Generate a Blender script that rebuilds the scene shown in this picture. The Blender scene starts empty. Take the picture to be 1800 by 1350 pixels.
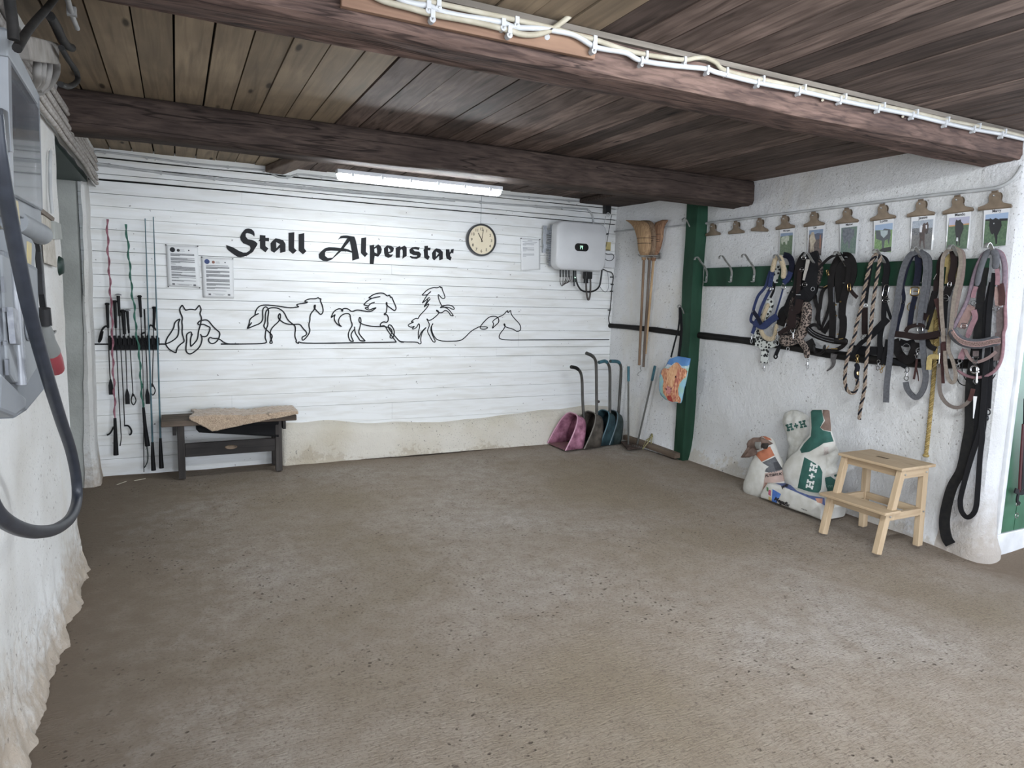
import bpy, bmesh, math, random
from mathutils import Vector, Matrix, noise
from mathutils.geometry import tessellate_polygon
from mathutils.bvhtree import BVHTree
random.seed(7)
SC = bpy.context.scene
COL = SC.collection
PI = math.pi

# ---------------------------------------------------------------- camera
# image 1800x1350, focal length 1187 px, levelled from the room's own vanishing points
CAMH = 1.45
FPX, CX, CY = 1187.0, 900.0, 675.0
def _n(v): v = Vector(v); return v.normalized()
_X = _n((3312 - CX, 590 - CY, FPX)); _Y = _n((310 - CX, 505 - CY, FPX))
_X = (_X - _Y * _X.dot(_Y)).normalized(); _Z = _X.cross(_Y)
if _Z.y > 0: _Z = -_Z
def cam2world(v): v = Vector(v); return Vector((_X.dot(v), _Y.dot(v), _Z.dot(v)))
EYE = Vector((0, 0, CAMH))
cd = bpy.data.cameras.new('camera'); cam = bpy.data.objects.new('camera', cd); COL.objects.link(cam)
cd.sensor_width = 36.0; cd.lens = FPX / 1800 * 36; cd.clip_start = 0.05; cd.clip_end = 100
r, u, b = cam2world((1, 0, 0)), cam2world((0, -1, 0)), cam2world((0, 0, -1))
cam.matrix_world = Matrix(((r.x, u.x, b.x, EYE.x), (r.y, u.y, b.y, EYE.y), (r.z, u.z, b.z, EYE.z), (0, 0, 0, 1)))
SC.camera = cam

# ---------------------------------------------------------------- world, daylight, exposure
SC.view_settings.view_transform = 'Standard'; SC.view_settings.look = 'None'
SC.view_settings.exposure = 1.44; SC.view_settings.gamma = 1.0; SC.view_settings.use_curve_mapping = False
w = bpy.data.worlds.new('overcast_sky'); SC.world = w; w.use_nodes = True
bg = w.node_tree.nodes['Background']; bg.inputs[0].default_value = (0.80, 0.88, 1.0, 1); bg.inputs[1].default_value = 0.9
def area(name, loc, direction, sx, sy, power, color):
    l = bpy.data.lights.new(name, 'AREA'); l.shape = 'RECTANGLE'; l.size = sx; l.size_y = sy; l.energy = power; l.color = color
    o = bpy.data.objects.new(name, l); COL.objects.link(o); o.location = loc
    o.rotation_euler = Vector(direction).to_track_quat('-Z', 'Y').to_euler(); return o
# daylight through the wide gateway behind the camera, and through the passage on the right
area('gateway_daylight', (1.9, -2.9, 1.35), (0, 1, -0.05), 4.6, 2.2, 75, (0.82, 0.88, 1.0))
area('passage_daylight', (7.4, 0.4, 1.4), (-1, 0.1, -0.1), 2.4, 2.0, 36, (0.84, 0.90, 1.0))
area('side_fill_light', (-.38, -.75, 1.45), (1, .25, -.12), 1.3, 1.0, 30, (.88, .93, 1.0))  # fill light added out of view on the left to brighten the right wall
LED_STRENGTH = 36.0
ROOM_LED_STRENGTH = 105.0

# ---------------------------------------------------------------- points from the survey of the room
def ray(px, py): return cam2world((px - CX, py - CY, FPX))
def atz(px, py, z=0.0): d = ray(px, py); return EYE + d * ((z - CAMH) / d.z)
def aty(px, py, y): d = ray(px, py); return EYE + d * (y / d.y)
def atx(px, py, x): d = ray(px, py); return EYE + d * (x / d.x)
XR, YB, ZC = 4.27, 5.92, 2.44
XL = -0.50
def W(px, py, off=0.0): return atx(px, py, XR - off)          # on the right wall
def B(px, py, off=0.0): return aty(px, py, YB - off)          # on the back wall
_pa, _pb = Vector((4.20, 4.95, 0)), Vector((4.08, 5.92, 0))
_pn = Vector((-(_pb.y - _pa.y), (_pb.x - _pa.x), 0)).normalized()   # alcove wall normal, into the room
def A(px, py, off=0.0):
    d = ray(px, py); q = _pa + _pn * off
    return EYE + d * ((q - EYE).dot(_pn) / d.dot(_pn))
NR, NB, NA = Vector((-1, 0, 0)), Vector((0, -1, 0)), _pn

# ---------------------------------------------------------------- materials
def _nt(name):
    m = bpy.data.materials.new(name); m.use_nodes = True
    nt = m.node_tree; return m, nt, nt.nodes['Principled BSDF']
def lin(c):
    if isinstance(c, str):
        c = [int(c[i:i + 2], 16) / 255 for i in (0, 2, 4)]
        c = [x / 12.92 if x <= .04045 else ((x + .055) / 1.055) ** 2.4 for x in c]
    L = .3 * c[0] + .59 * c[1] + .11 * c[2]; k = .68 if L < .02 else 1.0
    return tuple((x + (L - x) * .14) * k for x in c[:3]) + (1,)
def N(nt, t, **kw):
    n = nt.nodes.new(t)
    for k, v in kw.items():
        if k.startswith('i_'):
            key = k[2:]; key = int(key) if key.isdigit() else key.replace('_', ' ')
            n.inputs[key].default_value = v
        else: setattr(n, k, v)
    return n
def coords(nt, scale=(1, 1, 1), rot=(0, 0, 0)):
    tc = N(nt, 'ShaderNodeTexCoord'); mp = N(nt, 'ShaderNodeMapping')
    mp.inputs['Scale'].default_value = scale; mp.inputs['Rotation'].default_value = rot
    nt.links.new(tc.outputs['Object'], mp.inputs['Vector']); return mp.outputs['Vector']
def ramp(nt, fac, stops):
    r = N(nt, 'ShaderNodeValToRGB'); e = r.color_ramp.elements
    while len(e) < len(stops): e.new(0.5)
    for i, (p, c) in enumerate(stops): e[i].position = p; e[i].color = c if len(c) == 4 else (*c, 1)
    nt.links.new(fac, r.inputs['Fac']); return r.outputs['Color']
def mix(nt, fac, a, b):
    m = N(nt, 'ShaderNodeMix', data_type='RGBA')
    for s, v in ((0, fac), (6, a), (7, b)):
        if hasattr(v, 'default_value') or hasattr(v, 'links'): nt.links.new(v, m.inputs[s])
        else: m.inputs[s].default_value = v
    return m.outputs[2]
def bump(nt, bs, h, strength, dist=0.01):
    b_ = N(nt, 'ShaderNodeBump'); b_.inputs['Strength'].default_value = strength; b_.inputs['Distance'].default_value = dist
    nt.links.new(h, b_.inputs['Height']); nt.links.new(b_.outputs['Normal'], bs.inputs['Normal']); return b_
_mc = {}
def mat(name, c, rough=0.6, metal=0.0, c2=None, ns=30.0, bs=0.0, sc=(1, 1, 1), detail=4, emit=None, sheen=0, alpha=None, coat=0, lo=.35, hi=.65):
    if name in _mc: return _mc[name]
    m, nt, p = _nt(name); _mc[name] = m
    p.inputs['Roughness'].default_value = rough; p.inputs['Metallic'].default_value = metal
    if sheen: p.inputs['Sheen Weight'].default_value = sheen
    if coat: p.inputs['Coat Weight'].default_value = coat
    if rough > .5 and not metal: p.inputs['Specular IOR Level'].default_value = .22
    v = coords(nt, sc); n = N(nt, 'ShaderNodeTexNoise', i_Scale=ns, i_Detail=detail); nt.links.new(v, n.inputs['Vector'])
    a = lin(c)
    b_ = lin(c2) if c2 else tuple(x * 0.82 for x in a[:3]) + (1,)
    nt.links.new(ramp(nt, n.outputs['Fac'], [(lo, b_), (hi, a)]), p.inputs['Base Color'])
    if bs: bump(nt, p, n.outputs['Fac'], bs, 0.004)
    if emit: p.inputs['Emission Color'].default_value = a; p.inputs['Emission Strength'].default_value = emit
    if alpha is not None: p.inputs['Alpha'].default_value = alpha
    return m
def wood(name, c1, c2, axis='y', grain=18.0, knots=0.25, plank=0.0, p0=0.0, rough=0.75, bs=0.35, spread=0.5, st=.06, cracks=0):
    """plank > 0: planks of that width counted along the other axis get a tone of their own"""
    if name in _mc: return _mc[name]
    m, nt, p = _nt(name); _mc[name] = m; p.inputs['Roughness'].default_value = rough; p.inputs['Specular IOR Level'].default_value = .2
    s = {'x': (st, 1, 1), 'y': (1, st, 1), 'z': (1, 1, st)}[axis]
    tc = N(nt, 'ShaderNodeTexCoord'); base = tc.outputs['Object']
    if plank:
        sp = N(nt, 'ShaderNodeSeparateXYZ'); nt.links.new(base, sp.inputs[0])
        m1 = N(nt, 'ShaderNodeMath', operation='SUBTRACT', i_1=p0); nt.links.new(sp.outputs[{'y': 0, 'x': 2, 'z': 0}[axis]], m1.inputs[0])
        m2 = N(nt, 'ShaderNodeMath', operation='DIVIDE', i_1=plank); nt.links.new(m1.outputs[0], m2.inputs[0])
        m3 = N(nt, 'ShaderNodeMath', operation='FLOOR'); nt.links.new(m2.outputs[0], m3.inputs[0])
        wn = N(nt, 'ShaderNodeTexWhiteNoise', noise_dimensions='1D'); nt.links.new(m3.outputs[0], wn.inputs['W'])
        vo = N(nt, 'ShaderNodeVectorMath', operation='SCALE'); vo.inputs['Scale'].default_value = 7.0
        nt.links.new(wn.outputs['Color'], vo.inputs[0])
        va = N(nt, 'ShaderNodeVectorMath', operation='ADD'); nt.links.new(base, va.inputs[0]); nt.links.new(vo.outputs[0], va.inputs[1])
        base = va.outputs[0]
    mp = N(nt, 'ShaderNodeMapping'); mp.inputs['Scale'].default_value = s; nt.links.new(base, mp.inputs['Vector'])
    n = N(nt, 'ShaderNodeTexNoise', i_Scale=grain * 2.2, i_Detail=6, i_Distortion=0.6); nt.links.new(mp.outputs[0], n.inputs['Vector'])
    n2 = N(nt, 'ShaderNodeTexNoise', i_Scale=3.0, i_Detail=3); nt.links.new(base, n2.inputs['Vector'])
    col = ramp(nt, n.outputs['Fac'], [(.3, lin(c2)), (.62, lin(c1))])
    col = mix(nt, ramp(nt, n2.outputs['Fac'], [(.35, (.55, .55, .55, 1)), (.6, (0, 0, 0, 1))]), col, lin(c2))
    kv = N(nt, 'ShaderNodeMapping'); kv.inputs['Scale'].default_value = {'x': (1.6, 6, 6), 'y': (6, 1.6, 6), 'z': (6, 6, 1.6)}[axis]
    nt.links.new(base, kv.inputs['Vector'])
    vo2 = N(nt, 'ShaderNodeTexVoronoi', i_Scale=1.3); nt.links.new(kv.outputs[0], vo2.inputs['Vector'])
    dk = tuple(x * .35 for x in lin(c2)[:3]) + (1,)
    col = mix(nt, ramp(nt, vo2.outputs['Distance'], [(0.03, (knots * 2.6,) * 3 + (1,)), (0.13, (0, 0, 0, 1))]), col, dk)
    if cracks:
        cm = N(nt, 'ShaderNodeMapping'); cm.inputs['Scale'].default_value = tuple(.05 if x != 1 else 1 for x in s); nt.links.new(base, cm.inputs['Vector'])
        cn = N(nt, 'ShaderNodeTexNoise', i_Scale=11, i_Detail=3, i_Distortion=.4); nt.links.new(cm.outputs[0], cn.inputs['Vector'])
        col = mix(nt, ramp(nt, cn.outputs['Fac'], [(.485, (0,) * 3), (.497, (cracks,) * 3), (.503, (cracks,) * 3), (.515, (0,) * 3)]), col, dk)
    if plank:
        hs = N(nt, 'ShaderNodeHueSaturation'); mr = N(nt, 'ShaderNodeMapRange', i_3=1 - spread * .6, i_4=1 + spread * .5)
        nt.links.new(wn.outputs['Value'], mr.inputs[0]); nt.links.new(mr.outputs[0], hs.inputs['Value']); nt.links.new(col, hs.inputs['Color']); col = hs.outputs[0]
    nt.links.new(col, p.inputs['Base Color'])
    if bs: bump(nt, p, n.outputs['Fac'], bs, 0.004)
    return m

# ---------------------------------------------------------------- mesh building
class MB:
    def __init__(s): s.v = []; s.f = []; s.mi = []
    def add(s, vs, fs, mi=0):
        o = len(s.v); s.v += [Vector(x) for x in vs]; s.f += [[i + o for i in f] for f in fs]; s.mi += [mi] * len(fs); return s
    def box(s, c, d, M=None, mi=0):
        c = Vector(c); h = [x / 2 for x in d]; vs = []
        for i in range(8):
            q = Vector(((-1, 1)[i & 1] * h[0], (-1, 1)[i >> 1 & 1] * h[1], (-1, 1)[i >> 2] * h[2]))
            vs.append(c + (M @ q if M else q))
        return s.add(vs, [(0, 2, 3, 1), (4, 5, 7, 6), (0, 1, 5, 4), (2, 6, 7, 3), (0, 4, 6, 2), (1, 3, 7, 5)], mi)
    def b2(s, a, b_, mi=0):
        a = Vector(a); b_ = Vector(b_); return s.box((a + b_) / 2, [abs(x) for x in (b_ - a)], mi=mi)
    def beam(s, a, b_, w_, t, up=(0, 0, 1), mi=0):
        a = Vector(a); b_ = Vector(b_); d = b_ - a; L = d.length; d.normalize(); up = Vector(up)
        sd = d.cross(up)
        if sd.length < 1e-5: sd = d.cross(Vector((1, 0, 0)))
        sd.normalize(); u_ = sd.cross(d)
        M = Matrix((d, sd, u_)).transposed(); return s.box((a + b_) / 2, (L, w_, t), M, mi)
    def prism(s, pts, vec, mi=0):
        pts = [Vector(p) for p in pts]; vec = Vector(vec); n = len(pts)
        vs = pts + [p + vec for p in pts]
        fs = [list(range(n))[::-1], [i + n for i in range(n)]] + [(i, (i + 1) % n, (i + 1) % n + n, i + n) for i in range(n)]
        return s.add(vs, fs, mi)
    def tube(s, pts, r_, seg=8, mi=0, flat=1.0, fn=None):
        pts = [Vector(p) for p in pts]; n = len(pts); rs = r_ if isinstance(r_, (list, tuple)) else [r_] * n
        t0 = (pts[1] - pts[0]).normalized(); ref = Vector((0, 0, 1)) if abs(t0.z) < .9 else Vector((1, 0, 0))
        if fn is not None: ref = Vector(fn)
        nn = (ref - t0 * ref.dot(t0)).normalized(); vs = []
        for i in range(n):
            t = ((pts[min(i + 1, n - 1)] - pts[max(i - 1, 0)])); t = t.normalized() if t.length > 1e-9 else t0
            if fn is not None: nn = Vector(fn)
            nn = (nn - t * nn.dot(t)); nn = nn.normalized() if nn.length > 1e-6 else t.orthogonal().normalized()
            bb = t.cross(nn)
            for k in range(seg):
                a = 2 * PI * k / seg; vs.append(pts[i] + nn * (math.cos(a) * rs[i] * flat) + bb * (math.sin(a) * rs[i]))
        fs = [(i * seg + k, i * seg + (k + 1) % seg, (i + 1) * seg + (k + 1) % seg, (i + 1) * seg + k) for i in range(n - 1) for k in range(seg)]
        fs += [list(range(seg))[::-1], [(n - 1) * seg + k for k in range(seg)]]
        return s.add(vs, fs, mi)
    def strap(s, pts, w_, t, nrm, mi=0, side=None):
        """flat band; its broad side faces nrm"""
        pts = [Vector(p) for p in pts]; n = len(pts); nrm = Vector(nrm); vs = []
        ws = w_ if isinstance(w_, (list, tuple)) else [w_] * n
        for i in range(n):
            tg = (pts[min(i + 1, n - 1)] - pts[max(i - 1, 0)]).normalized()
            sd = tg.cross(nrm) if side is None else Vector(side); sd = sd.normalized() if sd.length > 1e-4 else tg.orthogonal().normalized()
            nn = sd.cross(tg)
            for a, b_ in ((-1, -1), (1, -1), (1, 1), (-1, 1)): vs.append(pts[i] + sd * (a * ws[i] / 2) + nn * (b_ * t / 2))
        fs = [(i * 4 + k, i * 4 + (k + 1) % 4, (i + 1) * 4 + (k + 1) % 4, (i + 1) * 4 + k) for i in range(n - 1) for k in range(4)]
        fs += [(3, 2, 1, 0), [(n - 1) * 4 + k for k in range(4)]]
        return s.add(vs, fs, mi)
    def loft(s, rings, cap=True, close=True, mi=0):
        n = len(rings[0]); vs = [p for r_ in rings for p in r_]; fs = []
        for i in range(len(rings) - 1):
            for k in range(n if close else n - 1): fs.append((i * n + k, i * n + (k + 1) % n, (i + 1) * n + (k + 1) % n, (i + 1) * n + k))
        if cap: fs += [list(range(n))[::-1], [(len(rings) - 1) * n + k for k in range(n)]]
        return s.add(vs, fs, mi)
    def lathe(s, prof, base, axis=(0, 0, 1), seg=24, mi=0, cap=True):
        base = Vector(base); ax = Vector(axis).normalized(); a = ax.orthogonal().normalized(); b_ = ax.cross(a)
        return s.loft([[base + ax * h + a * (math.cos(2 * PI * k / seg) * r_) + b_ * (math.sin(2 * PI * k / seg) * r_) for k in range(seg)] for r_, h in prof], cap=cap, mi=mi)
    def torus(s, c, nrm, R, r_, seg=20, k=6, sx=1.0, sy=1.0, up=None, mi=0):
        c = Vector(c); nrm = Vector(nrm).normalized(); a = Vector(up) if up else nrm.orthogonal(); a = (a - nrm * a.dot(nrm)).normalized(); b_ = nrm.cross(a)
        pts = [c + a * (math.cos(2 * PI * i / seg) * R * sx) + b_ * (math.sin(2 * PI * i / seg) * R * sy) for i in range(seg)]
        vs = []
        for i in range(seg):
            o = (pts[i] - c).normalized()
            for j in range(k):
                q = 2 * PI * j / k; vs.append(pts[i] + o * (math.cos(q) * r_) + nrm * (math.sin(q) * r_))
        fs = [(i * k + j, i * k + (j + 1) % k, ((i + 1) % seg) * k + (j + 1) % k, ((i + 1) % seg) * k + j) for i in range(seg) for j in range(k)]
        return s.add(vs, fs, mi)
    def ball(s, c, r_, seg=12, sq=(1, 1, 1), mi=0):
        c = Vector(c); prof = []
        rings = []
        for i in range(1, seg // 2):
            a = PI * i / (seg // 2)
            rings.append([c + Vector((math.sin(a) * math.cos(2 * PI * k / seg) * r_ * sq[0], math.sin(a) * math.sin(2 * PI * k / seg) * r_ * sq[1], -math.cos(a) * r_ * sq[2])) for k in range(seg)])
        return s.loft(rings, mi=mi)
    def flat(s, loops, to3d, thick=0.0, nrm=None, mi=0):
        """polygon with holes given in 2D, placed by to3d"""
        pts = [p for l in loops for p in l]
        tri = tessellate_polygon([[Vector((p[0], p[1], 0)) for p in l] for l in loops])
        vs = [to3d(*p) for p in pts]
        if thick:
            nv = Vector(nrm) * thick; n = len(vs); s_ = []
            fs = [list(t) for t in tri]; o = 0
            for l in loops:
                s_ += [(o + i, o + (i + 1) % len(l), o + (i + 1) % len(l) + n, o + i + n) for i in range(len(l))]; o += len(l)
            return s.add([v - nv for v in vs] + vs, [[i + n for i in t] for t in fs] + s_, mi)
        return s.add(vs, [list(t) for t in tri], mi)
    def mesh(s, name):
        me = bpy.data.meshes.new(name); me.from_pydata([tuple(v) for v in s.v], [], s.f)
        bm = bmesh.new(); bm.from_mesh(me); bm.faces.ensure_lookup_table()
        for i, f in enumerate(bm.faces):
            if i < len(s.mi): f.material_index = s.mi[i]
        bmesh.ops.recalc_face_normals(bm, faces=bm.faces); bm.to_mesh(me); bm.free(); return me

def smooth(pts, it=2, closed=False):
    pts = [Vector(p) for p in pts]
    for _ in range(it):
        q = []
        if not closed: q.append(pts[0])
        n = len(pts)
        for i in range(n if closed else n - 1):
            a, b_ = pts[i], pts[(i + 1) % n]; q += [a * .75 + b_ * .25, a * .25 + b_ * .75]
        if not closed: q.append(pts[-1])
        pts = q
    return pts
def curve(pts, k=6):
    """Catmull-Rom through the points"""
    P = [Vector(p) for p in pts]; P = [P[0] * 2 - P[1]] + P + [P[-1] * 2 - P[-2]]; out = []
    for i in range(1, len(P) - 2):
        for j in range(k):
            t = j / k; a, b_, c, d = P[i - 1], P[i], P[i + 1], P[i + 2]
            out.append(0.5 * ((2 * b_) + (c - a) * t + (2 * a - 5 * b_ + 4 * c - d) * t * t + (3 * b_ - a - 3 * c + d) * t ** 3))
    out.append(P[-2]); return out
def nz(p, s=1.0, amp=1.0): return noise.noise(Vector(p) * s) * amp

# ---------------------------------------------------------------- objects
def _root_loc(o):
    while o.parent: o = o.parent
    return o.location
def thing(name, label, cat, loc=(0, 0, 0), group=None):
    o = bpy.data.objects.new(name, None); COL.objects.link(o); o.location = loc; o.empty_display_size = .05
    o['label'] = label; o['category'] = cat
    if group: o['group'] = group
    return o
def finish(me, m, sm=None, bev=0, ob=None, solid=0, sub=0):
    for x in (m if isinstance(m, (list, tuple)) else [m]): me.materials.append(x)
    if sm:
        for p in me.polygons: p.use_smooth = True
        me.set_sharp_from_angle(angle=math.radians(sm))
    if solid:
        md = ob.modifiers.new('thickness', 'SOLIDIFY'); md.thickness = solid; md.offset = -1
    if sub:
        md = ob.modifiers.new('subdivision', 'SUBSURF'); md.levels = sub; md.render_levels = sub
    if bev:
        md = ob.modifiers.new('bevel', 'BEVEL'); md.width = bev; md.segments = 2; md.limit_method = 'ANGLE'; md.angle_limit = math.radians(40)
def part(name, mb, m, parent, label=None, sm=None, bev=0, solid=0, kind=None, sub=0):
    """parts and sub-parts: built in room coordinates, stored relative to their thing"""
    me = mb.mesh(name) if isinstance(mb, MB) else mb
    bpy.context.view_layer.update() if False else None
    me.transform(Matrix.Translation(-_root_loc(parent)))
    o = bpy.data.objects.new(name, me); COL.objects.link(o); o.parent = parent
    finish(me, m, sm, bev, o, solid, sub)
    if label: o['label'] = label
    if kind: o['kind'] = kind
    return o
def single(name, mb, m, label=None, cat=None, group=None, sm=None, bev=0, kind=None, solid=0, loc=None, sub=0):
    """a thing that is one mesh"""
    me = mb.mesh(name) if isinstance(mb, MB) else mb
    if loc is None:
        vs = [v.co for v in me.vertices]
        loc = Vector(((min(v.x for v in vs) + max(v.x for v in vs)) / 2, (min(v.y for v in vs) + max(v.y for v in vs)) / 2, min(v.z for v in vs)))
        if kind == 'structure': loc = Vector((0, 0, 0))
    loc = Vector(loc); me.transform(Matrix.Translation(-loc))
    o = bpy.data.objects.new(name, me); COL.objects.link(o); o.location = loc
    finish(me, m, sm, bev, o, solid, sub)
    if label: o['label'] = label
    if cat: o['category'] = cat
    if group: o['group'] = group
    if kind: o['kind'] = kind
    return o
def dup(root, loc, rotz=0.0, label=None, tilt=None):
    r_ = root.copy(); COL.objects.link(r_); r_.location = loc; r_.rotation_euler = (tilt or 0, 0, rotz)
    if label: r_['label'] = label
    for ch in list(root.children):
        c = ch.copy(); COL.objects.link(c); c.parent = r_
        for g in list(ch.children):
            d = g.copy(); COL.objects.link(d); d.parent = c
    return r_

# ---------------------------------------------------------------- lettering and prints that lie on a surface
def text_loops(s, bold=0.0, shear=0.0, spacing=1.0):
    cu = bpy.data.curves.new('lettering', 'FONT'); cu.body = s; cu.size = 1; cu.offset = bold; cu.shear = shear; cu.space_character = spacing; cu.resolution_u = 3
    ob = bpy.data.objects.new('lettering', cu); COL.objects.link(ob); bpy.context.view_layer.update()
    me = bpy.data.meshes.new_from_object(ob.evaluated_get(bpy.context.evaluated_depsgraph_get()))
    vs = [(v.co.x, v.co.y) for v in me.vertices]; fs = [list(p.vertices) for p in me.polygons]
    bpy.data.objects.remove(ob); bpy.data.curves.remove(cu); bpy.data.meshes.remove(me)
    mx = max(v[0] for v in vs); mn = min(v[0] for v in vs)
    return [((x - mn) / (mx - mn), y) for x, y in vs], fs, mx - mn
def text_on(mb, s, p0, p1, up, place, bold=0.02, shear=0.0, fit=True, mi=0):
    """s written from image point p0 to p1; up = image vector of one letter height (cap height ~0.7 em)"""
    vs, fs, w_ = text_loops(s, bold, shear); p0 = Vector(p0); d = Vector(p1) - p0; up = Vector(up)
    mb.add([place(p0.x + d.x * x + up.x * y / .7, p0.y + d.y * x + up.y * y / .7) for x, y in vs], fs, mi); return mb
def print_on(mb, loops, place, step=3.0, mi=0):
    """a filled print cut fine enough to follow the surface below it"""
    bm = bmesh.new(); pts = [p for l in loops for p in l]
    tri = tessellate_polygon([[Vector((p[0], p[1], 0)) for p in l] for l in loops])
    vs = [bm.verts.new((p[0], p[1], 0)) for p in pts]
    for t in tri:
        try: bm.faces.new([vs[i] for i in t])
        except ValueError: pass
    for _ in range(7):
        es = [e for e in bm.edges if e.calc_length() > step]
        if not es: break
        bmesh.ops.subdivide_edges(bm, edges=es, cuts=1); bmesh.ops.triangulate(bm, faces=bm.faces)
    bm.verts.index_update()
    mb.add([place(v.co.x, v.co.y) for v in bm.verts], [[v.index for v in f.verts] for f in bm.faces], mi); bm.free(); return mb
def surf(mb, fallback, off=0.002):
    """place(px,py): the point of mesh mb seen there, lifted off its surface by off"""
    bv = BVHTree.FromPolygons([tuple(v) for v in mb.v], mb.f)
    def place(px, py):
        d = ray(px, py).normalized(); h = bv.ray_cast(EYE, d, 20)
        if h[0] is None:
            q = fallback(px, py); nn = bv.find_nearest(q); return nn[0] - d * off if nn[0] else q
        n = h[1] if h[1].dot(d) < 0 else -h[1]
        return h[0] + n * off
    return place
def bag(rows, pt, nrm, depth, seg=28, wr=0.006, ws=14.0, e=0.75, back=0.15):
    """body lofted through rows (y, left x, right x[, depth factor]) of its outline; nrm points out of the wall"""
    nrm = Vector(nrm); rings = []
    for rw in rows:
        y, xl, xr = rw[:3]; k = rw[3] if len(rw) > 3 else 1.0
        if isinstance(y, (tuple, list)): L, R = pt(xl, y[0]), pt(xr, y[1])
        else: L, R = pt(xl, y), pt(xr, y)
        c = (L + R) / 2; h = (R - L) / 2; ring = []
        for i in range(seg):
            a = 2 * PI * i / seg; ca, sa = math.cos(a), math.sin(a)
            x = math.copysign(abs(ca) ** e, ca); z = math.copysign(abs(sa) ** e, sa)
            p = c + h * x + nrm * (depth * k * .5 * z * (1 if z > 0 else 1 - back))
            ring.append(p + (nrm * nz(p, ws, wr) + h.normalized() * nz(p + Vector((3, 3, 3)), ws, wr * .6)) * (1 if k > .2 else .4))
        rings.append(ring)
    return MB().loft(rings)
# ================================================================ the room
def grid(f, nu, nv):
    mb = MB(); vs = [f(i / nu, j / nv) for j in range(nv + 1) for i in range(nu + 1)]
    mb.add(vs, [(j * (nu + 1) + i, j * (nu + 1) + i + 1, (j + 1) * (nu + 1) + i + 1, (j + 1) * (nu + 1) + i) for j in range(nv) for i in range(nu)]); return mb
# --- floor: worn concrete
def floor_mat():
    m, nt, p = _nt('worn_concrete'); p.inputs['Roughness'].default_value = .92; p.inputs['Specular IOR Level'].default_value = .25
    v = coords(nt)
    big = N(nt, 'ShaderNodeTexNoise', i_Scale=.8, i_Detail=5); nt.links.new(v, big.inputs['Vector'])
    med = N(nt, 'ShaderNodeTexNoise', i_Scale=9, i_Detail=8, i_Roughness=.7); nt.links.new(v, med.inputs['Vector'])
    fine = N(nt, 'ShaderNodeTexNoise', i_Scale=75, i_Detail=7, i_Roughness=.8); nt.links.new(v, fine.inputs['Vector'])
    vs = coords(nt, (1, 3.5, 1), (0, 0, .5)); st = N(nt, 'ShaderNodeTexNoise', i_Scale=34, i_Detail=5, i_Distortion=.6); nt.links.new(vs, st.inputs['Vector'])
    c = ramp(nt, big.outputs['Fac'], [(.34, lin('a09078')), (.5, lin('b0a292')), (.66, lin('bdb3a8'))])
    c = mix(nt, ramp(nt, med.outputs['Fac'], [(.34, (.6,) * 3), (.62, (0,) * 3)]), c, lin('95846f'))
    c = mix(nt, ramp(nt, fine.outputs['Fac'], [(.36, (.85,) * 3), (.49, (0,) * 3)]), c, lin('75675a'))
    c = mix(nt, ramp(nt, fine.outputs['Fac'], [(.6, (0,) * 3), (.75, (.28,) * 3)]), c, lin('dcd3c8'))
    # earth trodden in along the foot of the walls
    sp = N(nt, 'ShaderNodeSeparateXYZ'); nt.links.new(v, sp.inputs[0])
    def edge(sock, a, b_):
        e_ = N(nt, 'ShaderNodeMapRange', i_1=a, i_2=b_, i_3=1.0, i_4=0.0); ad = N(nt, 'ShaderNodeMath', operation='MULTIPLY_ADD', i_1=.9, i_2=-.45)
        nt.links.new(med.outputs['Fac'], ad.inputs[0]); s2 = N(nt, 'ShaderNodeMath', operation='ADD'); nt.links.new(sock, s2.inputs[0]); nt.links.new(ad.outputs[0], s2.inputs[1]); nt.links.new(s2.outputs[0], e_.inputs[0]); return e_.outputs[0]
    c = mix(nt, edge(sp.outputs[0], -.45, .25), c, lin('8a7a68')); c = mix(nt, edge(sp.outputs[1], 5.95, 5.55), c, lin('85735f'))
    c = mix(nt, edge(sp.outputs[0], 4.3, 3.95), c, lin('85735f'))
    # small open pores and grit
    pit = N(nt, 'ShaderNodeTexVoronoi', i_Scale=26, i_Randomness=1.0)
    vd = N(nt, 'ShaderNodeVectorMath', operation='ADD'); dn = N(nt, 'ShaderNodeTexNoise', i_Scale=30); nt.links.new(v, dn.inputs['Vector'])
    sc = N(nt, 'ShaderNodeVectorMath', operation='SCALE'); sc.inputs['Scale'].default_value = .03; nt.links.new(dn.outputs['Color'], sc.inputs[0])
    nt.links.new(v, vd.inputs[0]); nt.links.new(sc.outputs[0], vd.inputs[1]); nt.links.new(vd.outputs[0], pit.inputs['Vector'])
    msk = N(nt, 'ShaderNodeTexNoise', i_Scale=1.7, i_Detail=3); nt.links.new(v, msk.inputs['Vector'])
    pr = ramp(nt, pit.outputs['Distance'], [(.10, (1,) * 3), (.2, (0,) * 3)]); mk = ramp(nt, msk.outputs['Fac'], [(.46, (0,) * 3), (.58, (.85,) * 3)])
    mu = N(nt, 'ShaderNodeMix', data_type='RGBA', blend_type='MULTIPLY', i_0=1.0); nt.links.new(pr, mu.inputs[6]); nt.links.new(mk, mu.inputs[7])
    c = mix(nt, mu.outputs[2], c, lin('5d4f44'))
    nt.links.new(c, p.inputs['Base Color'])
    h = N(nt, 'ShaderNodeMath', operation='ADD'); nt.links.new(fine.outputs['Fac'], h.inputs[0]); nt.links.new(st.outputs['Fac'], h.inputs[1])
    h2 = N(nt, 'ShaderNodeMath', operation='SUBTRACT'); nt.links.new(h.outputs[0], h2.inputs[0]); nt.links.new(mu.outputs[2], h2.inputs[1])
    bump(nt, p, h2.outputs[0], 1.0, .016); return m
def fz(x, y): return nz((x, y, 0), .7, .018) + nz((x, y, 5), 3.2, .006) - .05 * math.exp(-((x - 4.5) ** 2 + (y - 1.95) ** 2) / .28)
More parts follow.
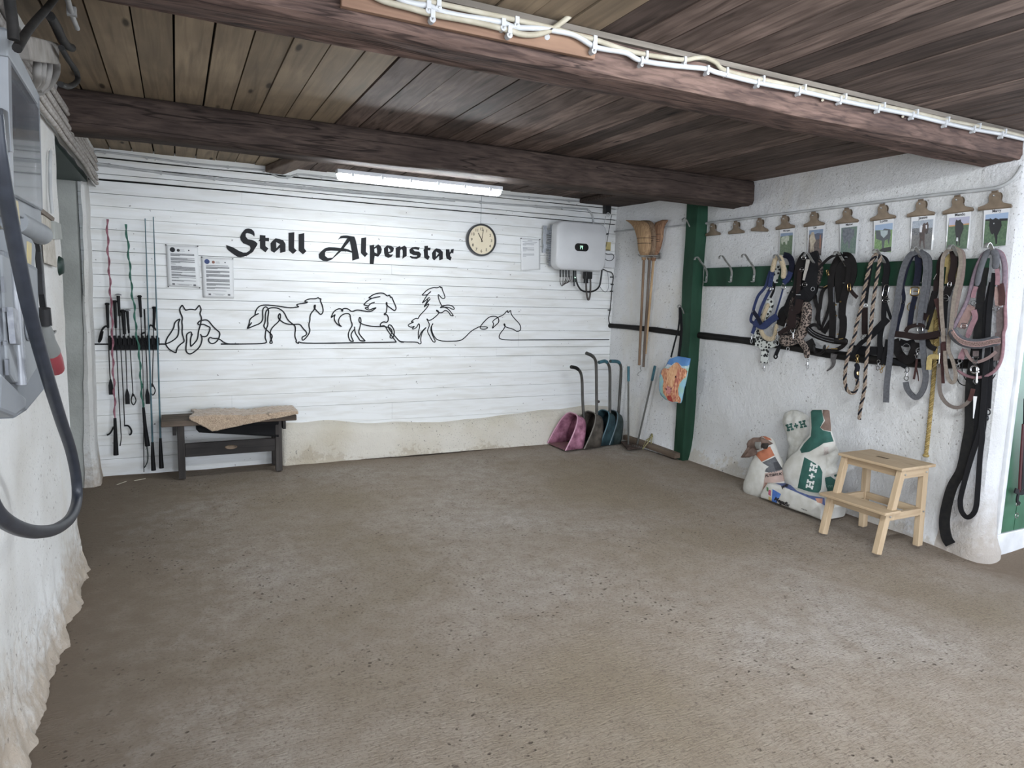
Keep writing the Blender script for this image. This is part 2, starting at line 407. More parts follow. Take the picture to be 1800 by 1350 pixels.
fl = grid(lambda u_, v_: Vector((-2 + 10.5 * u_, -3 + 9.3 * v_, fz(-2 + 10.5 * u_, -3 + 9.3 * v_) - .012)), 150, 130)
single('floor', fl, floor_mat(), kind='structure', sm=60)

# --- plaster walls
def plaster(name, white='d9dadb', shade='c4c4c1', dirt='9d8a70', dirt_h=.28, bstr=.5, pits=.0, dk=.45):
    m, nt, p = _nt(name); p.inputs['Roughness'].default_value = .8
    v = coords(nt); n1 = N(nt, 'ShaderNodeTexNoise', i_Scale=2.2, i_Detail=6); nt.links.new(v, n1.inputs['Vector'])
    n2 = N(nt, 'ShaderNodeTexNoise', i_Scale=22, i_Detail=7, i_Roughness=.65); nt.links.new(v, n2.inputs['Vector'])
    n3 = N(nt, 'ShaderNodeTexNoise', i_Scale=70, i_Detail=5, i_Roughness=.7); nt.links.new(v, n3.inputs['Vector'])
    c = ramp(nt, n1.outputs['Fac'], [(.35, lin(shade)), (.6, lin(white))])
    if pits:
        msk = N(nt, 'ShaderNodeTexNoise', i_Scale=1.3, i_Detail=2); nt.links.new(v, msk.inputs['Vector'])
        a = ramp(nt, n3.outputs['Fac'], [(.35, (pits,) * 3), (.385, (0,) * 3)]); b_ = ramp(nt, msk.outputs['Fac'], [(.40, (.15,) * 3), (.56, (1,) * 3)])
        mu = N(nt, 'ShaderNodeMix', data_type='RGBA', blend_type='MULTIPLY', i_0=1.0); nt.links.new(a, mu.inputs[6]); nt.links.new(b_, mu.inputs[7])
        c = mix(nt, mu.outputs[2], c, lin('6f6a64'))
    sp = N(nt, 'ShaderNodeSeparateXYZ'); nt.links.new(v, sp.inputs[0])
    # splashed dirt with a ragged upper edge
    ad = N(nt, 'ShaderNodeMath', operation='MULTIPLY_ADD', i_1=.55, i_2=-.27); nt.links.new(n2.outputs['Fac'], ad.inputs[0])
    a2 = N(nt, 'ShaderNodeMath', operation='ADD'); nt.links.new(sp.outputs[2], a2.inputs[0]); nt.links.new(ad.outputs[0], a2.inputs[1])
    ad3 = N(nt, 'ShaderNodeMath', operation='MULTIPLY_ADD', i_1=.5, i_2=-.25); nt.links.new(n1.outputs['Fac'], ad3.inputs[0])
    a3 = N(nt, 'ShaderNodeMath', operation='ADD'); nt.links.new(a2.outputs[0], a3.inputs[0]); nt.links.new(ad3.outputs[0], a3.inputs[1])
    d = N(nt, 'ShaderNodeMapRange', i_1=dirt_h * .15, i_2=dirt_h, i_3=dk, i_4=0.0); nt.links.new(a3.outputs[0], d.inputs[0])
    c = mix(nt, d.outputs[0], c, lin(dirt))
    if pits:
        vv = N(nt, 'ShaderNodeTexVoronoi', i_Scale=24); ve = N(nt, 'ShaderNodeVectorMath', operation='ADD'); vsx = N(nt, 'ShaderNodeVectorMath', operation='SCALE'); vsx.inputs['Scale'].default_value = .06
        nt.links.new(n2.outputs['Color'], vsx.inputs[0]); nt.links.new(v, ve.inputs[0]); nt.links.new(vsx.outputs[0], ve.inputs[1]); nt.links.new(ve.outputs[0], vv.inputs['Vector'])
        ms2 = N(nt, 'ShaderNodeTexNoise', i_Scale=2.6, i_Detail=4); nt.links.new(v, ms2.inputs['Vector'])
        fa = ramp(nt, vv.outputs['Distance'], [(.11, (.85,) * 3), (.16, (0,) * 3)]); fb_ = ramp(nt, ms2.outputs['Fac'], [(.5, (0,) * 3), (.6, (1,) * 3)])
        m3 = N(nt, 'ShaderNodeMix', data_type='RGBA', blend_type='MULTIPLY', i_0=1.0); nt.links.new(fa, m3.inputs[6]); nt.links.new(fb_, m3.inputs[7])
        c = mix(nt, m3.outputs[2], c, lin('77716a'))
        st2 = N(nt, 'ShaderNodeTexNoise', i_Scale=1.0, i_Detail=5, i_Roughness=.7); nt.links.new(coords(nt, (1, 1, .5)), st2.inputs['Vector'])
        c = mix(nt, ramp(nt, st2.outputs['Fac'], [(.55, (0,) * 3), (.72, (.45,) * 3)]), c, lin('c9bfa8'))
    nt.links.new(c, p.inputs['Base Color'])
    h = N(nt, 'ShaderNodeMath', operation='MULTIPLY_ADD', i_1=.5); nt.links.new(n3.outputs['Fac'], h.inputs[0]); nt.links.new(n2.outputs['Fac'], h.inputs[2])
    bump(nt, p, h.outputs[0], bstr, .012); return m
PL = plaster('white_plaster', 'd9dadb', 'cdcdcb', 'b5a78e', .09, bstr=.9, pits=.8)
PLL = plaster('rough_white_plaster', 'd6d6d3', 'c9c7c1', '9b8466', .30, .8, pits=.6, dk=.7)
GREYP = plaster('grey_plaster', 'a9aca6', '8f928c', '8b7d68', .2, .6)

# left wall in front of the recess, flaring towards its foot
def lw(u_, v_):
    y = -3 + (3.97 + 3) * u_; z = -.05 + 2.55 * v_
    x = XL + .045 * math.exp(-max(z, 0) / .12) * (1 + nz((0, y, 0), 5, .8)) + nz((y, z, 0), 1.6, .012) + nz((y, z, 9), 7, .005) + (nz((y * 1.0, z, 3), 15, .028) + nz((y, z, 6), 34, .012)) * math.exp(-max(z, 0) / .16)
    if u_ > .999: y += nz((0, z, 2), 3, .03) - .015 * math.sin(z * 3)
    return Vector((x, y, z))
lwm = grid(lw, 320, 90)
# its end, turned into the recess
lwm.add(grid(lambda u_, v_: Vector((XL - .6 * u_ + nz((0, -.05 + 2.55 * v_, 0), 1.6, .0), 3.96 + nz((u_, 2.55 * v_, 4), 4, .01), -.05 + 2.55 * v_)), 8, 20).v,
        grid(lambda u_, v_: Vector((0, 0, 0)), 8, 20).f)
single('wall_left', lwm, PLL, kind='structure', sm=50)
# recess: back, far reveal, green soffit, wall above it, and the pier in the corner
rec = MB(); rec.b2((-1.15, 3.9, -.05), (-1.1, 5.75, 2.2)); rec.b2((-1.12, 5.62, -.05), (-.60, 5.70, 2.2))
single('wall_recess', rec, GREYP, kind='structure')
def pier(u_, v_):
    z = -.05 + 2.55 * v_; fl_ = .03 * math.exp(-max(z, 0) / .12); xl_ = -.645 + .042 * z; xr_ = -.575 + .014 * z
    P = [(xl_, 5.61), (xr_ - .02 + fl_ * .5, 5.60), (xr_ + fl_, 5.64), (xr_ - .005 + fl_, 5.95)]
    k = min(int(u_ * 3), 2); t = u_ * 3 - k; x = P[k][0] * (1 - t) + P[k + 1][0] * t; y = P[k][1] * (1 - t) + P[k + 1][1] * t
    return Vector((x + nz((y, z, 1), 5, .012), y + nz((x, z, 3), 5, .01), z))
single('wall_pier', grid(pier, 18, 50), PLL, kind='structure', sm=60)
single('trim_1', MB().b2((-1.12, 3.95, 2.155), (-.53, 5.63, 2.2)), mat('dark_green_paint', '1d3a30', .5, c2='183028', ns=6), kind='structure')
single('wall_lintel', grid(lambda u_, v_: Vector((-.505 + nz((u_ * 3, v_ * 2, 0), 3, .012), 3.9 + 2.05 * u_, 2.16 + .3 * v_)), 24, 6), PLL, kind='structure', sm=60)

# right wall: straight, stepping behind the post, into the alcove; pillar nose at its near end
plan = [(5.6, 2.31), (4.49, 2.30), (4.465, 2.265), (4.41, 2.242), (4.31, 2.235), (4.272, 2.25), (4.264, 2.29), (4.268, 2.38), (4.27, 2.47), (4.27, 4.83), (4.20, 4.95), (4.08, 5.97)]
seg_n = [8, 2, 2, 2, 2, 2, 2, 2, 60, 3, 24]
pp = []
for i in range(len(plan) - 1):
    for k in range(seg_n[i]):
        t = k / seg_n[i]; pp.append((plan[i][0] * (1 - t) + plan[i + 1][0] * t, plan[i][1] * (1 - t) + plan[i + 1][1] * t))
pp.append(plan[-1])
rw = MB(); NZ = 60; vs = []
for j in range(NZ + 1):
    z = -.05 + 2.53 * j / NZ
    for i, (x, y) in enumerate(pp):
        a = pp[max(i - 1, 0)]; b_ = pp[min(i + 1, len(pp) - 1)]; d = Vector((b_[0] - a[0], b_[1] - a[1], 0)).normalized(); nn = Vector((-d.y, d.x, 0))
        nose = min(1, max(0, (2.36 - y) / .18)) if x < 4.36 else 0.0
        k = .05 * math.exp(-max(z, 0) / (.10 + .2 * nose)) * (1 + .2 * nose) * (0 if x > 4.46 else 1) + nz((x, y, z), 1.7, .009) + nz((x, y, z), 8, .004) * (1 + nose * 1.5)
        if y > 2.5: k = min(k, .06)
        q = Vector((x, y, z)) + nn * k; vs.append(q)
n_ = len(pp)
i1 = next(i for i, q in enumerate(pp) if q == (4.27, 2.47)); i2 = next(i for i, q in enumerate(pp) if q == (4.27, 4.83))
for nm, ia, ib in (('wall_pillar', 0, i1), ('wall_right', i1, i2), ('wall_alcove', i2, n_ - 1)):
    m_ = ib - ia + 1; mb = MB(); mb.add([vs[j * n_ + i] for j in range(NZ + 1) for i in range(ia, ib + 1)], [(j * m_ + i, j * m_ + i + 1, (j + 1) * m_ + i + 1, (j + 1) * m_ + i) for j in range(NZ) for i in range(m_ - 1)])
    single(nm, mb, PL if nm != 'wall_pillar' else plaster('pillar_plaster', 'd6d7d9', 'c6c5c1', '9d8b74', .5, bstr=1.2, pits=.9, dk=.65), kind='structure', sm=55)

# --- back wall: painted boards
bw = MB(); bw.b2((-.9, YB + .018, -.05), (4.4, YB + .06, 2.5), mi=1)
zl = [-.06, .12, .23, .31, .465, .585, .715, .875, .96, 1.12, 1.28, 1.355, 1.44, 1.53, 1.615, 1.70, 1.78, 1.86, 1.945, 2.03, 2.12, 2.215, 2.26, 2.315, 2.37, 2.46]
for i in range(len(zl) - 1):
    xs = [-.62] + sorted(random.uniform(.2, 3.8) for _ in range(random.choice((0, 1, 1)))) + [4.14]
    for k in range(len(xs) - 1):
        g0 = random.choice((.0008, .0014, .0020, .0026)) if zl[i] < 2.2 else random.choice((.002, .005))
        y0 = YB + random.uniform(-.001, .0015); z0, z1 = zl[i] + g0, zl[i + 1] - .0006
        if k: xs_ = xs[k] + .0006
        else: xs_ = xs[k]
        n = 30; top = []; bot = []
        for j in range(n + 1):
            x = xs_ + (xs[k + 1] - xs_) * j / n
            bot.append((x, z0 + nz((x, i, 0), 2.5, .0022) + (abs(nz((x, i, 7), 1.1, .009)) if zl[i] > 2.2 else 0))); top.append((x, z1 + nz((x, i + 1, 0), 2.5, .0022) - (abs(nz((x, i, 3), 1.1, .006)) if zl[i] > 2.1 else 0)))
        for j in range(n):
            a, b_, c, d = bot[j], bot[j + 1], top[j + 1], top[j]; w0 = nz((a[0], i, 0), .8, .0012); w1 = nz((b_[0], i, 0), .8, .0012); e = .0009
            q = [(a[0], y0 + w0 + .0012, a[1]), (b_[0], y0 + w1 + .0012, b_[1]), (b_[0], y0 + w1, b_[1] + e), (a[0], y0 + w0, a[1] + e),
                 (c[0], y0 + w1, c[1] - e), (d[0], y0 + w0, d[1] - e), (c[0], y0 + w1 + .0012, c[1]), (d[0], y0 + w0 + .0012, d[1])]
            q += [(a[0], y0 + .02, a[1]), (b_[0], y0 + .02, b_[1]), (c[0], y0 + .02, c[1]), (d[0], y0 + .02, d[1])]
            bw.add(q, [(0, 1, 2, 3), (3, 2, 4, 5), (5, 4, 6, 7), (8, 9, 1, 0), (7, 6, 10, 11)])
def board_paint():
    m, nt, p = _nt('white_board_paint'); p.inputs['Roughness'].default_value = .42
    v = coords(nt, (.6, 1, 5)); n = N(nt, 'ShaderNodeTexNoise', i_Scale=5, i_Detail=6, i_Distortion=.5); nt.links.new(v, n.inputs['Vector'])
    v2 = coords(nt, (.25, 1, 6)); n2 = N(nt, 'ShaderNodeTexNoise', i_Scale=26, i_Detail=6); nt.links.new(v2, n2.inputs['Vector'])
    v3 = coords(nt); n3 = N(nt, 'ShaderNodeTexNoise', i_Scale=34, i_Detail=2); nt.links.new(v3, n3.inputs['Vector'])
    n4 = N(nt, 'ShaderNodeTexNoise', i_Scale=1.1, i_Detail=3); nt.links.new(v3, n4.inputs['Vector'])
    c = ramp(nt, n.outputs['Fac'], [(.3, lin('cfcfca')), (.6, lin('dcdedd'))])
    c = mix(nt, ramp(nt, n3.outputs['Fac'], [(.235, (.8,) * 3), (.26, (0,) * 3)]), c, lin('5b564f'))
    c = mix(nt, ramp(nt, n4.outputs['Fac'], [(.6, (0,) * 3), (.75, (.3,) * 3)]), c, lin('c9c1a8'))
    nt.links.new(c, p.inputs['Base Color']); bump(nt, p, n2.outputs['Fac'], .12, .006); return m
bwo = single('wall_back', bw, [board_paint(), mat('dark_gap', '1a1917', .9)], kind='structure', sm=40)

# plaster plinth along the foot of the boards
def plinth(u_, v_):
    x = .73 + 3.42 * u_; top = .30 + .035 * math.sin(x * 2.1) + nz((x, 0, 0), 3, .03); top *= min(1, (x - .72) / .08 + .55)
    prof = [(-.03, .135), (.10, .125), (.55, .105), (.8, .085), (.93, .045), (1.0, 0.0)]
    k = min(int(v_ * 5), 4); t = v_ * 5 - k; h = prof[k][0] * (1 - t) + prof[k + 1][0] * t; d = prof[k][1] * (1 - t) + prof[k + 1][1] * t
    edge = min(1, max(0, (x - .73) / .03)); return Vector((x, YB + .004 - d * edge + nz((x, h, 0), 6, .014) * (1 - v_), top * h))
single('baseboard_back', grid(plinth, 130, 20), plaster('worn_plinth_plaster', 'd0cabd', 'c2b9a5', 'a3937a', .05, 1.0, pits=.8), kind='structure', sm=60)

# --- ceiling: boards running front to back
DARK = wood('dark_ceiling_boards', '75635a', '43362f', 'y', 16, .5, plank=.142, p0=-.262, spread=.85, st=.10)
LIGHT = wood('grey_ceiling_boards', '968369', '756653', 'y', 14, .6, plank=.142, p0=-.262, spread=.25)
ce = MB()
def boards(x0, x1, y0, y1, mi_fn):
    k0 = int(math.floor((x0 + .262) / .142)); x = -.262 + .142 * k0
    while x < x1:
        g = random.uniform(.002, .0055); zz = ZC + random.uniform(-.003, .003); a, b_ = x + g, x + .142 - g
        ce.b2((a, y0, zz), (b_, y1, zz + .03), mi=mi_fn(x + .07)); x += .142
boards(-1.2, 7.8, -3.0, 2.37, lambda x: 1 if x < 1.42 else 0)
boards(-1.2, 5.0, 2.38, 4.33, lambda x: 1 if x < .885 else 0)
boards(-.9, 5.0, 4.34, 6.0, lambda x: 1 if x < .885 else 0)
ce.b2((-1.3, -3, ZC + .035), (7.8, 6.1, ZC + .08), mi=2)
single('ceiling', ce, [DARK, LIGHT, mat('dark_gap', '1a1917', .9)], kind='structure')

# --- log beams
def hewn(x0, x1, yc, z0, z1, w_, name, label, m, cant=.0, wob=.012):
    hz = (z1 - z0) / 2; zc = (z0 + z1) / 2; rings = []; n = 60
    for i in range(n + 1):
        x = x0 + (x1 - x0) * i / n; ring = []
        for k in range(28):
            a = 2 * PI * k / 28; ca, sa = math.cos(a), math.sin(a); e = .38
            y = math.copysign(abs(ca) ** e, ca) * w_ / 2; z = math.copysign(abs(sa) ** e, sa) * hz
            p_ = Vector((x, yc + y, zc + z)); d = nz((x * .35, k * .35, 1), 2.2, wob) + nz((x, y * 9, z * 9), 3, wob * .35)
            ring.append(p_ + Vector((0, ca * d, min(sa, 0) * d)))
        rings.append(ring)
    return single(name, MB().loft(rings), m, label, 'beam', sm=50)
def beam_mat(name, a, b_, cr):
    m = wood(name, a, b_, 'x', 26, .35, rough=.85, bs=1.0, st=.13, cracks=.8); return m
hewn(-.55, 4.235, 4.325, 2.238, 2.445, .25, 'ceiling_beam', 'dark brown hewn ceiling beam carrying the lit tube lamp', beam_mat('dark_beam_wood', '54463e', '342a26', 1))
hewn(-1.3, 4.29, 2.375, 2.285, 2.445, .23, 'ceiling_beam', 'reddish brown log beam nearest the camera with white cables clipped to it', beam_mat('red_beam_wood', '715a50', '3f312d', 1), wob=.016)
# dusty board along the top of the near beam
single('beam_batten', MB().b2((-1.2, 2.245, 2.415), (4.28, 2.30, 2.436)), wood('dusty_board', '756d63', '5b544c', 'x', 12, .1), 'narrow dusty grey batten along the top edge of the near beam', 'batten')
# squared timber in the far corner and the short diagonal piece
single('corner_timber', MB().b2((3.62, 4.46, 2.392), (4.14, 5.90, 2.436)), beam_mat('dark_beam_wood', '54463e', '342a26', 1), 'dark timber under the ceiling in the corner above the inverter', 'timber', bev=.01)
single('ceiling_brace', MB().beam((1.02, 4.46, 2.408), (.74, 5.90, 2.408), .15, .055), wood('brace_wood', '7d6b5e', '5b4c43', 'y', 14, .2), 'short brown brace between the far beam and the board wall', 'brace', bev=.01)

# --- green post and black rail timbers in the right wall
GREEN = mat('green_post_paint', '1f4633', .55, c2='163626', ns=9, bs=.25, sc=(1, 1, .25))
ring0 = []
def post_ring(z):
    pts = [A(1207, 365, .05), A(1247, 362, .05)]
    t = (z) / 2.35
    yr_ = 4.765 + .01 * t; yl = 4.885 + .035 * t
    c = [(4.15, yr_), (4.15, yl), (4.24, yl + .02), (4.30, yl), (4.30, yr_)]
    return [Vector((x + nz((x, y, z), 4, .006), y + nz((x, y, z), 3, .01), z)) for x, y in c]
single('green_post', MB().loft([post_ring(-.03 + 2.4 * i / 30) for i in range(31)]), GREEN, 'dark green painted timber post between the broom alcove and the hook board', 'post', sm=35)
BLK = mat('black_painted_timber', '24211f', .6, c2='171514', ns=9, bs=.4)
def rail(pts, name, label, r_=.026):
    q = curve(pts, 5); single(name, MB().tube([p + Vector((0, 0, nz(p, 3, .008))) for p in q], [r_ + nz(p, 6, .006) for p in q], 10), BLK, label, 'rail', sm=60)
rail([A(1072, 572, .01), A(1110, 576, .01), A(1150, 579, .01), A(1202, 587, .01)], 'wall_rail', 'black timber rail across the alcove wall behind the broom handles')
rail([W(1228, 589, .01), W(1300, 597, .01), W(1380, 608, .01), W(1440, 619, .01), W(1520, 630, .01), W(1600, 637, .01), W(1680, 640, .01), W(1752, 640, .01)], 'wall_rail', 'black timber rail behind the hanging halters, right of the post', .03)
single('floor_board', MB().beam(A(1100, 768, .02) * 1.0, Vector((4.12, 4.80, .03)), .07, .05), wood('old_board', '7a6a5a', '55483c', 'y', 14, .2), 'weathered plank lying along the foot of the alcove wall', 'plank', bev=.004)
# --- the door beyond the pillar
dm = MB(); dm.b2((4.47, 2.245, -.06), (5.5, 2.285, .085)); dm.b2((4.47, 2.245, .085), (4.505, 2.285, 2.1))
single('trim_2', dm, mat('white_frame_paint', 'd6d8da', .5, ns=8), kind='structure', bev=.004)
dm = MB(); dm.b2((4.505, 2.26, .085), (5.4, 2.29, 2.05))
for k in range(7): dm.b2((4.51 + .15 * k, 2.254, .09), (4.51 + .15 * k + .142, 2.26, 2.04))
single('door_1', dm, mat('door_green', '2f6a4c', .45, c2='27593f', ns=7), kind='structure')

# --- unseen window frame added on the left wall to go with the side fill light
fm_ = MB()
for a, b_ in (((-.475, -1.45, .9), (-.44, -.05, .96)), ((-.475, -1.45, 1.94), (-.44, -.05, 2.0)), ((-.475, -1.45, .96), (-.44, -1.39, 1.94)), ((-.475, -.11, .96), (-.44, -.05, 1.94)), ((-.475, -.78, .96), (-.44, -.72, 1.94))): fm_.b2(a, b_)
single('added_window_frame', fm_, mat('white_frame_paint', 'd6d8da', .5, ns=8), kind='structure', bev=.003)
# ================================================================ lamps
def tube_lamp(x0, x1, y, z, label, strength):
    c = Vector(((x0 + x1) / 2, y, z)); t = thing('tube_lamp', label, 'lamp', c)
    part('housing', MB().b2((x0, y - .035, z + .018), (x1, y + .035, z + .045)), mat('lamp_housing', 'c9cccf', .5, ns=5), t, bev=.004)
    m, nt, p = _nt('tube_light_%d' % int(strength)); p.inputs['Base Color'].default_value = (1, 1, 1, 1); p.inputs['Emission Color'].default_value = (.90, .96, 1, 1); p.inputs['Emission Strength'].default_value = strength
    ring = lambda x, s: [Vector((x, y + math.cos(PI + PI * k / 10) * .034 * s, z + .018 + math.sin(PI + PI * k / 10) * .038 * s)) for k in range(11)]
    part('diffuser', MB().loft([ring(x0 + .01, .8), ring(x0 + .03, 1), ring(x1 - .03, 1), ring(x1 - .01, .8)]), m, t, sm=60)
    for k in range(6):
        x = x0 + (x1 - x0) * (k + .5) / 6
        part('clip', MB().b2((x - .008, y - .040, z + .004), (x + .008, y - .034, z + .03)), mat('lamp_housing', 'c9cccf', .5, ns=5), t)
    return t
tube_lamp(.93, 2.08, 4.45, 2.172, 'bright white tube lamp hanging under the far dark beam', LED_STRENGTH)
tube_lamp(1.5, 2.7, .7, 2.385, 'white tube lamp on the ceiling above the camera', ROOM_LED_STRENGTH)
# ================================================================ on the back wall
INK = mat('black_vinyl', '212227', .62, ns=3, c2='202125')
def crop(ox, oy, s): return lambda x, y: (ox + x / s, oy + y / s)
def lettering(word, cr, letters, label):
    letters = [[ls] if isinstance(ls[0][0][0], (int, float)) else ls for ls in letters]
    allp = [cr(*p) for ls in letters for p in ls[0][0]]
    t = thing('wall_lettering', label, 'lettering', B(sum(p[0] for p in allp) / len(allp), max(p[1] for p in allp), 0))
    for ls in letters:
        polys = ls
        mb = MB()
        for pl_ in polys: mb.flat([[cr(*p) for p in l] for l in pl_], lambda x, y: B(x, y, .006), .004, NB)
        part('letter', mb, INK, t)
S1 = crop(390, 390, 10.588)
lettering('Stall', S1, [
 [[(80,430),(200,470),(330,545),(400,572),(460,570),(515,535),(535,495),(520,450),(480,430),(400,400),(350,340),(340,280),(370,210),(430,140),(465,126),(500,122),(560,140),(600,180),(612,230),(605,275),(580,245),(530,220),(470,208),(445,220),(445,270),(480,320),(560,335),(620,360),(665,405),(655,440),(620,490),(580,560),(480,625),(400,650),(340,660),(290,650),(200,590),(110,520),(85,480)]],
 [[(708,245),(812,252),(812,295),(878,298),(878,362),(812,358),(812,450),(868,495),(812,568),(712,490),(712,358),(680,358),(708,320)]],
 [[(905,400),(940,355),(1000,305),(1080,320),(1145,345),(1185,410),(1185,555),(1085,578),(1082,480),(975,575),(915,540)],[(1010,375),(1085,415),(1015,490)]],
 [[(1242,205),(1350,192),(1345,485),(1395,535),(1325,598),(1245,530)]],
 [[(1430,228),(1535,208),(1535,495),(1575,545),(1510,605),(1430,535)]]],
 'large dark blackletter word Stall on the white board wall, left of the other word')
S2, S3 = crop(550, 400, 13.846), crop(670, 400, 12.857)
c3 = lambda ls: [[((670 + x / 12.857 - 550) * 13.846, y / 12.857 * 13.846) for x, y in l] for l in ls]
lettering('Alpenstar', S2, [
 [[[(870,200),(1010,220),(1030,270),(1050,330),(1130,755),(960,805),(955,620),(900,330),(860,280)]],
  [[(610,295),(680,205),(750,192),(830,190),(880,200),(890,275),(830,262),(740,258),(660,270)]],
  [[(840,260),(900,325),(700,570),(560,690),(460,780),(350,822),(250,812),(155,745),(140,655),(200,580),(290,505),(390,475),(520,480),(680,500)],[(325,570),(450,560),(625,568),(480,735),(360,740),(300,690),(297,610)]],
  [[(690,500),(760,505),(860,530),(960,580),(960,615),(820,580),(680,580)]]],
 [[(1180,255),(1300,235),(1290,590),(1340,640),(1268,720),(1170,620)]],
 [[(1380,440),(1490,415),(1495,480),(1590,408),(1650,450),(1680,530),(1660,620),(1590,710),(1505,690),(1480,885),(1385,885),(1390,560)],[(1495,520),(1550,490),(1565,560),(1565,635),(1500,600)]],
 c3([[(65,470),(135,400),(230,415),(290,460),(275,540),(215,575),(165,575),(200,610),(275,605),(230,665),(160,685),(90,650),(70,580)],[(155,450),(205,500),(210,540),(160,550)]]),
 c3([[(330,460),(425,415),(440,450),(530,408),(578,450),(578,640),(480,705),(490,600),(485,510),(455,485),(430,520),(425,680),(335,685)]]),
 c3([[(640,500),(700,445),(780,435),(875,450),(850,510),(780,490),(715,485),(760,535),(860,545),(905,600),(885,670),(800,710),(700,700),(645,665),(660,640),(740,660),(810,655),(815,630),(730,620),(650,580)]]),
 c3([[(980,415),(1060,412),(1060,455),(1118,455),(1110,515),(1055,515),(1060,620),(1100,660),(1060,735),(975,680),(965,520),(950,520),(980,480)]]),
 c3([[(1150,580),(1185,520),(1245,468),(1330,485),(1395,550),(1395,715),(1315,742),(1310,640),(1200,742),(1160,700)],[(1240,540),(1305,580),(1240,660)]]),
 c3([[(1465,490),(1540,490),(1555,570),(1590,490),(1645,480),(1630,590),(1600,570),(1560,600),(1565,650),(1595,670),(1565,745),(1480,700),(1465,620)]])],
 'large dark blackletter word Alpenstar on the board wall, between the other word and the clock')

# one-line horse drawings
def lineart(label, cr, paths, extra=(), w_=.0098):
    mb = MB()
    for k, pth in enumerate(paths): mb.strap([B(q.x, q.y, .0052 + .0004 * k) for q in smooth([(*cr(*p), 0) for p in pth], 2)], w_, .002, NB)
    for pth in extra: mb.strap([B(*p, .0056) for p in pth], w_ * 1.15, .002, NB)
    return single('line_drawing', mb, INK, label, 'wall drawing', 'one-line horse drawings on the board wall')
lineart('one-line drawing of a frontal horse head with loops, right of the whip rack', crop(280, 520, 12.27), [
 [(130,1040),(230,1005),(340,935),(410,860),(425,700),(408,590),(448,505),(440,500),(370,535),(325,600),(315,690),(240,810),(160,920),(130,1040),(190,1130),(270,1195),(360,1228),(362,1226),(385,1120),(460,1040),(545,990),(520,900),(490,800),(500,650),(485,560),(505,470),(455,370),(435,280),(490,205),(500,205),(562,305),(572,312),(680,285),(775,305),(785,300),(860,205),(868,210),(910,300),(870,385),(915,470),(900,560),(885,640),(845,760),(830,930),(760,1020),(685,1090),(678,1090),(670,960),(690,870),(718,820)],
 [(695,850),(695,775),(640,790),(585,835),(595,960),(575,1100),(575,1200),(645,1265),(740,1225),(880,1100),(925,960),(915,870),(885,825)],
 [(915,870),(980,885),(1040,860),(1090,740),(1100,680),(1030,650),(950,608),(860,632),(825,600),(860,545),(950,520),(1050,520),(1140,640),(1230,730),(1315,795),(1290,910),(1230,1000),(1140,1040),(1070,1000),(1060,930),(1095,890),(1150,920),(1290,920),(1430,1040),(1718,1040)]],
 [[(158, 605), (291, 604.8)]])
lineart('one-line drawing of a trotting horse with long tail, first full horse from the left', crop(420, 510, 10.588), [
 [(0,1003),(520,998),(505,930),(485,890),(500,740),(545,640),(530,540),(560,400),(535,330),(495,305),(450,340),(440,420),(450,540),(400,620),(280,665),(160,715),(158,713),(240,600)],
 [(155,718),(195,620),(200,540),(300,465),(370,435)],
 [(300,465),(310,390),(360,310),(450,272),(700,290),(950,335),(1110,312),(1112,308),(1055,265),(1250,240),(1290,220),(1205,213),(1300,160),(1430,165),(1480,132),(1495,165),(1530,155),(1515,205),(1550,270),(1575,400),(1525,465),(1475,410),(1415,350),(1395,300),(1425,265),(1415,350),(1340,430),(1320,500),(1325,560),(1295,650),(1335,780),(1190,955),(1170,890),(1190,865),(1250,840),(1270,790),(1190,710),(1140,630),(1020,640),(900,635),(800,590),(720,510),(760,420),(780,480),(755,575),(620,690),(575,790),(600,920),(630,990),(565,990),(600,920),(630,850),(560,780),(450,680),(495,590),(490,420),(540,345),(640,320),(760,345),(850,420),(900,550),(1000,630),(1060,680),(1035,860),(1075,940),(1055,960),(1115,1003),(1105,955),(1170,990),(1800,988)]],
 [[(388, 604.8), (420, 604.7)]])
lineart('one-line drawing of a prancing horse with flying mane, second full horse from the left', crop(570, 500, 12.27), [
 [(0,1268),(1555,1245),(1553,1240),(1480,1140),(1380,1020),(1320,900),(1240,910),(1000,905),(790,850),(740,780),(765,690),(800,770),(770,930),(735,1035),(800,1130),(883,1216),(880,1218),(770,1218),(740,1150),(660,1040),(655,910)],
 [(660,960),(590,1040),(575,1110),(630,1222),(625,1225),(555,1225),(510,1090),(550,970),(615,880),(565,760),(560,630),(440,625),(340,690),(300,790),(330,880),(390,915),(290,870),(220,780),(215,690),(248,638),(150,715),(148,712),(200,580),(330,510),(410,560),(385,580),(370,555),(420,515),(520,525),(590,595),(700,545),(820,565),(1000,595),(1120,503),(1115,502),(1050,520),(960,560),(870,510),(920,490),(965,530),(930,490),(1000,410),(1090,385)],
 [(940,460),(855,440),(853,436),(920,360),(1040,290),(1210,262)],
 [(1040,300),(960,290),(960,286),(1060,215),(1200,178),(1300,195),(1355,255),(1415,225),(1425,290),(1455,260),(1500,380),(1560,510),(1520,575),(1460,530),(1350,450),(1335,400),(1350,375),(1355,460),(1340,620),(1290,630),(1300,660),(1345,640),(1390,720),(1365,825),(1270,800),(1210,850),(1205,905),(1290,885),(1330,920),(1400,920),(1480,1010),(1400,1140),(1480,1170),(1525,1010),(1440,865),(1370,880),(1400,970),(1520,1110),(1640,1245),(1718,1245)]], [])
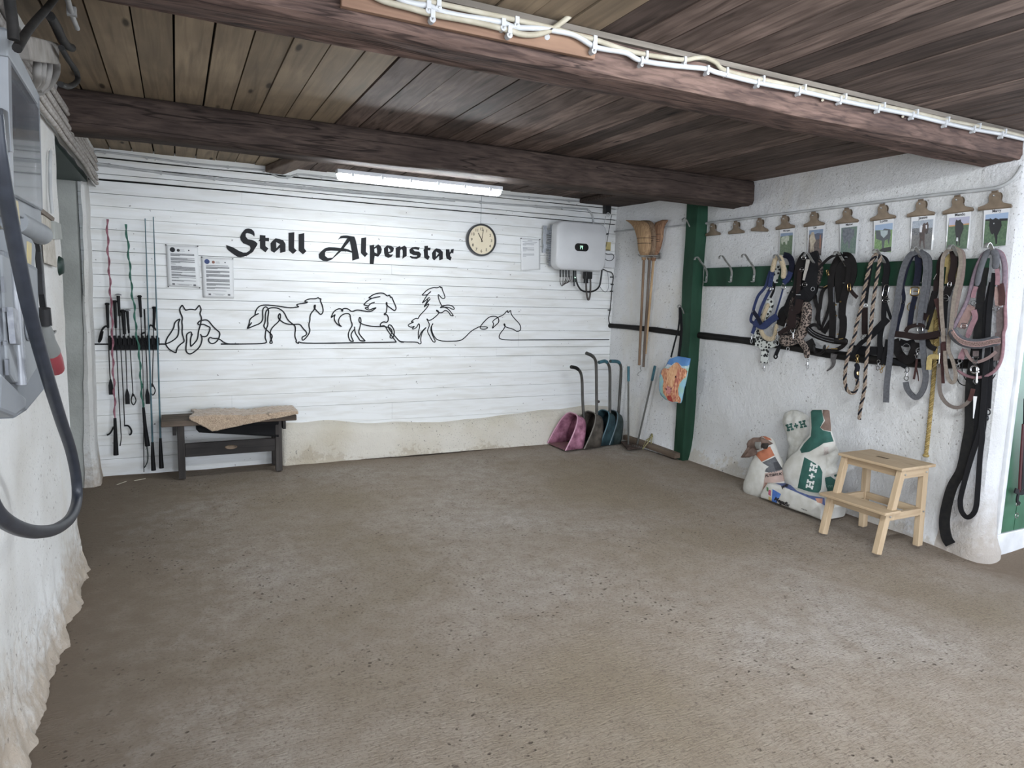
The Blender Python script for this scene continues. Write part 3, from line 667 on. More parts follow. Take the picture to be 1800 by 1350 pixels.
lineart('one-line drawing of a rearing horse on its hind legs', crop(700, 495, 7.826), [
 [(-5,795),(0,800),(35,830),(275,830),(280,858),(320,855),(305,790),(330,690),(385,632),(380,632),(310,700),(282,788),(279,788),(275,690),(298,620),(285,565),(250,640),(180,660),(235,605),(180,635),(120,597),(230,550),(165,560),(240,500),(275,515),(290,470),(390,370),(435,290),(358,348),(357,344),(410,245)],
 [(400,240),(333,295),(332,292),(400,180),(465,120),(400,185),(328,188),(328,185),(400,110),(480,80),(545,88),(580,60),(580,90),(600,70),(605,110),(640,190),(645,230),(600,235),(545,160),(555,240),(600,340),(640,355),(690,375),(760,468),(755,472),(715,465),(710,435),(650,385),(600,435),(540,420),(520,390),(550,400),(565,440),(430,550),(385,500),(410,545),(435,600),(395,680),(440,760),(480,835),(520,830),(470,740),(440,640),(490,560),(450,620),(480,740),(555,822),(840,820),(910,780),(1000,680),(1110,622)],
 [(600,340),(570,365),(620,350),(700,355),(740,380),(780,380),(750,335),(680,318),(600,340)],
 [(333,295),(430,215)], [(358,348),(440,235)]], [], .0085)
lineart('one-line drawing of a horse head in profile, rightmost on the board wall', crop(700, 495, 7.826), [
 [(1110,622),(1240,622),(1210,655),(1140,655),(1120,625),(1200,530),(1260,480),(1340,475),(1380,500),(1388,560),(1340,600),(1285,655),(1320,580),(1290,550),(1370,490),(1450,460),(1510,385),(1505,440),(1550,385),(1550,445),(1600,510),(1680,590),(1690,670),(1630,690),(1590,655),(1475,625),(1450,590),(1465,575),(1475,625),(1380,740),(1400,805),(1800,803)]],
 [[(930, 597.6), (1071, 597)]], .0085)

# notices
PAPER = mat('white_paper', 'd6d8d8', .5, ns=4, c2='cfd0cf')
PRINT = mat('grey_print', '77787a', .7, c2='55565a', ns=220)
def notice(q, label, lines, head=None, nails=(), pale=False):
    """q: image corners tl,tr,br,bl"""
    def pt(u_, v_, off):
        x = (q[0][0] * (1 - u_) + q[1][0] * u_) * (1 - v_) + (q[3][0] * (1 - u_) + q[2][0] * u_) * v_
        y = (q[0][1] * (1 - u_) + q[1][1] * u_) * (1 - v_) + (q[3][1] * (1 - u_) + q[2][1] * u_) * v_
        return B(x, y, .010 + .006 * math.sin(u_ * 3.1) * math.sin(v_ * 2.6 + .6) + off)
    t = thing('notice', label, 'notice', pt(.5, 1, 0), 'paper notices nailed to the board wall')
    sh = grid(lambda a, b_: pt(a, b_, 0), 10, 14); part('sheet', sh, PAPER, t, sm=60, solid=.0006)
    pr = MB()
    for (v0, v1, u0, u1) in lines:
        n = 8
        pr.add([pt(u0 + (u1 - u0) * i / n, v, .0012) for v in (v0, v1) for i in range(n + 1)], [(i, i + 1, i + n + 2, i + n + 1) for i in range(n)])
    part('print', pr, PRINT if not pale else mat('pale_print', '9a9ca0', .7, c2='85878b', ns=220), t)
    if head:
        for (u_, v_, rr, m) in head:
            mb = MB(); n = 14; mb.add([pt(u_ + math.cos(2 * PI * i / n) * rr, v_ + math.sin(2 * PI * i / n) * rr * .72, .0014) for i in range(n)], [list(range(n))]); part('emblem', mb, m, t)
    for (x, y) in nails:
        p_ = B(x, y, .012); part('nail', MB().tube([p_ + Vector((0, .012, 0)), p_ + Vector((0, -.012, -.0))], .0022, 6).ball(p_ + Vector((0, -.012, 0)), .0055, 8), mat('nail_steel', '3a3b3d', .4, .6), t)
    return t
def para(v, rows, u0=.13, u1=.87, last=.5, h=.011, gap=.016):
    out = []
    for i in range(rows): out.append((v + gap * i, v + gap * i + h, u0, u1 if i < rows - 1 else u0 + (u1 - u0) * last))
    return out
L1 = [(.105, .112, .42, .56), (.135, .142, .42, .58)]
for v_, r_, la in [(.20, 4, .4), (.30, 2, .7), (.335, 2, 1), (.38, 3, .4), (.45, 1, .2), (.50, 1, .45), (.515, 4, 1), (.58, 2, 1), (.64, 2, .45), (.69, 1, .4), (.705, 3, 1), (.77, 2, .3), (.84, 2, .5)]: L1 += para(v_, r_, last=la)
L1 += [(.93, .937, .27, .74), (.95, .957, .33, .66), (.92, .96, .14, .22), (.925, .965, .78, .86)]
notice([(291.5, 430.5), (347.5, 432.5), (353, 506), (295, 503)], 'laminated paper notice with a black round emblem, upper left of the pair', L1,
       [(.2, .11, .085, mat('emblem_black', '26282c', .6)), (.38, .12, .05, mat('emblem_dark', '3b3a3a', .6)), (.71, .115, .022, mat('emblem_black', '26282c', .6))], [(291.5, 430.5), (347.5, 433), (296, 504), (351, 506)])
L2 = [(.10, .107, .45, .56), (.13, .138, .44, .58)]
for v_, r_, la in [(.19, 1, .95), (.225, 4, .5), (.325, 4, .6), (.415, 5, .1), (.53, 5, 1), (.64, 4, .4), (.735, 3, .35), (.82, 1, .85)]: L2 += para(v_, r_, last=la)
L2 += [(.90, .907, .33, .72), (.925, .932, .4, .66), (.895, .935, .18, .26), (.895, .935, .8, .88)]
notice([(354, 452), (410, 454), (411.5, 524.5), (357, 523)], 'laminated paper notice with a blue round emblem, lower right of the pair', L2,
       [(.17, .105, .085, mat('emblem_blue', '41507e', .6)), (.37, .115, .05, mat('emblem_red', '9a6a5a', .6)), (.74, .115, .022, mat('emblem_black', '26282c', .6))], [(354.5, 452), (409, 455)])
L3 = [(.06, .075, .36, .6), (.1, .115, .08, .85), (.14, .15, .2, .8)]
for v_, r_, la in [(.16, 3, .3), (.27, 2, .4), (.31, 4, .3), (.47, 4, .3)]: L3 += para(v_, r_, .1, .7, last=la, gap=.025)
notice([(915.5, 418), (949, 421), (949.5, 474), (916, 477)], 'creased faded paper sheet tacked up left of the inverter', L3, None, [(915.5, 419), (948, 421)], pale=True)

# clock
cc = B(846, 422, .03); t = thing('wall_clock', 'round wall clock with black rim and cream dial reading eleven', 'clock', B(846, 450, 0))
R_ = .148
part('case', MB().lathe([(R_ * .97, -.03), (R_, -.022), (R_, .012), (R_ * .985, .02), (R_ * .90, .02), (R_ * .885, .008)], cc, NB, 48, cap=False), mat('clock_black', '2b2c2e', .35, ns=5), t, sm=40)
part('dial', MB().lathe([(R_ * .89, -.01), (R_ * .89, .006), (.001, .0065)], cc, NB, 48), mat('clock_cream', 'd9ccae', .5, ns=5, c2='d3c5a5'), t, sm=30)
CI = mat('clock_ink', '3b342c', .6)
lt = Vector((1, 0, 0)); ut = Vector((0, 0, 1))
for h_ in range(1, 13):
    a = 2 * PI * h_ / 12; vs, fs, tw = text_loops(str(h_), .012); s_ = .036
    ctr = cc + NB * .0082 + lt * (math.sin(a) * .1) + ut * (math.cos(a) * .1)
    mb = MB(); mb.add([ctr + lt * ((x - .5) * tw * s_) + ut * ((y - .35) * s_) for x, y in vs], fs); part('numeral', mb, CI, t)
for a, L, w_ in ((math.radians(-30.5), .072, .007), (math.radians(9), .098, .005)):
    d = lt * math.sin(a) + ut * math.cos(a); part('hand', MB().beam(cc + NB * .011 - d * .02, cc + NB * .011 + d * L, w_, .0015, NB), CI, t)
part('hanging_wire', MB().tube([cc + Vector((0, .02, R_ * .98)), B(846.5, 345, .02)], .0018, 6), mat('grey_wire', '7f858c', .5), t)

# cables and conduits painted white along the top of the boards
WC = mat('white_cable', 'b3b5b5', .55, ns=9, c2='a0a2a2')
def conduit(name, pts, r_, label, clips=(), pl=B, off=.012, m=None, grp=None, cat='conduit', nv=NB):
    m = m or WC; q = curve([pl(*p, off) for p in pts], 5); t = thing(name, label, cat, q[len(q) // 2], grp)
    part('tube', MB().tube(q, r_, 8), m, t, sm=60)
    for p in clips:
        c = pl(*p, off); part('clip', MB().box(c + nv * -.002, (.016, .016, r_ * 2.7)).box(c + nv * r_ * .9 - Vector((0, 0, r_ * 1.6)), (.008, .008, .008)), m, t)
    return t
conduit('conduit', [(156, 288), (157, 276), (166, 267), (182, 267), (254, 276), (333, 287), (420, 295), (466, 300), (480, 307), (492, 311.5), (508, 311.5), (526, 306.5), (560, 310), (620, 317), (700, 326), (800, 336), (900, 344.5), (1050, 357)], .0075,
        'upper white painted conduit dipping near the brace, along the top of the board wall', [(184, 267.5), (258, 277), (331, 286.5), (401, 293.5), (464, 300), (505, 311.6), (523, 307), (565, 310.5), (700, 326), (820, 338), (930, 347), (1000, 353)])
conduit('conduit', [(156, 285), (170, 287), (280, 303), (377, 314), (466, 323), (620, 337), (760, 348), (890, 359.5), (1018, 367), (1034, 370), (1041, 379), (1043, 393)], .009,
        'lower white painted conduit bending down into the grey inverter', [(192, 290), (283, 303.5), (377, 314), (466, 323), (535, 329.5), (615, 336.5), (700, 343), (780, 349.5), (845, 355.5), (943, 362.5), (988, 365.5)])
conduit('conduit', [(158, 289), (300, 306.5), (470, 325.5), (620, 340), (800, 354)], .005, 'thinnest white painted cable running just below the conduits on the boards', off=.006)

# inverter with its cables
c0 = aty(1018, 436, 5.74); iz0, iz1, ix0, ix1 = 1.725, 2.185, 3.262, 3.832
t = thing('inverter', 'light grey rounded solar inverter box on the board wall beside the corner', 'inverter', ((ix0 + ix1) / 2, 5.9, iz0))
def rrect(x0, x1, z0, z1, y, rr, n=6):
    out = []
    for cx_, cz_, a0 in ((x1 - rr, z1 - rr, 0), (x0 + rr, z1 - rr, 90), (x0 + rr, z0 + rr, 180), (x1 - rr, z0 + rr, 270)):
        for k in range(n + 1):
            a = math.radians(a0 + 90 * k / n); out.append(Vector((cx_ + math.cos(a) * rr, y, cz_ + math.sin(a) * rr)))
    return out
GB = mat('inverter_shell', 'c2c3c4', .5, ns=6, c2='bcbdbe'); GD = mat('inverter_back', '8c9095', .45, .3, ns=6)
part('cover', MB().loft([rrect(ix0, ix1, iz0, iz1, 5.80, .07), rrect(ix0, ix1, iz0, iz1, 5.715, .08), rrect(ix0 + .006, ix1 - .006, iz0 + .006, iz1 - .006, 5.702, .08), rrect(ix0 + .02, ix1 - .02, iz0 + .02, iz1 - .02, 5.695, .07)]), GB, t, sm=50)
bk = MB().b2((ix0 + .01, 5.80, iz0 + .03), (ix1 - .01, 5.86, iz1 - .03)); part('back_shell', bk, GD, t, bev=.004)
for k in range(16): part('cooling_fin', MB().b2((ix0 - .012, 5.81, iz0 + .07 + k * .02), (ix0 + .01, 5.865, iz0 + .076 + k * .02)), GD, t)
part('bracket', MB().b2((ix0 - .05, 5.875, iz0 + .16), (ix0 - .015, 5.885, iz1 - .04)).b2((ix0 - .05, 5.86, iz0 + .2), (ix0 + .05, 5.875, iz0 + .24)).b2((ix0 - .05, 5.86, iz1 - .12), (ix0 + .05, 5.875, iz1 - .08)), mat('bracket_steel', 'b9bdc2', .35, .6, ns=5), t)
sx = (ix0 + ix1) / 2 - .005; sz = 1.945
scr = part('screen', MB().loft([rrect(sx - .078, sx + .078, sz - .037, sz + .037, 5.697, .036), rrect(sx - .078, sx + .078, sz - .037, sz + .037, 5.692, .036)]), mat('screen_black', '16181b', .15, ns=3, c2='131417'), t)
part('display', MB().b2((sx - .02, 5.6915, sz + .008), (sx + .012, 5.691, sz + .014)).b2((sx - .016, 5.6915, sz - .018), (sx - .012, 5.691, sz + .002)).b2((sx - .016, 5.6915, sz), (sx + .01, 5.691, sz + .003)).b2((sx + .006, 5.6915, sz - .018), (sx + .01, 5.691, sz + .002)), mat('green_display', '9fe8c0', .4, emit=.8), scr)
BC = mat('black_cable', '1c1c1e', .5, ns=9, c2='131315'); BR = mat('brown_cable', '453e39', .5, ns=9)
I = lambda x, y, o=.10: aty(x, y, YB - o)
for k, x in enumerate((985, 990, 995, 1000)):
    part('connector', MB().tube([I(x, 474), I(x, 487)], .009, 8), BC, t, sm=40)
    part('cable', MB().tube(curve([I(x, 485), I(x - .5, 495), I(988 + k, 503 - k), I(993 + k * 3, 494), I(996 + k * 3, 485)], 5), .0035, 6), BR, t, sm=60)
fob = part('module', MB().tube([I(1010, 475), I(1010, 496)], .018, 10).tube([I(1009.5, 496), I(1009.5, 503)], .009, 8), mat('module_green_black', '17231e', .4, ns=8), t, sm=40)
part('indicator', MB().ball(I(1011, 488, .122), .006, 8), mat('led_green', '8ff5c8', .3, emit=1.5), fob)
part('switch_block', MB().box(I(1033, 484), (.075, .06, .07)).box(I(1030, 494), (.035, .04, .045)), mat('switch_black', '1a1b1d', .4, ns=6), t, bev=.003)
part('cable', MB().tube(curve([I(1030, 495), I(1031, 515), I(1034, 527), I(1037, 520), I(1038, 500), I(1037, 485)], 5), .0095, 8), BR, t, sm=60)
part('cable', MB().tube(curve([I(1012, 488), I(1015, 500), I(1022, 510), I(1033, 513), I(1045, 511), I(1053, 504), I(1056, 492), I(1058, 475), I(1060, 455), I(1061, 430), I(1062, 414), I(1068, 411)], 5), .009, 8), BC, t, sm=60)
part('cable', MB().tube(curve([I(1053, 501, .06), I(1058, 509, .06), I(1064, 513, .06), I(1069, 508, .06), I(1070, 495, .06), I(1068, 478, .06)], 5), .0035, 6), mat('grey_cable', '8f9093', .5), t, sm=60)
# cables and boxes in the corner
t = thing('corner_cable', 'black cable running down the corner of the board wall from the small dark box', 'cable', I(1073, 560, .03))
part('cable', MB().tube(curve([I(1075, 378, .06), I(1072, 395, .07), I(1066, 430, .07), I(1063, 436, .07), I(1062, 443, .07), I(1068, 447, .07), I(1077, 447, .07), I(1079, 453, .07), I(1074, 458, .07), I(1066, 457, .07), I(1061, 450, .07), I(1062, 440, .07), I(1072, 440, .07)], 5), .0035, 6), BC, t, sm=60)
part('cable', MB().tube(curve([I(1060, 473, .04), I(1068, 477, .03), I(1075, 479, .03), I(1078, 487, .02), I(1076, 505, .02), I(1074, 530, .012), I(1072, 548, .012), I(1070, 560, .012), I(1072, 572, .012)], 5), .005, 6), BC, t, sm=60)
for (x, y) in ((1075, 487), (1076, 500), (1075, 512), (1071, 545)): part('clip', MB().box(I(x, y, .022), (.024, .02, .012)), BC, t)
t = thing('junction_box', 'small black junction box under the dark timber in the corner', 'junction box', I(1068, 378, .02))
part('box', MB().box(I(1067, 368, .03), (.07, .05, .09)), BC, t, bev=.003)
part('cable', MB().torus(I(1069, 377, .07), NB, .017, .004, 14, 5), WC, t, sm=60); part('cable', MB().tube(curve([I(1065, 380, .06), I(1063, 388, .04), I(1062, 396, .03)], 4), .0035, 6), WC, t, sm=60)
t = thing('junction_box', 'flat light grey junction box between inverter and alcove corner', 'junction box', I(1072, 472, .02))
part('box', MB().box(I(1070, 459, .035), (.13, .06, .14)), GB, t, bev=.012)
part('label', MB().box(I(1067, 433, .012), (.09, .004, .085)), mat('yellow_label', 'b7a566', .5, ns=9, c2='a99858'), t, 'faded yellow sticker')
# ================================================================ whip rack, bench
RK = mat('black_plastic', '17171a', .6, ns=12, c2='121214')
t = thing('whip_rack', 'black plastic clip rack holding riding crops on the board wall', 'rack', B(235, 605, 0))
part('back_bar', MB().b2(B(190, 605, .022) - Vector((0, 0, .045)), B(279, 605, .004) + Vector((0, 0, .045))), RK, t, bev=.002)
for k in range(11):
    p_ = B(193 + 8.3 * k, 598, .035); part('holder', MB().box(p_, (.014, .03, .07)).box(p_ + Vector((.012, .0, -.01)), (.010, .022, .06)), RK, t, bev=.003)
def whip(name, label, cat, grip, shaft, tip=None, gr=.011, sr=.0035, cap=None, loop=None, shaft_m=None, off=.05, grip_m=None, knob=True):
    """grip, shaft: image points; grip[0] is the outer end"""
    g = [B(*p, off) for p in grip]; s_ = [B(*p, off) for p in shaft]
    t = thing(name, label, cat, min(g + s_, key=lambda v: v.z))
    part('grip', MB().tube(g, [gr * 1.05] + [gr * .9] * (len(g) - 2) + [gr * .75], 10), grip_m or RK, t, sm=50)
    part('shaft', MB().tube(curve(s_, 4) if len(s_) > 2 else s_, sr, 6), shaft_m or RK, t, sm=60)
    if knob: part('cap', MB().ball(g[0], gr * 1.5, 10, (1, 1, .7)) if cap is None else MB().lathe([(.022, 0), (.024, .004), (.008, .012)], g[0] + Vector((0, 0, .004)), (0, 0, 1), 12), RK if cap is None else mat('steel_cap', '8d8f92', .35, .7), t, sm=50)
    if tip == 'flap':
        e = s_[-1]; part('flap', MB().strap([e + Vector((0, 0, .03)), e, e - Vector((0, 0, .02)), e - Vector((0, 0, .09))], [.008, .022, .030, .030], .006, NB), RK, t)
    if tip == 'loop':
        e = s_[-1]; part('tip_loop', MB().strap(curve([e + Vector((0, 0, .03)), e + Vector((-.014, 0, -.03)), e + Vector((0, 0, -.065)), e + Vector((.018, 0, -.03)), e + Vector((.002, 0, .02))], 4), .008, .003, NB), RK, t)
    if loop: part('wrist_loop', MB().strap(curve([B(*p, off + .01) for p in loop], 5), .014, .003, (.6, -.6, .3)), RK, t)
    return t
D = crop(160, 500, 9.0)
GW = 'riding crops in the rack'
def wp(*a): return [D(*p) for p in a]
whip('riding_crop', 'black riding crop with hanging wrist loop, leftmost in the rack', 'riding crop', wp((255, 310), (262, 500), (270, 690)), wp((270, 690), (278, 900), (295, 1350)) + [(194.5, 673)], 'flap', loop=wp((265, 660), (215, 670), (165, 740), (125, 890), (135, 905), (165, 850), (185, 740)))
whip('riding_crop', 'black riding crop with long thin shaft, right of the pink whip, low tip', 'riding crop', wp((375, 270), (385, 480), (393, 690)), wp((393, 690), (400, 950), (420, 1350)) + [(209, 700), (212, 752), (213, 770), (211, 784)])
whip('riding_crop', 'riding crop with flat metal cap, third from the left in the rack', 'riding crop', wp((430, 180), (440, 350), (450, 500)), wp((450, 500), (465, 900), (490, 1350)) + [(217, 700), (219, 748)], cap=1)
t = single('hooked_stick', MB().strap(curve([B(*p, .04) for p in ((188, 765), (194, 761), (200, 750))], 4), .012, .006, NB).strap(curve([B(*p, .04) for p in ((218, 748), (226, 749), (231, 757), (230, 763), (227, 764))], 4), .012, .006, NB), RK, 'curved black leather ends below the crop rack near the pink whip handle', 'leather strap')
whip('riding_crop', 'thick black grip crop with a flap tip, fourth from the left in the rack', 'riding crop', wp((505, 420), (520, 600), (530, 790)), wp((530, 790), (545, 1000), (560, 1350)) + [(223.5, 690)], 'flap', gr=.014)
whip('riding_crop', 'slim crop with silver collar and looped tip, left of the green whip', 'riding crop', wp((572, 420), (585, 600), (600, 770)), wp((600, 770), (618, 1000), (640, 1350)) + [(234, 697)], 'loop', gr=.0095, cap=1)
whip('riding_crop', 'black crop with ball cap, tallest grip, right of the green whip', 'riding crop', wp((768, 190), (780, 360), (790, 520)), wp((790, 520), (800, 900), (820, 1350)) + [(252, 700), (253, 830)], sr=.003)
whip('riding_crop', 'short grip purplish crop with flap tip, left of the long teal whips', 'riding crop', wp((843, 390), (850, 560), (855, 700)), wp((855, 700), (865, 950), (885, 1350)) + [(259, 690)], 'flap', gr=.006, knob=False, loop=wp((855, 760), (800, 790), (850, 900), (905, 800), (930, 650), (1000, 680), (1020, 730)))
whip('riding_crop', 'black crop with straight grip, rightmost in the rack', 'riding crop', wp((1000, 370), (1000, 520), (990, 690)), wp((990, 690), (988, 950), (975, 1350)) + [(268, 680)], 'loop')
def lash(name, label, top, line, grip, m, off=.05, r_=.008, tail=None):
    q = curve([B(*p, off) for p in line], 6); t = thing(name, label, 'whip', B(*grip[-1], off))
    # cord wound round a thin rod
    part('rod', MB().tube(q, .004, 6), m, t, sm=60)
    co = MB(); L = 0; pts = []; fine = []
    for i in range(len(q) - 1):
        for k in range(5): fine.append(q[i].lerp(q[i + 1], k / 5))
    for i, p in enumerate(fine): pts.append(p + Vector((math.cos(L * 42) * r_, math.sin(L * 42) * r_ * .6, 0))); L += (fine[i] - fine[i - 1]).length if i else 0
    part('cord', co.tube(pts, .0042, 6), m, t, sm=60)
    g = [B(*p, off) for p in grip]; part('grip', MB().tube(g, [.010, .013, .018][:len(g)] if len(g) == 3 else [.010, .017], 10), RK, t, sm=50)
    return t
lash('lunge_whip', 'pink corded lunge whip hanging head down at the left', None, [(188, 385), (189, 405), (189.5, 430), (191, 460), (193, 490), (194, 515), (196, 545), (197.5, 585), (198.5, 640), (201, 690), (202, 735)], [(202, 735), (203, 765), (204, 800)], mat('pink_cord', 'a86f7c', .6, c2='7d4a57', ns=30), .07)
t = lash('lunge_whip', 'green corded lunge whip with black grip near the floor', None, [(220, 394), (223, 412), (225, 432), (226, 447), (229, 478), (232, 515), (236, 540), (239, 580), (244, 615), (246, 640), (249, 690), (252, 720)], [(252, 716), (255, 750), (259.5, 784)], mat('green_cord', '3f7a68', .55, c2='2c5b4e', ns=30), .08)
part('cord_end', MB().tube(curve([B(258, 784, .08), B(260, 800, .05), B(259, 812, .05), B(254, 822, .05)], 4), .004, 6), mat('dark_cord', '2f3a38', .7), t, sm=60)
def longwhip(label, top, mid, g0, g1):
    q = [B(*top, .06), B(*mid, .07), B(*g0, .09)]; t = thing('lunge_whip', label, 'whip', B(*g1, .10))
    part('shaft', MB().tube(curve(q, 5), [.0035 + .0035 * i / 10 for i in range(11)], 8), mat('teal_shaft', '3b6670', .35, ns=9, c2='2f545e'), t, sm=60)
    part('grip', MB().tube([B(*g0, .09), B(g0[0] + .5, (g0[1] + g1[1]) / 2, .095), B(*g1, .10)], [.009, .014, .017], 10), RK, t, sm=50)
longwhip('long thin teal whip standing on its black grip, left one of two', (255, 384), (262, 600), (268, 777), (270, 827))
longwhip('long thin teal whip standing on its black grip beside the bench, right one of two', (269.5, 381), (277, 600), (282, 770), (284, 823))
# loose straw in the corner
for a, b_, lb in (((205, 852), (222, 846), 'pale straw stalk on the floor in the left corner, nearer the pier'), ((236, 845), (256, 841), 'pale straw stalk on the floor below the green whip')):
    single('straw', MB().beam(atz(*a, .006), atz(*b_, .01), .006, .004), mat('straw', 'b9b09a', .8), lb, 'straw')

# bench
BW = wood('dark_bench_wood', '3a3532', '211e1d', 'x', 12, .1, rough=.55); BWZ = wood('dark_bench_leg', '4a4541', '2a2624', 'z', 12, .1, rough=.6)
t = thing('bench', 'old dark wooden bench against the board wall with a fleece on it', 'bench', (.34, 5.72, 0))
part('seat', MB().b2((-.135, 5.555, .415), (.835, 5.715, .458)).b2((-.135, 5.722, .415), (.835, 5.88, .458)), [wood('bench_seat_wood', '6b5d50', '40372f', 'x', 12, .1)], t, bev=.006)
for x in (-.005, .70):
    for y in (5.62, 5.84):
        part('leg', MB().beam((x, y, .0), (x + (.0 if x < .3 else .0), y, .415), .05, .055, (0, 1, 0)), BWZ, t, bev=.004)
    part('crosspiece', MB().b2((x - .055 if x < .3 else x + .03, 5.58, .345), (x - .03 if x < .3 else x + .055, 5.87, .415)), BW, t, bev=.003)
rl = part('rail', MB().b2((.02, 5.605, .165), (.68, 5.635, .27)), BW, t, bev=.004)
part('carving', MB().lathe([(.001, .004), (.5, .003), (.85, .0045), (1, .0)], (0, 0, 0), NB, 24), mat('worn_carving', '7d6a55', .6, c2='4a3d31', ns=20), rl)
cv = rl.children[0]; cv.data.transform(Matrix.Translation(_root_loc(rl)))
cv.data.transform(Matrix.Translation(Vector((.345, 5.603, .222)) - _root_loc(rl)) @ Matrix.Diagonal((.045, 1, .017, 1)))
# fleece laid over the seat, hanging over the front edge
def fleece(u_, v_):
    # u along x .06->.84 ; v from back of seat, over the edge, down
    x0, x1 = .075, .845; x = x0 + (x1 - x0) * u_ + .02 * math.sin(v_ * 5) * (1 - u_)
    drop = (.105 * min(1, u_ * 5) if u_ < .2 else .105 * (1 - (u_ - .2) / .8) ** 1.0) + .015
    back = 5.86 - .05 * u_; L = (back - 5.535); tot = L + drop; s_ = v_ * tot
    if s_ < L: y = back - s_; z = .49 + .008 * math.sin(u_ * 9)
    else: y = 5.535 - .01 * (1 - math.exp(-(s_ - L) * 12)); z = .49 - (s_ - L)
    r_ = .025
    if abs(s_ - L) < .04: z -= .004
    n = nz((x, s_, 0), 9, .012) + nz((x, s_, 4), 45, .007)
    return Vector((x, y - (n if s_ >= L else 0) , z + (n if s_ < L else 0)))
fm = mat('brown_fleece', 'bfa88c', .95, c2='97806a', ns=130, bs=1.0, sheen=.5, detail=6)
single('fleece', grid(fleece, 90, 50), fm, 'brown curly fleece pad draped over the dark bench', 'fleece', sm=180, solid=.016)
def pad(u_, v_):
    x = .10 + .60 * u_; y = 5.60 + .012 * math.sin(v_ * 3) ; z = .41 - (.055 + .075 * u_ if u_ > .03 else .03) * v_
    return Vector((x, y + nz((x, z, 0), 8, .006), z))
single('saddle_pad', grid(pad, 30, 8), mat('black_fabric', '151517', .8, ns=40), 'black underside of the pad hanging below the bench seat', 'saddle pad', sm=60, solid=.012)
# ================================================================ alcove: brooms, shovels, scraper, tote bag
def broom(rows, stitches, h0, h1, hr, straw, wood_, label, off, dep):
    t = thing('broom', label, 'broom', A(*h1, off))
    pt = lambda x, y: A(x, y, off)
    mb = bag(rows, pt, NA, dep, seg=40, wr=.0035, ws=60, e=.9, back=0)
    hd = part('bristles', mb, straw, t, sm=80)
    for (y, xl, xr) in stitches:
        L, R = A(xl, y, off), A(xr, y - 1, off); n = 12; c = (L + R) / 2; hh = (R - L) / 2
        part('stitching', MB().tube([c + hh * (1.02 * math.cos(PI * k / n)) + NA * (dep * .53 * math.sin(PI * k / n)) for k in range(n + 1)], .0028, 5), mat('broom_twine', '3f2f26', .7), hd)
    part('handle', MB().tube([A(*h0, off), A((h0[0] + h1[0]) / 2, (h0[1] + h1[1]) / 2, off), A(*h1, off)], hr, 12), wood_, t, sm=50)
    part('collar', MB().tube([A(h0[0], h0[1] - 4, off), A(h0[0] - .3, h0[1] + 4, off)], [.028, .018], 12), straw, t, sm=50)
ST1 = wood('broom_straw', 'b08f66', '7b5c3f', 'z', 60, .0, rough=.8, bs=.9); ST2 = wood('broom_straw_grey', '8c745b', '5e4837', 'z', 60, .0, rough=.8, bs=.9); ST3 = wood('broom_straw_red', '9c7656', '5f4030', 'z', 60, .0, rough=.8, bs=.9)
broom([(387, 1101, 1104, .3), (388, 1101, 1131, .4), (391, 1106, 1137, .6), (395, 1111, 1140, .8), (402, 1116, 1142), (410, 1119, 1143), (420, 1121.5, 1143.5), (431, 1123, 1143.5), (440, 1124, 1142), (446, 1126, 1140, .8), (451, 1129, 1137, .6)],
      [(419.5, 1121.5, 1143.5), (428.5, 1122.5, 1143.5)], (1132, 453), (1123.5, 642), .0125, ST1, wood('handle_brown', '8a6f55', '664f3c', 'z', 20, .0), 'straw broom hung head up, leftmost and widest of three', .11, .09)
broom([(387.5, 1127, 1142, .4), (391, 1131, 1147, .7), (398, 1136, 1151), (410, 1141, 1154), (420, 1143, 1155), (432, 1143, 1155), (440, 1142, 1153), (446, 1140, 1151, .8), (451, 1138, 1146, .6)],
      [(417, 1143, 1154.5), (420, 1143, 1154.5), (424, 1143, 1154.5)], (1142, 453), (1131, 645), .0125, ST2, wood('handle_grey', '77685b', '54473d', 'z', 20, .0), 'straw broom hung head up, middle of three with greyish head', .065, .07)
broom([(386.5, 1164, 1174, .3), (388.5, 1159, 1174, .5), (391.5, 1152, 1171.5, .7), (397, 1151, 1168), (405, 1152, 1166), (415, 1153, 1165), (427, 1153, 1163), (437, 1152, 1160), (444, 1150, 1157.5, .8), (450, 1147, 1154, .6)],
      [(412.5, 1153.5, 1165), (422, 1153.5, 1163.5), (425.5, 1153.5, 1163)], (1149, 455), (1134.5, 622), .012, ST3, wood('handle_light', 'b89a72', '937550', 'z', 20, .0), 'straw broom hung head up, rightmost of three with a pale handle', .045, .055)
STEEL = mat('zinc_steel', 'b4b5b2', .4, .6, ns=14, c2='7d7c78')
t = thing('broom_rack', 'steel fork bracket holding the straw brooms on the alcove wall', 'bracket', A(1156, 450, 0))
part('plate', MB().box(A(1156, 450, .012), (.01, .10, .055)), STEEL, t, bev=.002)
for o_, dz in ((.02, -1.5), (.02, 1.2)):
    part('prong', MB().tube(curve([A(1159, 449 + dz, .012), A(1158, 450.5 + dz, .06), A(1150, 450.5 + dz, .135), A(1128, 450.5 + dz * .6, .15), A(1121.5, 447.5, .15)], 4), .0045, 6), STEEL, t, sm=60)
single('spiral_hook', MB().tube(curve([A(1127, 643, .02), A(1125.5, 648, .02), A(1127, 651, .03), A(1124, 654, .02), A(1121.5, 656, .02), A(1120, 659, .03), A(1123, 660, .03)], 5), .0028, 6), STEEL, 'small twisted steel hook on the alcove wall below the broom handles', 'hook', sm=60)
# conduit along the alcove wall
conduit('conduit', [(1064, 409.5), (1090, 406), (1115, 403.5), (1160, 400.5), (1207, 396)], .0075, 'white painted conduit across the alcove wall behind the brooms', (), A, .01, grp=None, nv=NA)
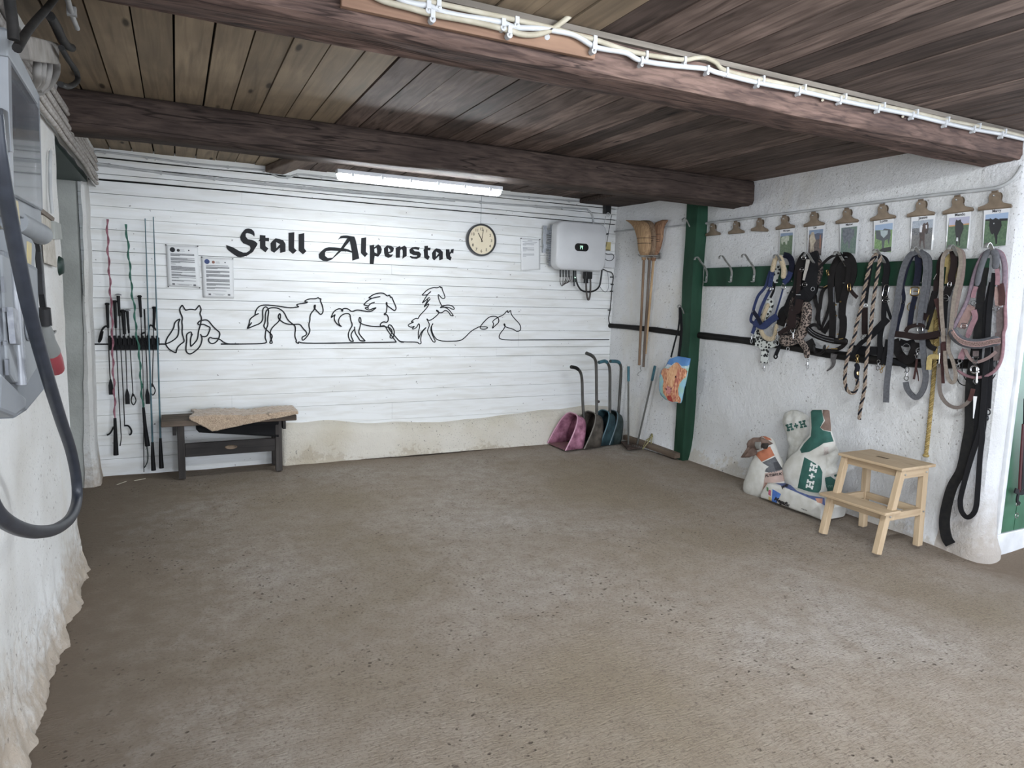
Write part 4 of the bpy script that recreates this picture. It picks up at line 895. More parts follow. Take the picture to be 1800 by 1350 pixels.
# shovels
def shovel(x0, yc, w_, dep, h_, col, rim, hand, grip, label, m_in=None):
    t = thing('manure_shovel', label, 'shovel', (x0 + dep / 2, yc, 0)); n = 22
    def arch(s, k):
        a = PI * k / n; ww = w_ / 2 * (1 - .10 * s)
        yy = math.cos(a); yy = math.copysign(abs(yy) ** .62, yy); zz = math.sin(a) ** .72
        xx = x0 + dep * (.66 * zz * (1 - s) + s * (.80 + .20 * zz))
        return Vector((xx, yc - yy * ww + (.01 * s), .006 + h_ * zz * (1 - .12 * s) * (1 if zz > .02 else 0)))
    rings = [[arch(s / 6, k) for k in range(n + 1)] for s in range(7)]
    mb = MB().loft(rings, cap=False, close=False)
    o = len(mb.v); back = rings[-1]; c = sum(back, Vector()) / len(back); c.x += .01; c.z = h_ * .35
    mb.add(back + [c], [(i, i + 1, n + 1) for i in range(n)])
    m = mat(label.split(' shovel')[0].replace(' ', '_'), col[0], .55, c2=col[1], ns=16, bs=.3)
    part('scoop', mb, m, t, sm=50, solid=.005)
    fl_ = MB().add([arch(0, 0), arch(0, n), arch(1, n), arch(1, 0)], [(0, 1, 2, 3)])
    part('scoop_floor', fl_, mat('muddy_' + col[0], col[2], .8, c2=col[1], ns=24, bs=.4), t, solid=.004)
    part('rim', MB().tube([arch(0, k) for k in range(n + 1)], .007, 6), mat('rim_' + rim, rim, .5, ns=10), t, sm=60)
    hp = curve([aty(x, y, yy) for x, y, yy in hand], 5)
    part('handle', MB().tube([Vector((x0 + dep * .90, yc, h_ * .45)), Vector((x0 + dep * .93, yc, h_ * .85))] + hp, .0145, 10), mat('handle_pipe', '55544f', .45, .3, ns=14, c2='45433f'), t, sm=60)
    part('grip', MB().tube(hp[-8:], .0175, 10), grip, t, sm=60)
GT = mat('teal_grip', '3c6d79', .55, ns=14, c2='315a65'); GBk = mat('black_grip', '222223', .55)
shovel(3.285, 5.60, .35, .27, .325, ('b87b93', '7d4a60', '7c6055'), 'c993a8', [(1026, 735, 5.61), (1024, 700, 5.61), (1023, 668, 5.60), (1020, 654, 5.58), (1013, 647, 5.55), (1004, 645, 5.52)], GBk, 'pink manure shovel, leftmost of four in the row')
shovel(3.50, 5.60, .34, .26, .33, ('5b544b', '3d3832', '4c443b'), '6f6a60', [(1049, 730, 5.61), (1048.5, 690, 5.61), (1048, 645, 5.60), (1046, 632, 5.59), (1040, 625, 5.56), (1031, 621, 5.52)], mat('handle_pipe', '55544f', .45, .3), 'muddy brown grey manure shovel, second from the left with the tallest handle')
shovel(3.70, 5.63, .30, .24, .33, ('2f4a50', '22343a', '2b3836'), '466a74', [(1072, 728, 5.64), (1072, 690, 5.64), (1072, 655, 5.63), (1070, 642, 5.62), (1064, 635, 5.60), (1053, 637, 5.56)], GT, 'dark teal manure shovel, third from the left in the row')
shovel(3.84, 5.64, .28, .20, .32, ('3a4847', '283433', '363b36'), '50636a', [(1087, 728, 5.62), (1089.5, 690, 5.62), (1091.5, 655, 5.61), (1091, 643, 5.60), (1086, 636, 5.58), (1073, 635, 5.54)], GT, 'grey green manure shovel nearest the alcove corner, rightmost in the row')
single('round_stud', MB().ball(B(1052, 706, .03), .016, 10).tube([B(1052, 706, .0), B(1052, 706, .03)], .006, 8), mat('rusty_metal', '5a5350', .5, .5, ns=20), 'small round metal knob on the board wall behind the shovel handles', 'stud', sm=60)
# scraper and rake
t = thing('dung_scraper', 'flat dark dung scraper pan with a straight teal-gripped handle', 'scraper', atz(1108, 785, 0))
pan = [atz(1091, 777.5, .015), atz(1121, 777, .015), atz(1131, 787, .012), atz(1103, 791.5, .012)]
part('pan', MB().prism(pan, (0, 0, .012)), mat('rusty_pan', '5b4a42', .8, c2='382d28', ns=26, bs=.5), t, bev=.002)
part('handle', MB().tube([atz(1104.5, 782, .02), aty(1104.5, 668, 5.33)], .009, 10), mat('grey_pipe', '6b6b66', .4, .4, ns=14), t, sm=60)
part('grip', MB().tube([aty(1104.7, 670, 5.33), aty(1104.8, 644, 5.335)], .013, 10), GT, t, sm=60)
t = thing('dung_rake', 'slanting hand rake with teal grip leaning beside the scraper pan', 'rake', atz(1121, 782, 0))
part('handle', MB().tube([atz(1120, 781, .03), A(1146, 668, .06)], .009, 10), mat('grey_pipe', '6b6b66', .4, .4, ns=14), t, sm=60)
part('grip', MB().tube([A(1146, 669, .06), A(1151.5, 643, .05)], .013, 10), GT, t, sm=60)
for k in range(6):
    a = atz(1112 + 3 * k, 782 + .5 * k, .035); part('tine', MB().tube([a, a + Vector((-.01, -.03, -.02))], .003, 5), mat('grey_pipe', '6b6b66', .4, .4), t)
t = thing('straw_wisp', 'pale tuft of straw stalks lying beside the rake at the alcove wall', 'straw tuft', atz(1136, 784, 0))
for k in range(26):
    a = A(1147 + random.uniform(-2, 1), 764 + random.uniform(-2, 4), .03); b_ = atz(1133 + random.uniform(-5, 13), 786 + random.uniform(-12, 5), .012)
    part('stalk', MB().tube([a, (a + b_) / 2 + Vector((random.uniform(-.02, .02), random.uniform(-.03, .03), random.uniform(0, .03))), b_], .0028, 5), mat('yellow_straw', 'a39a68', .8, c2='857f55'), t)

# steel S-hooks on the post
def bent_hook(name, label, pts, w_=.014, pl=A, nv=NA):
    q = curve(pts, 5); t_ = thing(name, label, 'hook', q[-1]); part('hook_strip', MB().strap(q, w_, .004, (0, 1, 0), side=(0, 1, 0)), STEEL, t_, sm=40); return t_
def PX(x, y, xx): return atx(x, y, xx)
bent_hook('post_hook', 'bent steel hook high on the green post', [A(1212, 420, .03), A(1213, 412, .05), A(1213, 401, .05), A(1208, 389, .12), A(1203.5, 383, .19), A(1200.5, 385, .22), A(1200, 390, .22)])
bent_hook('post_hook', 'bent steel hook on the green post carrying the tote bag strap', [A(1203, 560, .03), A(1202, 551, .06), A(1199, 543, .12), A(1195, 536, .19), A(1192, 537.5, .21), A(1191.5, 541, .21)])
# tote bag
t = thing('tote_bag', 'cloth tote bag with a shaggy orange cow picture hanging from the post', 'bag', A(1185, 705, .15))
ptb = lambda x, y: A(x, y, .17)
rows = [((631, 626), 1177.5, 1193, .25), ((636, 630), 1174, 1214, .4), ((643, 636), 1171, 1213, .7), ((652, 645), 1163, 1211), ((662, 657), 1160.5, 1209), ((675, 670), 1159.5, 1206), ((686, 682), 1160, 1202.5), ((695, 694), 1163, 1200.5), ((702, 703), 1170, 1199, .8), ((706, 708.5), 1181, 1197, .5)]
tb = bag(rows, ptb, NA, .07, seg=40, wr=.006, ws=14, e=.8)
body = part('body', tb, mat('tote_sky', '5b8fc4', .7, c2='4676b4', ns=6), t, sm=70)
pf = surf(tb, ptb, .0015); TB = crop(1140, 610, 12.27)
def deco(name, loops, m, parent, place, step=2.5): return part(name, print_on(MB(), [[TB(*p) for p in l] for l in loops], place, step), m, parent, sm=80)
pf2 = surf(tb, ptb, .0026); pf3 = surf(tb, ptb, .0036)
deco('printed_meadow', [[(245, 470), (340, 430), (880, 400), (800, 800), (745, 1100), (715, 1205), (560, 1195), (400, 1140), (300, 1090), (245, 1000), (238, 700)]], mat('print_meadow', '8fb5a0', .7, c2='86b4c6', ns=14, lo=.4, hi=.6), body, pf)
deco('printed_cloud', [[(385, 362), (500, 395), (560, 340), (640, 340), (740, 430), (810, 415), (890, 380), (880, 440), (800, 470), (400, 470), (330, 430)]], mat('print_cloud', 'c9cfd6', .7, c2='a9b6c2', ns=14), body, pf)
def cowmat(n, a, b_):
    m, nt, p = _nt(n); p.inputs['Roughness'].default_value = .7; v = coords(nt, (1, 1, .22)); q = N(nt, 'ShaderNodeTexNoise', i_Scale=75, i_Detail=5, i_Distortion=1.5); nt.links.new(v, q.inputs['Vector'])
    nt.links.new(ramp(nt, q.outputs['Fac'], [(.32, lin(b_)), (.5, lin(a)), (.66, lin('e0b183'))]), p.inputs['Base Color']); return m
COW = cowmat('print_cow', 'c98054', '8c4a35')
deco('printed_cow', [[(600, 330), (650, 345), (720, 450), (800, 470), (835, 520), (810, 640), (740, 700), (680, 780), (640, 900), (650, 1040), (700, 1120), (690, 1210), (560, 1195), (430, 1150), (380, 1080), (320, 990), (310, 860), (330, 740), (300, 620), (260, 560), (270, 490), (340, 460), (430, 470), (510, 400)]], COW, body, pf2)
deco('printed_mane', [[(600, 345), (640, 380), (610, 520), (560, 700), (530, 850), (430, 850), (400, 700), (400, 560), (480, 430)]], cowmat('print_mane', 'd9a06c', 'b06c44'), body, pf3)
deco('printed_muzzle', [[(370, 880), (440, 850), (510, 880), (500, 960), (450, 1035), (400, 1010), (375, 950)]], mat('print_muzzle', 'd08a86', .7, c2='b0685f', ns=60), body, pf3)
deco('printed_nostril', [[(375, 880), (395, 890), (400, 925), (380, 930)]], mat('print_dark', '33221e', .7), body, surf(tb, ptb, .0046))
deco('printed_nostril', [[(480, 890), (505, 870), (500, 920), (485, 925)]], mat('print_dark', '33221e', .7), body, surf(tb, ptb, .0046))
deco('printed_eye', [[(580, 625), (600, 620), (605, 655), (585, 665)]], mat('print_dark', '33221e', .7), body, surf(tb, ptb, .0046))
deco('printed_chest', [[(400, 1050), (480, 1040), (540, 1180), (470, 1165), (410, 1120)]], mat('print_red', 'b4453a', .7, c2='8f2f2a', ns=50), body, pf3)
deco('printed_flank', [[(640, 480), (720, 520), (690, 700), (600, 850), (560, 960), (600, 1110), (560, 1190), (530, 1000), (560, 820), (600, 640)]], cowmat('print_flank', 'c06a52', '8d3f38'), body, pf3)
part('handle_strap', MB().strap([A(1179.5, 628, .17), A(1186, 602, .19), A(1192.5, 578, .2), A(1194.5, 560, .21), A(1194.5, 540, .2)], .018, .003, NA), mat('black_webbing', '1b1b1f', .7, ns=60), t)
part('handle_strap', MB().strap([A(1193, 627, .15), A(1196, 605, .17), A(1198, 578, .18), A(1197, 555, .19), A(1195, 541, .19)], .03, .003, NA), mat('black_webbing', '1b1b1f', .7, ns=60), t)

# ================================================================ clips, photo cards, hooks on the right wall
MET = mat('clip_metal', '8c7a66', .42, .5, ns=14, c2='786754')
def clip_proto(loc, label):
    """jaw hangs at loc, wall normal -X; the jaw runs along Y"""
    c = Vector(loc); t_ = thing('bulldog_clip', label, 'clip', c, 'metal clips in a row above the hook board')
    X = lambda y, z, o: c + Vector((-o, y, z))
    # front plate: wide jaw, rising into a rounded ear
    prof = [(-.088, -.008), (.088, -.008), (.09, .004), (.055, .014), (.038, .022), (.031, .034), (.034, .056), (.029, .070), (.018, .080), (-.018, .080), (-.029, .070), (-.034, .056), (-.031, .034), (-.038, .022), (-.055, .014), (-.09, .004)]
    part('front_plate', MB().prism([X(y, z, .022 + max(0, z) * .12) for y, z in prof], (-.002, 0, 0)), MET, t_, bev=.0008)
    part('back_plate', MB().prism([X(y * .92, z, .008) for y, z in prof], (-.002, 0, 0)), MET, t_)
    part('jaw_roll', MB().tube([X(-.088, -.008, .016), X(.088, -.008, .016)], .0085, 8), MET, t_, sm=60)
    part('spring', MB().tube([X(-.026, .030, .017), X(.026, .030, .017)], .009, 8), STEEL, t_, sm=60)
    part('finger_grip', MB().tube([X(-.016, .083, .034), X(.016, .083, .034)], .006, 8), MET, t_, sm=60)
    part('nail', MB().tube([X(0, .055, 0), X(0, .06, .045)], .003, 6).ball(X(0, .06, .045), .006, 8), STEEL, t_, sm=60)
    return t_
clips = [(1256, 411, 'first', 'empty dark-fronted metal clip nearest the green post'), (1297, 407.5, '', 'empty tan metal clip, second from the green post'), (1338, 403.5, '', 'empty tan metal clip, third from the green post, left of the photo cards'),
         (1383, 399, '', 'tan metal clip above the photo card of a white horse'), (1434, 394, '', 'tan metal clip above the photo card of a pale horse with a person-like red post'), (1492, 388.5, '', 'tan metal clip above the faded grey-green photo card'),
         (1555, 382.5, '', 'tan metal clip above the photo card with a bright plastic glare'), (1622, 376, '', 'tan metal clip above the card named Jessie'), (1687, 370, '', 'tan metal clip above the card named Mando'), (1752, 363.5, '', 'tan metal clip above the card named Marry')]
clips[4] = (1434, 394, '', 'tan metal clip above the photo card of a cream horse on brown ground')
cp = None
for i, (x, y, _, lb) in enumerate(clips):
    p_ = W(x, y, 0)
    if cp is None: cp = clip_proto(p_, lb)
    else: dup(cp, p_, 0, lb, tilt=random.uniform(-.04, .04) + (.1 if i == 2 else 0))
# cards
def poly_img(c, name, loops, m, parent, off):
    mb = MB()
    for l in loops: mb.flat([[c(*p) for p in l]], lambda x, y: W(x, y, off))
    return part(name, mb, m, parent)
SKY = mat('photo_sky', '9fb2cc', .35, ns=8, c2='8fa6c4'); GRS = mat('photo_grass', '55714f', .35, ns=90, c2='3f5a40'); GRSL = mat('photo_bright_grass', '7fa060', .35, ns=90, c2='5d8048')
DKH = mat('photo_black_horse', '1e1d22', .35, ns=40); BRH = mat('photo_brown_horse', '4a3029', .35, ns=40, c2='2d1f1c'); WHT = mat('photo_white_patch', 'd8d8dc', .35, ns=40); GRD = mat('photo_grey_ground', '6f6d6a', .35, ns=90, c2='5c5a58')
PAL = mat('photo_pale_horse', 'c0b29c', .35, ns=40, c2='a3957f'); GRH = mat('photo_grey_horse', '737880', .35, ns=60, c2='5b6068')
def card(q, label, name, ph, layers, tx, glare=None):
    """q: card corners tl,tr,br,bl; ph: photo corners"""
    t_ = thing('photo_card', label, 'photo card', W((q[2][0] + q[3][0]) / 2, (q[2][1] + q[3][1]) / 2, 0), 'laminated horse photo cards hanging from the clips')
    part('sheet', MB().flat([q], lambda x, y: W(x, y, .016), .0012, NR), mat('laminated_white', 'd2d3d5', .25, ns=4, c2='cfd0d2', coat=.3), t_)
    p0 = part('photo', MB().flat([ph], lambda x, y: W(x, y, .0168)), layers[0], t_)
    for k, (nm, cr, loops, m) in enumerate(layers[1:]): poly_img(cr, nm, loops, m, p0, .0172 + .0003 * k)
    if name:
        mb = MB(); text_on(mb, name, tx[0], tx[1], (-.3, -tx[2] * 1.15), lambda x, y: W(x, y, .0172), .025); part('name', mb, mat('photo_ink', '2b2c30', .5), t_)
P2 = crop(1500, 330, 6.0)
c2_ = lambda *a: [P2(*p) for p in a]
card(c2_((1378, 225), (1655, 195), (1618, 612), (1362, 632)), 'photo card named Marry with a black horse on dull grass', 'Marry', c2_((1395, 285), (1637, 258), (1604, 608), (1370, 630)),
     [GRS, ('photo_sky', P2, [[(1395, 285), (1637, 258), (1630, 325), (1390, 345)]], SKY), ('photo_trees', P2, [[(1540, 325), (1628, 322), (1627, 345), (1540, 350)], [(1392, 335), (1440, 330), (1440, 350), (1391, 352)]], DKH),
      ('photo_horse', P2, [[(1440, 320), (1470, 335), (1500, 318), (1530, 330), (1560, 350), (1565, 400), (1545, 450), (1520, 500), (1515, 590), (1500, 600), (1495, 540), (1480, 480), (1465, 495), (1445, 470), (1432, 400)]], DKH), ('photo_star', P2, [[(1478, 372), (1486, 370), (1486, 382), (1479, 384)]], WHT)],
     (P2(1468, 262), P2(1560, 250), 4.2))
card(c2_((988, 270), (1245, 235), (1215, 638), (980, 650)), 'photo card named Mando with a dark horse on green grass', 'Mando', c2_((1010, 320), (1228, 300), (1196, 640), (980, 645)),
     [GRS, ('photo_sky', P2, [[(1010, 320), (1228, 300), (1222, 378), (1008, 400)]], mat('photo_lilac_sky', 'b4b4cc', .35, ns=8)), ('photo_field', P2, [[(1009, 398), (1080, 390), (1080, 405), (1008, 412)], [(1160, 382), (1222, 372), (1221, 388), (1160, 395)]], mat('photo_orange', 'c08f55', .35)),
      ('photo_horse', P2, [[(1085, 335), (1100, 345), (1115, 342), (1132, 332), (1138, 360), (1160, 380), (1162, 430), (1145, 480), (1130, 520), (1122, 615), (1112, 615), (1108, 520), (1100, 540), (1095, 620), (1085, 600), (1080, 510), (1072, 440), (1074, 370)]], DKH), ('photo_legs', P2, [[(1088, 525), (1104, 525), (1106, 565), (1084, 562)]], WHT)],
     (P2(1072, 302), P2(1180, 290), 4.2))
card(c2_((612, 300), (868, 272), (835, 655), (600, 665)), 'photo card named Jessie with a brown horse on grey ground', 'Jessie', c2_((625, 355), (843, 330), (818, 655), (605, 650)),
     [GRD, ('photo_sky', P2, [[(625, 355), (843, 330), (838, 430), (620, 470)]], mat('photo_grey_sky', 'a3abb6', .35, ns=90, c2='8b95a2')), ('photo_fence', P2, [[(620, 430), (700, 425), (700, 500), (620, 500)], [(780, 425), (836, 420), (830, 475), (780, 490)]], mat('photo_fence', '47484a', .35, ns=120, c2='77787a')),
      ('photo_horse', P2, [[(745, 370), (760, 380), (785, 360), (795, 400), (785, 480), (765, 492), (755, 470), (750, 560), (752, 640), (742, 640), (735, 560), (715, 560), (705, 640), (695, 610), (700, 540), (695, 480), (715, 420), (730, 395)]], BRH), ('photo_patch', P2, [[(712, 395), (730, 400), (722, 470), (700, 470), (698, 430)], [(762, 395), (778, 392), (778, 430), (765, 430)]], WHT)],
     (P2(685, 335), P2(783, 320), 4.0))
card(c2_((215, 350), (428, 322), (405, 682), (213, 690)), 'photo card with plastic glare above a horse in a pale rug', 'Lotte', c2_((232, 395), (417, 370), (398, 680), (218, 675)),
     [GRSL, ('photo_sky', P2, [[(232, 395), (417, 370), (413, 440), (228, 450)]], SKY), ('photo_horse', P2, [[(235, 450), (300, 455), (330, 430), (390, 440), (395, 500), (380, 560), (372, 610), (360, 540), (330, 560), (322, 650), (300, 640), (300, 560), (240, 540)]], mat('photo_grey_rug', '4d5457', .35, ns=40)),
      ('photo_rug', P2, [[(285, 450), (365, 450), (360, 490), (320, 530), (290, 500)]], mat('photo_pale_rug', 'a7b7b8', .35, ns=40)), ('photo_shadow', P2, [[(270, 665), (300, 640), (397, 620), (398, 665), (330, 680)]], DKH)],
     (P2(282, 368), P2(362, 355), 3.6))
P1 = crop(1220, 330, 6.0); c1_ = lambda *a: [P1(*p) for p in a]
card(c1_((1535, 385), (1738, 358), (1712, 700), (1540, 705)), 'faded photo card of a grey horse on grey-green grass', 'Malow', c1_((1555, 425), (1722, 405), (1700, 695), (1543, 688)),
     [mat('photo_faded_grass', '6d8274', .35, ns=90, c2='5a6f66'), ('photo_horse', P1, [[(1570, 430), (1640, 420), (1690, 440), (1690, 500), (1650, 560), (1640, 640), (1628, 640), (1620, 560), (1590, 600), (1575, 570), (1565, 500)]], GRH)],
     (P1(1602, 403), P1(1675, 392), 3.2))
card(c1_((1200, 412), (1382, 385), (1352, 708), (1196, 712)), 'photo card of a cream horse on brown ground', 'Cati', c1_((1216, 450), (1363, 435), (1340, 712), (1200, 705)),
     [mat('photo_brown_ground', '6f625c', .35, ns=90, c2='544a46'), ('photo_sky', P1, [[(1216, 450), (1363, 435), (1360, 480), (1214, 495)]], mat('photo_dull_sky', '7f93ad', .35)), ('photo_hill', P1, [[(1270, 490), (1300, 478), (1358, 484), (1355, 530), (1280, 550)]], mat('photo_hill', '5d6478', .35)),
      ('photo_horse', P1, [[(1240, 470), (1262, 465), (1272, 510), (1285, 560), (1262, 600), (1262, 680), (1250, 680), (1245, 610), (1238, 680), (1226, 680), (1226, 600), (1216, 540), (1228, 500)]], PAL), ('photo_post', P1, [[(1325, 500), (1340, 495), (1335, 640), (1322, 640)]], mat('photo_redbrown', '9a6a55', .35))],
     (P1(1258, 432), P1(1292, 425), 3.2))
card(c1_((905, 445), (1062, 425), (1040, 715), (900, 720)), 'photo card of a white horse above the blue halter, leftmost card', 'Morgan', c1_((913, 482), (1043, 472), (1030, 715), (902, 708)),
     [mat('photo_dull_green', '667a5c', .35, ns=90, c2='52664c'), ('photo_sky', P1, [[(913, 482), (1043, 472), (1042, 500), (912, 515)]], mat('photo_dull_sky', '7f93ad', .35)), ('photo_horse', P1, [[(918, 530), (940, 515), (985, 505), (1005, 515), (1000, 560), (985, 560), (980, 600), (965, 600), (960, 570), (940, 575), (935, 600), (922, 590)]], mat('photo_white_horse', 'b9bfae', .35, ns=60, c2='9ba38f'))],
     (P1(942, 463), P1(1013, 456), 2.4))

# conduit above the clips, curling up at the pillar
conduit('conduit', [(1237, 393), (1300, 385.5), (1400, 373), (1520, 358), (1640, 343), (1700, 336.5), (1745, 331), (1765, 325), (1780, 315), (1790, 303), (1797, 291)], .0105, 'long white conduit above the clips on the right wall, curling up at the pillar', (), W, .012, nv=NR)
# green hook board
single('hook_board', MB().b2((4.238, 2.36, 1.592), (4.262, 4.735, 1.752)), GREEN, 'dark green painted board carrying the row of steel hooks on the right wall', 'board', bev=.002)
def hook_proto(loc, label):
    c = Vector(loc); t_ = thing('wall_hook', label, 'hook', c, 'bent steel hooks screwed to the green board')
    X = lambda o, z, y=0: c + Vector((-o, y, z))
    part('hook_strip', MB().strap(curve([X(.026, -.055), X(.012, -.06), X(.002, -.052), X(.002, -.02), X(.002, .03), X(.03, .075), X(.075, .115), X(.105, .145), X(.125, .158), X(.145, .15), X(.15, .13)], 5), .021, .004, (0, 1, 0), side=(0, 1, 0)), STEEL, t_, sm=40)
    for z in (-.03, .0): part('screw', MB().ball(X(.004, z), .005, 8, (.5, 1, 1)), mat('screw_dark', '3b3b3c', .5, .5), t_)
    return t_
HK = [(1243, 477, 'empty steel hook nearest the green post'), (1286, 484, 'empty steel hook, second from the green post'), (1326, 483, 'empty steel hook just left of the blue halter'), (1383, 478, 'steel hook carrying the blue halter'), (1437, 476, 'steel hook carrying the leopard print halter'),
      (1490, 474, 'steel hook carrying the black leather halter'), (1559, 470, 'steel hook carrying the beige and black rope'), (1627, 468, 'steel hook carrying the grey lead rope'), (1692, 464, 'steel hook carrying the beige lead rope'), (1757, 460, 'steel hook carrying the pink grey halter')]
hp_ = None
hooks = []
for (x, y, lb) in HK:
    p_ = W(x, y, .035); p_.z = 1.685 if x < 1350 else 1.668
    if hp_ is None: hp_ = hook_proto(p_, lb); hooks.append(hp_)
    else: hooks.append(dup(hp_, p_, 0, lb))
# ================================================================ halters, ropes and straps hanging from the hooks
CAMF = cam2world((0, 0, 1))
def mpp(p): return (p - EYE).dot(CAMF) / FPX            # metres per image pixel at p
T1, T2, T3, T4 = crop(1310, 430, 10.385), crop(1310, 540, 10.385), crop(1400, 430, 10.385), crop(1400, 540, 10.385)
T5, T6, T7, T8 = crop(1480, 430, 7.5), crop(1480, 570, 7.5), crop(1630, 430, 8.4375), crop(1630, 570, 7.5)
PXC = lambda x, y: (x, y)
def J(*segs):
    """join crop polylines: (crop, pts), (crop, pts)..."""
    out = []
    for c, pts in segs: out += [c(*p) for p in pts]
    return out
def path(pts, off, k=5, o2=None):
    n = len(pts); o2 = off if o2 is None else o2
    return curve([W(*p, off + (o2 - off) * i / max(n - 1, 1)) for i, p in enumerate(pts)], k)
def strap(t_, name, pts, wpx, off, m, o2=None, label=None, thick=.004, holes=False, k=5):
    q = path(pts, off, k, o2); ws = wpx if isinstance(wpx, (list, tuple)) else None
    if ws: n = len(q); wl = [ (ws[0] + (ws[1] - ws[0]) * i / (n - 1)) * mpp(p) * 1.12 for i, p in enumerate(q)]
    else: wl = wpx * mpp(q[0]) * 1.12
    return part(name, MB().strap(q, wl, thick, (-1, -.25, 0)), m, t_, label)
def cord(t_, name, pts, wpx, off, m, o2=None, label=None, flat=1.0, k=5, seg=10, taper=False):
    q = path(pts, off, k, o2); r_ = wpx * mpp(q[0]) / 2
    rs = [r_ * (min(1, .55 + .6 * min(i, len(q) - 1 - i) / 2)) for i in range(len(q))]
    return part(name, MB().tube(q, rs, seg, flat=flat, fn=(-1, 0, 0) if flat != 1 else None), m, t_, label, sm=70)
def buckle(t_, c, w_, h_, off, m, name='buckle', rot=0.0, r_=.0024):
    p_ = W(*c, off); s_ = mpp(p_); a = math.radians(rot)
    y_ = Vector((0, math.cos(a), math.sin(a))); z_ = Vector((0, -math.sin(a), math.cos(a)))
    hw, hh = w_ * s_ * .6, h_ * s_ * .5; n = 16; pts = []
    for i in range(n + 1):
        q = 2 * PI * i / n; ca, sa = math.cos(q), math.sin(q)
        pts.append(p_ + y_ * (hw * math.copysign(abs(ca) ** .55, ca)) + z_ * (hh * math.copysign(abs(sa) ** .55, sa)))
    return part(name, MB().tube(pts, r_, 6).tube([p_ - y_ * hw, p_ + y_ * hw * .2 + NR * .004], r_ * .8, 5), m, t_, sm=60)
def ring(t_, c, rpx, off, m, name='ring', r_=.0028, nrm=NR):
    p_ = W(*c, off); return part(name, MB().torus(p_, nrm, rpx * mpp(p_), r_, 18, 6), m, t_, sm=60)
def snap(t_, a, b_, off, m, name='snap_hook', big=1.0):
    A_, B_ = W(*a, off), W(*b_, off); L = (B_ - A_).length; d = (B_ - A_).normalized(); r_ = min(.011, L * .17) * big
    mb = MB().torus(A_ + d * r_, NR, r_, .0028 * big, 12, 6).tube([A_ + d * r_ * 2, A_ + d * L * .55], .0055 * big, 8)
    mb.torus(A_ + d * (L * .78), NR, L * .2, .003 * big, 14, 6, sx=.62, sy=1, up=(0, 1, 0)).tube([A_ + d * L * .6 + Vector((-.006, .006, 0)), A_ + d * L * .6 + Vector((-.01, .012, 0))], .003 * big, 5)
    return part(name, mb, m, t_, sm=60)
def rope(t_, pts, wpx, off, mats, pitch=.055, o2=None, names=('strand', 'strand', 'strand'), labels=(None,) * 3):
    q = path(pts, off, 8, o2); r_ = wpx * mpp(q[0]) / 2; fine = []
    for i in range(len(q) - 1):
        n = max(1, int((q[i + 1] - q[i]).length / (pitch / 9)))
        for k in range(n): fine.append(q[i].lerp(q[i + 1], k / n))
    fine.append(q[-1]); L = 0; ph = []
    for i, p in enumerate(fine):
        if i: L += (p - fine[i - 1]).length
        ph.append(L / pitch * 2 * PI)
    t0 = (fine[1] - fine[0]).normalized(); nn = (Vector((-1, 0, 0)) - t0 * -t0.x).normalized(); N_ = []; B_ = []
    for i, p in enumerate(fine):
        t = (fine[min(i + 1, len(fine) - 1)] - fine[max(i - 1, 0)]).normalized(); nn = (nn - t * nn.dot(t)).normalized(); N_.append(nn); B_.append(t.cross(nn))
    for s_ in range(3):
        a0 = 2 * PI * s_ / 3
        part(names[s_], MB().tube([p + (N_[i] * math.cos(ph[i] + a0) + B_[i] * math.sin(ph[i] + a0)) * r_ * .6 for i, p in enumerate(fine)], r_ * .46, 7), mats[s_], t_, labels[s_], sm=70)
BLUE = mat('blue_webbing', '2f3a60', .75, ns=60, c2='27325a', bs=.2); NAVY = mat('navy_webbing', '20243a', .75, ns=60, c2='181b2c', bs=.2)
CREAM = mat('cream_fleece', 'b9a888', .95, ns=120, c2='a39172', bs=.5, sheen=.4); BLACKW = mat('black_webbing', '1b1b1f', .7, ns=60)
BLKL = mat('black_leather', '1c1718', .52, ns=30, c2='131010', bs=.15); BRNL = mat('brown_leather', '2c1d1c', .52, ns=30, c2='2a1b1a', bs=.15); REDL = mat('redbrown_leather', '472b29', .52, ns=30, c2='3c2422', bs=.15)
BRASS = mat('brass', 'c9a765', .28, 1.0, ns=20); SILV = mat('nickel', 'c9c9cb', .22, 1.0, ns=20)
GREYR = mat('grey_padded_web', '58595d', .75, ns=70, c2='4a4b4f', bs=.2); BEIGE = mat('beige_webbing', '857a6e', .7, ns=70, c2='71675d', bs=.2)
YEL = mat('yellow_webbing', 'a8945a', .7, ns=50, c2='93804a', bs=.2); YELR = mat('yellow_rope', 'ab9455', .7, ns=80, c2='8d7740', bs=.3)
PINK = mat('pink_webbing', '8d6a70', .7, ns=60, c2='7d5b62', bs=.2); LILAC = mat('lilac_rope', '7f6e78', .75, ns=60, c2='6d5f69', bs=.2); GPAD = mat('grey_neoprene', '626368', .8, ns=60, c2='56575c', bs=.2)
